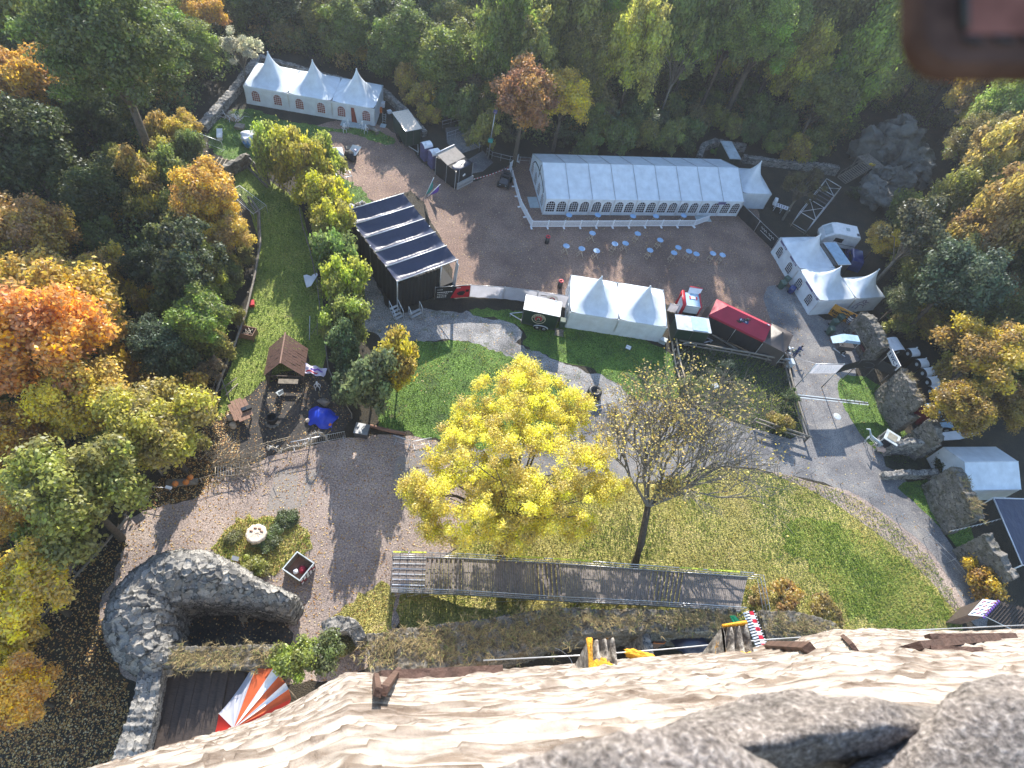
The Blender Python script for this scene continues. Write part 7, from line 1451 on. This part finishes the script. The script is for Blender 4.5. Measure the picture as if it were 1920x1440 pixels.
# infill woods
def wcol(px,py):
    r=random.random()
    if px<420:
        if py<95: return ((.16,.20,.04),'green') if r<.75 else (GO,'golden')
        if py<330: return (DG,'dark green') if r<.75 else (OL,'olive')
        if py<600: return (DG,'dark green') if r<.5 else ((OL,'olive') if r<.75 else ((.36,.24,.05),'golden'))
        return (OL,'olive') if r<.3 else ((YE,'golden') if r<.75 else ((.6,.36,.045),'golden'))
    if px<800: return (DG,'dark green') if r<.45 else (((.11,.145,.032),'green') if r<.85 else (OL,'olive'))
    if px<1100: return ((.15,.20,.04),'green') if r<.55 else ((OL,'olive') if r<.85 else ((.26,.22,.07),'olive'))
    if px<1600: return (((.22,.30,.05),'green') if py<110 else ((.17,.22,.045),'green')) if r<.55 else ((OL,'olive') if r<.85 else (YG,'olive'))
    return (OL,'olive') if r<.4 else (((.18,.23,.05),'green') if r<.65 else (((.30,.23,.06),'golden') if r<.88 else (GO,'golden')))
cnt=0; tries=0; GRP={}
random.seed(21)
def infill(n,lo,hi,smin,smax,tight,ymax):
    global cnt
    got=tries=0
    while tries<26000 and got<n:
        tries+=1; x=random.uniform(-120,150); y=random.uniform(-14,ymax); s=random.uniform(smin,smax)
        d=sd(np.array([x]),np.array([y]))[0]
        if d<lo or d>hi: continue
        h=hg(x,y); p=(x,y,h+8*s)
        if DEP(p)<15: continue
        px,py=PJ(p)
        if not(-130<px<2050 and -150<py<1500): continue
        if px>1620 and py>800: continue
        if 1590<px<1790 and 200<py<400: continue
        if 190<px<480 and 190<py<520 and d<11: continue
        if px<330 and py>620 and d<16: continue
        if px<330 and py>1000 and x>-30: continue
        if any((x-a)**2+(y-b)**2<((r+4.6*s)*tight)**2 for a,b,r in PL): continue
        PL.append((x,y,4.6*s)); got+=1; c,nm=wcol(px,py)
        j=1+random.uniform(-.2,.2); c=tuple(v*j*random.uniform(.92,1.08)*f_ for v,f_ in zip(c,(1.5,1.38,1.2) if (py<420 or px<420) else (1.1,1.1,1.1)))
        reg='at the left behind the rail fence' if px<420 and py>250 else 'at the upper left' if px<480 else 'beyond the upper wall left of the marquee' if px<900 else 'beyond the marquee' if px<1450 else 'at the right behind the cliff rocks and tents'
        lb=f'{nm} tree in the dense wood {reg}'; sz=random.uniform(1.4,1.75) if (d<24 and y>62 and -14<x<60) else random.uniform(.75,.9) if (-62<x<=-14 and 62<y<108) else random.uniform(.75,.95) if (px<480 and 120<py<620) else random.uniform(1.0,1.25) if py<300 else random.uniform(.85,1.1)
        place(WD[random.randrange(6)] if random.random()<.94 else TPL[7],x,y,h-.2,s,s*sz,random.random()*6.28,c,lb,'tree',lb,'deciduous_tree')
    print('infill',got,tries)
for i,(x,y) in enumerate(((17,93),(25,97),(9,91),(32,99))):
    PL.append((x,y,5)); place(WD[i],x,y,hg(x,y),1.15,2.0,i*1.3,((.17,.22,.045),(.2,.2,.05))[i%2],'one of the tallest trees rising behind the middle of the marquee','tree','tallest trees behind the marquee','deciduous_tree')
infill(124,2.6,22,.75,1.15,.56,140)
infill(125,18,400,1.15,1.7,.55,230)
# low growth on the forest floor
random.seed(44)
for x,y in [(330,330),(300,300),(285,360),(330,400),(300,440),(260,400),(250,330),(350,280),(220,300),(300,250),(400,480),(390,520),(420,560),(340,500),(310,580),(410,640),(370,640),(270,560),(230,520),(210,600),(180,440),(150,380),(430,500),(445,450),(200,380),(120,300)]:
    shrub(x+random.uniform(-8,8),y+random.uniform(-8,8),random.uniform(30,46)*(1 if x<400 else .75),random.choice([(.34,.32,.07),(.24,.27,.06),(.50,.36,.07),(.18,.22,.06),(.42,.34,.07)]),'bushy sapling in the wood left of the rail fence and grass strip',group='bushy saplings left of the rail fence',sz=random.uniform(1.4,1.9),name='sapling')
# saplings and bushes standing right behind the walls and tents
random.seed(33); k=0
for x,y in [(p[0]+random.uniform(-7,7),p[1]+random.uniform(-6,6)) for p in [(840,190),(870,210),(905,240),(880,170),(925,190),(1100,265),(1125,240),(1155,262),(1185,245),(1215,262),(1250,255),(1285,245),(1300,225),(1340,225),(1380,235),(1415,250),(1450,262),(1480,240),(1500,280),(1540,270),(1560,240),(1590,200),(1460,225),(1420,210),(1200,215),(1130,205),(1270,205),(1340,190),(1400,180),(720,120),(760,150),(790,185),(740,95),(680,95),(620,85),(1700,400),(1760,390),(1690,500),(1740,460),(1700,610),(1740,600),(1790,600),(1780,700),(1830,720),(540,70),(1800,430),(1850,330)]]:
    c=random.choice([(.22,.24,.06),(.16,.20,.05),(.30,.28,.07),(.13,.17,.05),(.42,.32,.07),(.26,.22,.08)])
    g='bushy saplings growing right behind the marquee and tents' if x<1600 else 'bushy saplings beside the tents and toilets at the right'
    shrub(x,y,random.uniform(30,44)*(.8 if y<260 else .9),c,'bushy sapling '+g[len('bushy saplings '):],group=g,sz=random.uniform(1.1,1.7),name='sapling'); k+=1
def thicket(name,n,lo,hi,box,rr,zz,leaf,nl,col,label):
    q=RNG.random((n*12,2))*np.array([box[1]-box[0],box[3]-box[2]])+np.array([box[0],box[2]]); d=sd(q[:,0],q[:,1]); q=q[(d>lo)&(d<hi)][:n]
    keep=[]
    for p in q:
        px,py=PJ((p[0],p[1],0))
        keep.append(not(1600<px<1780 and 215<py<420) and not(px>1640 and py>790) and not (px<330 and py>1000 and p[0]>-31))
    q=q[np.array(keep)]; r_=rr[0]+(rr[1]-rr[0])*RNG.random(len(q)); z=hgt(q[:,0],q[:,1])+zz[0]+(zz[1]-zz[0])*RNG.random(len(q))
    me=crown_mesh(name,np.stack([q[:,0],q[:,1],z,r_],1),nl,leaf,900+n,.3,.9); o=tag(link(name,me),label,'undergrowth',kind='stuff'); o.color=(*col,1)
thicket('undergrowth',1500,1.3,26,(-75,85,-5,135),(.9,2.2),(.3,1.8),.17,230000,(.17,.20,.06),'dense dark green undergrowth of saplings and brambles below the wood')
thicket('brambles',260,1.0,12,(-60,75,0,120),(.7,1.5),(.5,1.6),.15,38000,(.45,.33,.09),'yellowing brambles at the edge of the wood')
# hedge between grass strip and stage
HB=[(500,275,38,(.40,.36,.05)),(545,290,42,(.50,.34,.04)),(582,325,40,(.52,.34,.035)),(606,300,34,(.42,.36,.05)),(608,375,38,(.54,.38,.035)),(618,428,38,(.5,.36,.04)),(625,480,40,(.24,.26,.06)),(642,535,42,(.5,.42,.05)),(642,595,40,(.36,.32,.06)),(638,652,36,(.17,.2,.07))]
for i,(x,y,r,c) in enumerate(HB): shrub(x+6,y,r*1.12,tuple(a*b for a,b in zip(c,(.9,1.15,1.2))),['yellow green bush at the upper end of the hedge beside the pale blue covered object','orange yellow bush in the upper bend of the hedge','golden bush of the hedge left of the small truss frame','yellow green bush of the hedge nearest the small canopy','bright yellow bush of the hedge left of the black stage roof','yellow bush of the hedge beside the grey box at the stage','grey green bush of the hedge opposite the white cloth','yellow bush of the hedge beside the rear of the stage','mixed yellow and green bush of the hedge above the bigger shrubs','green bush at the lower end of the hedge right of the hut'][i],sz=1.9,name='hedge_bush')
for i,(x,y,r,c) in enumerate([(520,300,30,(.3,.3,.05)),(565,302,32,(.5,.36,.05)),(592,350,30,(.45,.34,.05)),(622,400,28,(.42,.36,.06)),(610,455,26,(.34,.30,.06)),(635,455,26,(.5,.4,.05)),(640,505,28,(.42,.37,.06)),(628,540,26,(.3,.3,.07)),(655,565,28,(.38,.34,.07)),(628,620,26,(.3,.28,.08)),(655,625,26,(.2,.22,.08)),(645,680,30,(.16,.2,.07)),(598,325,30,(.45,.40,.07)),(612,370,30,(.42,.38,.08)),(628,415,30,(.40,.38,.08)),(632,470,30,(.44,.40,.08)),(640,520,30,(.36,.36,.09)),(648,590,32,(.34,.32,.09)),(642,635,30,(.26,.28,.09))]): shrub(x,y,r*1.12,c,'smaller yellowish bush filling the hedge between grass strip and stage',group='smaller hedge bushes',sz=1.7,name='hedge_bush')
for x,y,r,c,l in [(400,410,46,(.60,.42,.07),'golden bushy tree just outside the upper bend of the rail fence'),(345,430,45,(.20,.20,.06),'olive bushy tree left of the golden one at the upper fence bend'),(455,480,22,(.26,.24,.07),'small olive bush leaning on the rail fence beside the grass strip'),(435,520,28,(.17,.19,.06),'dark olive bush leaning on the rail fence, middle part'),(330,540,45,(.12,.15,.05),'dark green bushy tree left of the bright green one'),(440,590,22,(.30,.28,.06),'yellow green bush touching the rail fence beside the red box'),(330,690,44,(.14,.17,.07),'grey green bush below the bright green tree'),(355,740,40,(.46,.30,.05),'orange tinged bush left of the tripod frame'),(230,700,50,(.40,.26,.04),'bronze bushy tree right of the large orange tree'),(350,830,34,(.28,.26,.05),'olive bush over the lower end of the rail fence'),(220,850,60,(.30,.30,.06),'yellow green bushy tree at the left above the long rail fence'),(110,1010,60,(.22,.24,.05),'olive bushy tree at the left beside the long rail fence'),(60,880,60,(.55,.40,.05),'yellow bushy tree at the left edge between the olive ones'),(20,1200,60,(.60,.44,.04),'bright yellow bushy tree at the left edge beside the lower rail fence')]: shrub(x,y,r,c,l,sz=1.7,name='bushy_tree')
for x,y,r,c,k,l,sz in [(692,718,62,(.17,.21,.09),0,'large grey green shrub right of the blue tarpaulin',1.9),(745,682,50,(.48,.38,.05),1,'bright yellow shrub beside the large grey green one',2.2),(650,720,34,(.14,.18,.08),2,'small green shrub between blue tarpaulin and large shrub',1.7),(550,1235,48,(.26,.30,.05),0,'yellow green shrub growing on the lower wall beside the striped tent',1.),(610,1225,44,(.16,.19,.06),1,'olive shrub growing on the lower wall right of the yellow green one',.9),(645,1195,38,(.20,.20,.07),3,'dry olive shrub below the small wall remnant',.7),
 (1845,1085,42,(.52,.32,.035),2,'orange leaved shrub in front of the lower right ruined wall',1.),(1470,1115,46,(.40,.24,.06),4,'russet scrub right of the walkway end',.6),(1545,1145,42,(.34,.25,.05),3,'olive gold scrub on the bank above the tower edge',.5),(1420,1115,30,(.38,.26,.08),4,'small dry russet bush touching the walkway end',.6),
 (1300,730,34,(.22,.24,.07),1,'green bush inside the log fence behind the bare tree',1.),(1465,790,26,(.34,.26,.05),0,'yellow brown bush in the lower corner of the log fence',.9),(1360,690,20,(.06,.09,.05),2,'small dark bush in the middle of the fenced garden',.8),(1480,745,22,(.10,.13,.05),4,'thin sapling beside the right log fence',1.2),
 (1345,285,12,(.14,.26,.04),2,'tiny bright green bush on the curved wall behind the marquee',.9),(805,215,26,(.45,.33,.06),1,'yellow bush behind the cream roofed trailer',1.),(1600,360,18,(.10,.11,.05),4,'small dark bush between truss frame and rocks',.9),
 (1805,905,38,(.07,.09,.045),4,'dark ivy bush hanging over the long ruined wall',.7),(1770,865,26,(.06,.08,.03),3,'dark shrub beside the crumbling curved wall',1.),(1660,470,16,(.42,.3,.05),1,'little yellow bush beside the blue van',1.),(1150,230,44,(.17,.19,.09),4,'pale grey green thicket above the marquee roof',.8),(1240,240,44,(.10,.13,.06),0,'dark green thicket behind the marquee',.8),(1060,255,30,(.12,.14,.06),4,'thin thicket behind the left part of the marquee',.8),(960,245,34,(.15,.14,.06),4,'olive thicket left of the marquee beside the lamp post',.9),
 (475,1065,30,(.30,.30,.05),0,'low yellow green shrub in front of the round ruin',.55),(500,1010,30,(.12,.15,.04),1,'low green planting right of the round cream covered table',.4),(535,975,26,(.11,.14,.04),2,'low green planting above the checked wooden box',.4),(435,1010,20,(.2,.2,.05),3,'low yellowish planting left of the signpost',.4)]: shrub(x,y,r,c,l,k,sz=sz,z0=(4.2 if l.find('lower wall')>0 else None))
# the yellow maple
base=G(940,1038,.0); cc=G(962,868,9.0); lean=(cc.x-base.x,cc.y-base.y)
cl=[]; r=random.Random(5)
for px,py,rp,z in [(985,720,45,10.5),(930,745,50,10),(1040,740,42,10),(880,790,55,9.5),(960,790,70,11),(1050,800,60,10.5),(1110,840,48,9),(850,850,50,8.5),(930,860,75,11.5),(1020,870,75,11.5),(1100,900,55,9.5),(1140,910,38,8.5),(820,900,50,8),(800,940,42,7.5),(870,930,60,9.5),(960,940,70,10.5),(1050,950,60,9.5),(890,985,55,8),(960,1000,50,8),(820,985,35,6.5),(1085,985,30,7.5),(980,690,28,9.5),(1070,770,40,9.5),(780,920,28,7),(900,820,50,9),(990,935,60,9),(930,900,60,8),(1000,800,60,9),(950,960,60,8.5),(1010,980,45,8)]:
    for j in range(20):
        a=r.random()*6.28; k=r.random()**.5*rp; p=G(px+math.cos(a)*k,py+math.sin(a)*k*.8,z-r.random()*2.2); cl.append((p.x-base.x,p.y-base.y,p.z,r.uniform(.35,.8)))
T=thing('maple_tree','big bright yellow maple tree in the middle in front of the steel walkway','tree',base)
me=crown_mesh('crown',cl,170000,.072,77,.05,.8); o=link('crown',me,T); o.color=(.74,.64,.09,1)
mb=MB(); fork=Vector((lean[0]*.2,lean[1]*.2,5.2)); mb.path([(0,0,-.3),(0,0,0),(lean[0]*.05,lean[1]*.05,2.5),fork],[.5,.42,.36,.28],'bark',10)
for c in r.sample(cl,34):
    e=Vector(c[:3]); mid=fork.lerp(e,.5)+Vector((r.uniform(-.5,.5),r.uniform(-.5,.5),r.uniform(.2,1))); mb.path([fork,mid,e],[.12,.06,.02],'bark',5)
part('trunk',mb,T)
# the half bare tree
base=G(1190,1058,0); T=thing('bare_tree','half bare tree with grey branches and few yellow leaves right of the yellow maple','tree',base)
mb=MB(); tips=[]; r=random.Random(11)
def grow(p,d,L,rd,lev):
    n=3; pts=[p]; dd=d.copy()
    for k in range(n):
        dd=(dd+Vector((r.uniform(-.28,.28),r.uniform(-.28,.28),r.uniform(-.12,.2)))*.8).normalized(); p=p+dd*L/n; pts.append(p)
    mb.path(pts,[rd,rd*.85,rd*.72,rd*.6],'bark_grey' ,7 if lev<2 else 4 if lev<4 else 3,False)
    if lev>=7: tips.append(p); return
    nb_=(3 if lev in (0,1,2) else 2)+(1 if r.random()<.45 else 0)
    for k in range(nb_):
        a=r.uniform(0,6.28); x=dd.cross(Vector((.3,.2,1))).normalized(); y=dd.cross(x); sp=r.uniform(.35,.85) if lev>0 else r.uniform(.6,1.)
        grow(pts[-1] if k<2 else pts[-2],(dd+(x*math.cos(a)+y*math.sin(a))*sp+Vector((0,0,.10))).normalized(),L*r.uniform(.68,.86),rd*.68,lev+1)
    if lev>=3: tips.append(p)
top=G(1215,950,4.2)-base
mb.path([(0,0,-.3),(0,0,0),(top.x*.45,top.y*.3,2.2),tuple(top)],[.5,.36,.3,.26],'bark',9)
for tx,ty,tz in ((1150,860,7.5),(1210,830,8),(1270,850,7.5),(1330,880,6.5),(1180,780,7.0),(1260,930,6),(1350,880,6.5),(1320,810,7)):
    e=G(tx,ty,tz)-base; d=(e-top); grow(top,d.normalized(),d.length*.5,.15,1)
part('trunk',mb,T)
tl=[p for p in tips]; print('tips',len(tl))
rr_=np.random.default_rng(3); P_=np.array([tuple(tl[i]) for i in rr_.integers(0,len(tl),6500)])+rr_.normal(size=(6500,3))*.28
keep=rr_.random(6500)<np.clip(.75-.5*(P_[:,0]>1)*1.0+.4*(P_[:,1]>8),.15,1); P_=P_[keep]
v=leafquads(P_[:,:2],P_[:,2],.085,.9); o=link('crown',np_mesh('crown',v,np.arange(len(v)).reshape(-1,4),'foliage',{'var':('FACE',rr_.random(len(P_))),'clu':('FACE',rr_.random(len(P_)))}),T); o.color=(.62,.48,.12,1)
# ---------------------------------------------------------------- thin bluish volume added to stand in for the veil of lens flare
mb=MB(); mb.box(-420,-70,-8.5,440,580,75,'white_paint'); me=mb.mesh('lens_veil'); me.materials.clear()
m=D.materials.new('lens_veil'); m.use_nodes=True; t=m.node_tree; t.nodes.remove(t.nodes['Principled BSDF']); pv=t.nodes.new('ShaderNodeVolumePrincipled'); pv.inputs['Color'].default_value=(.8,.87,1,1); pv.inputs['Density'].default_value=.0003; pv.inputs['Anisotropy'].default_value=.35
t.links.new(pv.outputs[0],t.nodes['Material Output'].inputs['Volume']); me.materials.append(m); tag(link('lens_veil',me),'thin bluish volume added over wood and courtyard for the lens flare veil','lens_veil',kind='stuff')

# dry grass hanging on the old walls
def tufts(name,label,runs,m='dry_tuft'):
    V=[]; A=[]
    for pts,w,z,n in runs:
        P=np.array([tuple(G(x,y,z)) for x,y in pts]); t=RNG.random(n)*(len(P)-1.001); i=t.astype(int); q=P[i]+(P[i+1]-P[i])*(t-i)[:,None]
        q=q+RNG.normal(size=(n,3))*np.array([w*.3,w*.3,.05]); q=q+.12*np.sin(q[:,[1,0,1]]*3)
        for _ in range(7):
            th=RNG.random(n)*6.283; l=.16+.3*RNG.random(n); d=np.stack([np.cos(th)*l,np.sin(th)*l,.05+.25*RNG.random(n)],1); s=np.stack([-np.sin(th),np.cos(th),th*0],1)*.022
            b=q+RNG.normal(size=(n,3))*.05; V.append(np.stack([b-s,b+s,b+d],1).reshape(-1,3)); A.append(np.clip(RNG.random(n),0,1))
    V=np.concatenate(V); tag(link(name,np_mesh(name,V,np.arange(len(V)).reshape(-1,3),m,{'var':('FACE',np.concatenate(A))})),label,'grass',kind='stuff')
m,t,b=nodes('dry_tuft'); at=t.nodes.new('ShaderNodeAttribute'); at.attribute_name='var'
t.links.new(ramp(t,at.outputs['Fac'],[(0,(.08,.06,.025)),(.5,(.22,.16,.07)),(.8,(.34,.25,.11)),(1,(.14,.18,.04))]),b.inputs[0]); b.inputs['Roughness'].default_value=.8; MATS['dry_tuft']=m
tufts('dry_grass','dry brown grass growing on top of the old walls',[([(700,1222),(800,1212),(900,1200),(1000,1180),(1050,1166)],2.2,5.05,900),([(1050,1164),(1260,1163),(1385,1163)],1.2,4.9,420),([(320,1232),(530,1230)],1.1,4.4,330),([(1700,700),(1725,745)],.6,4.5,60),([(1795,880),(1838,968)],.9,4.1,170),([(1440,1170),(1560,1185)],1.5,3.7,260)])
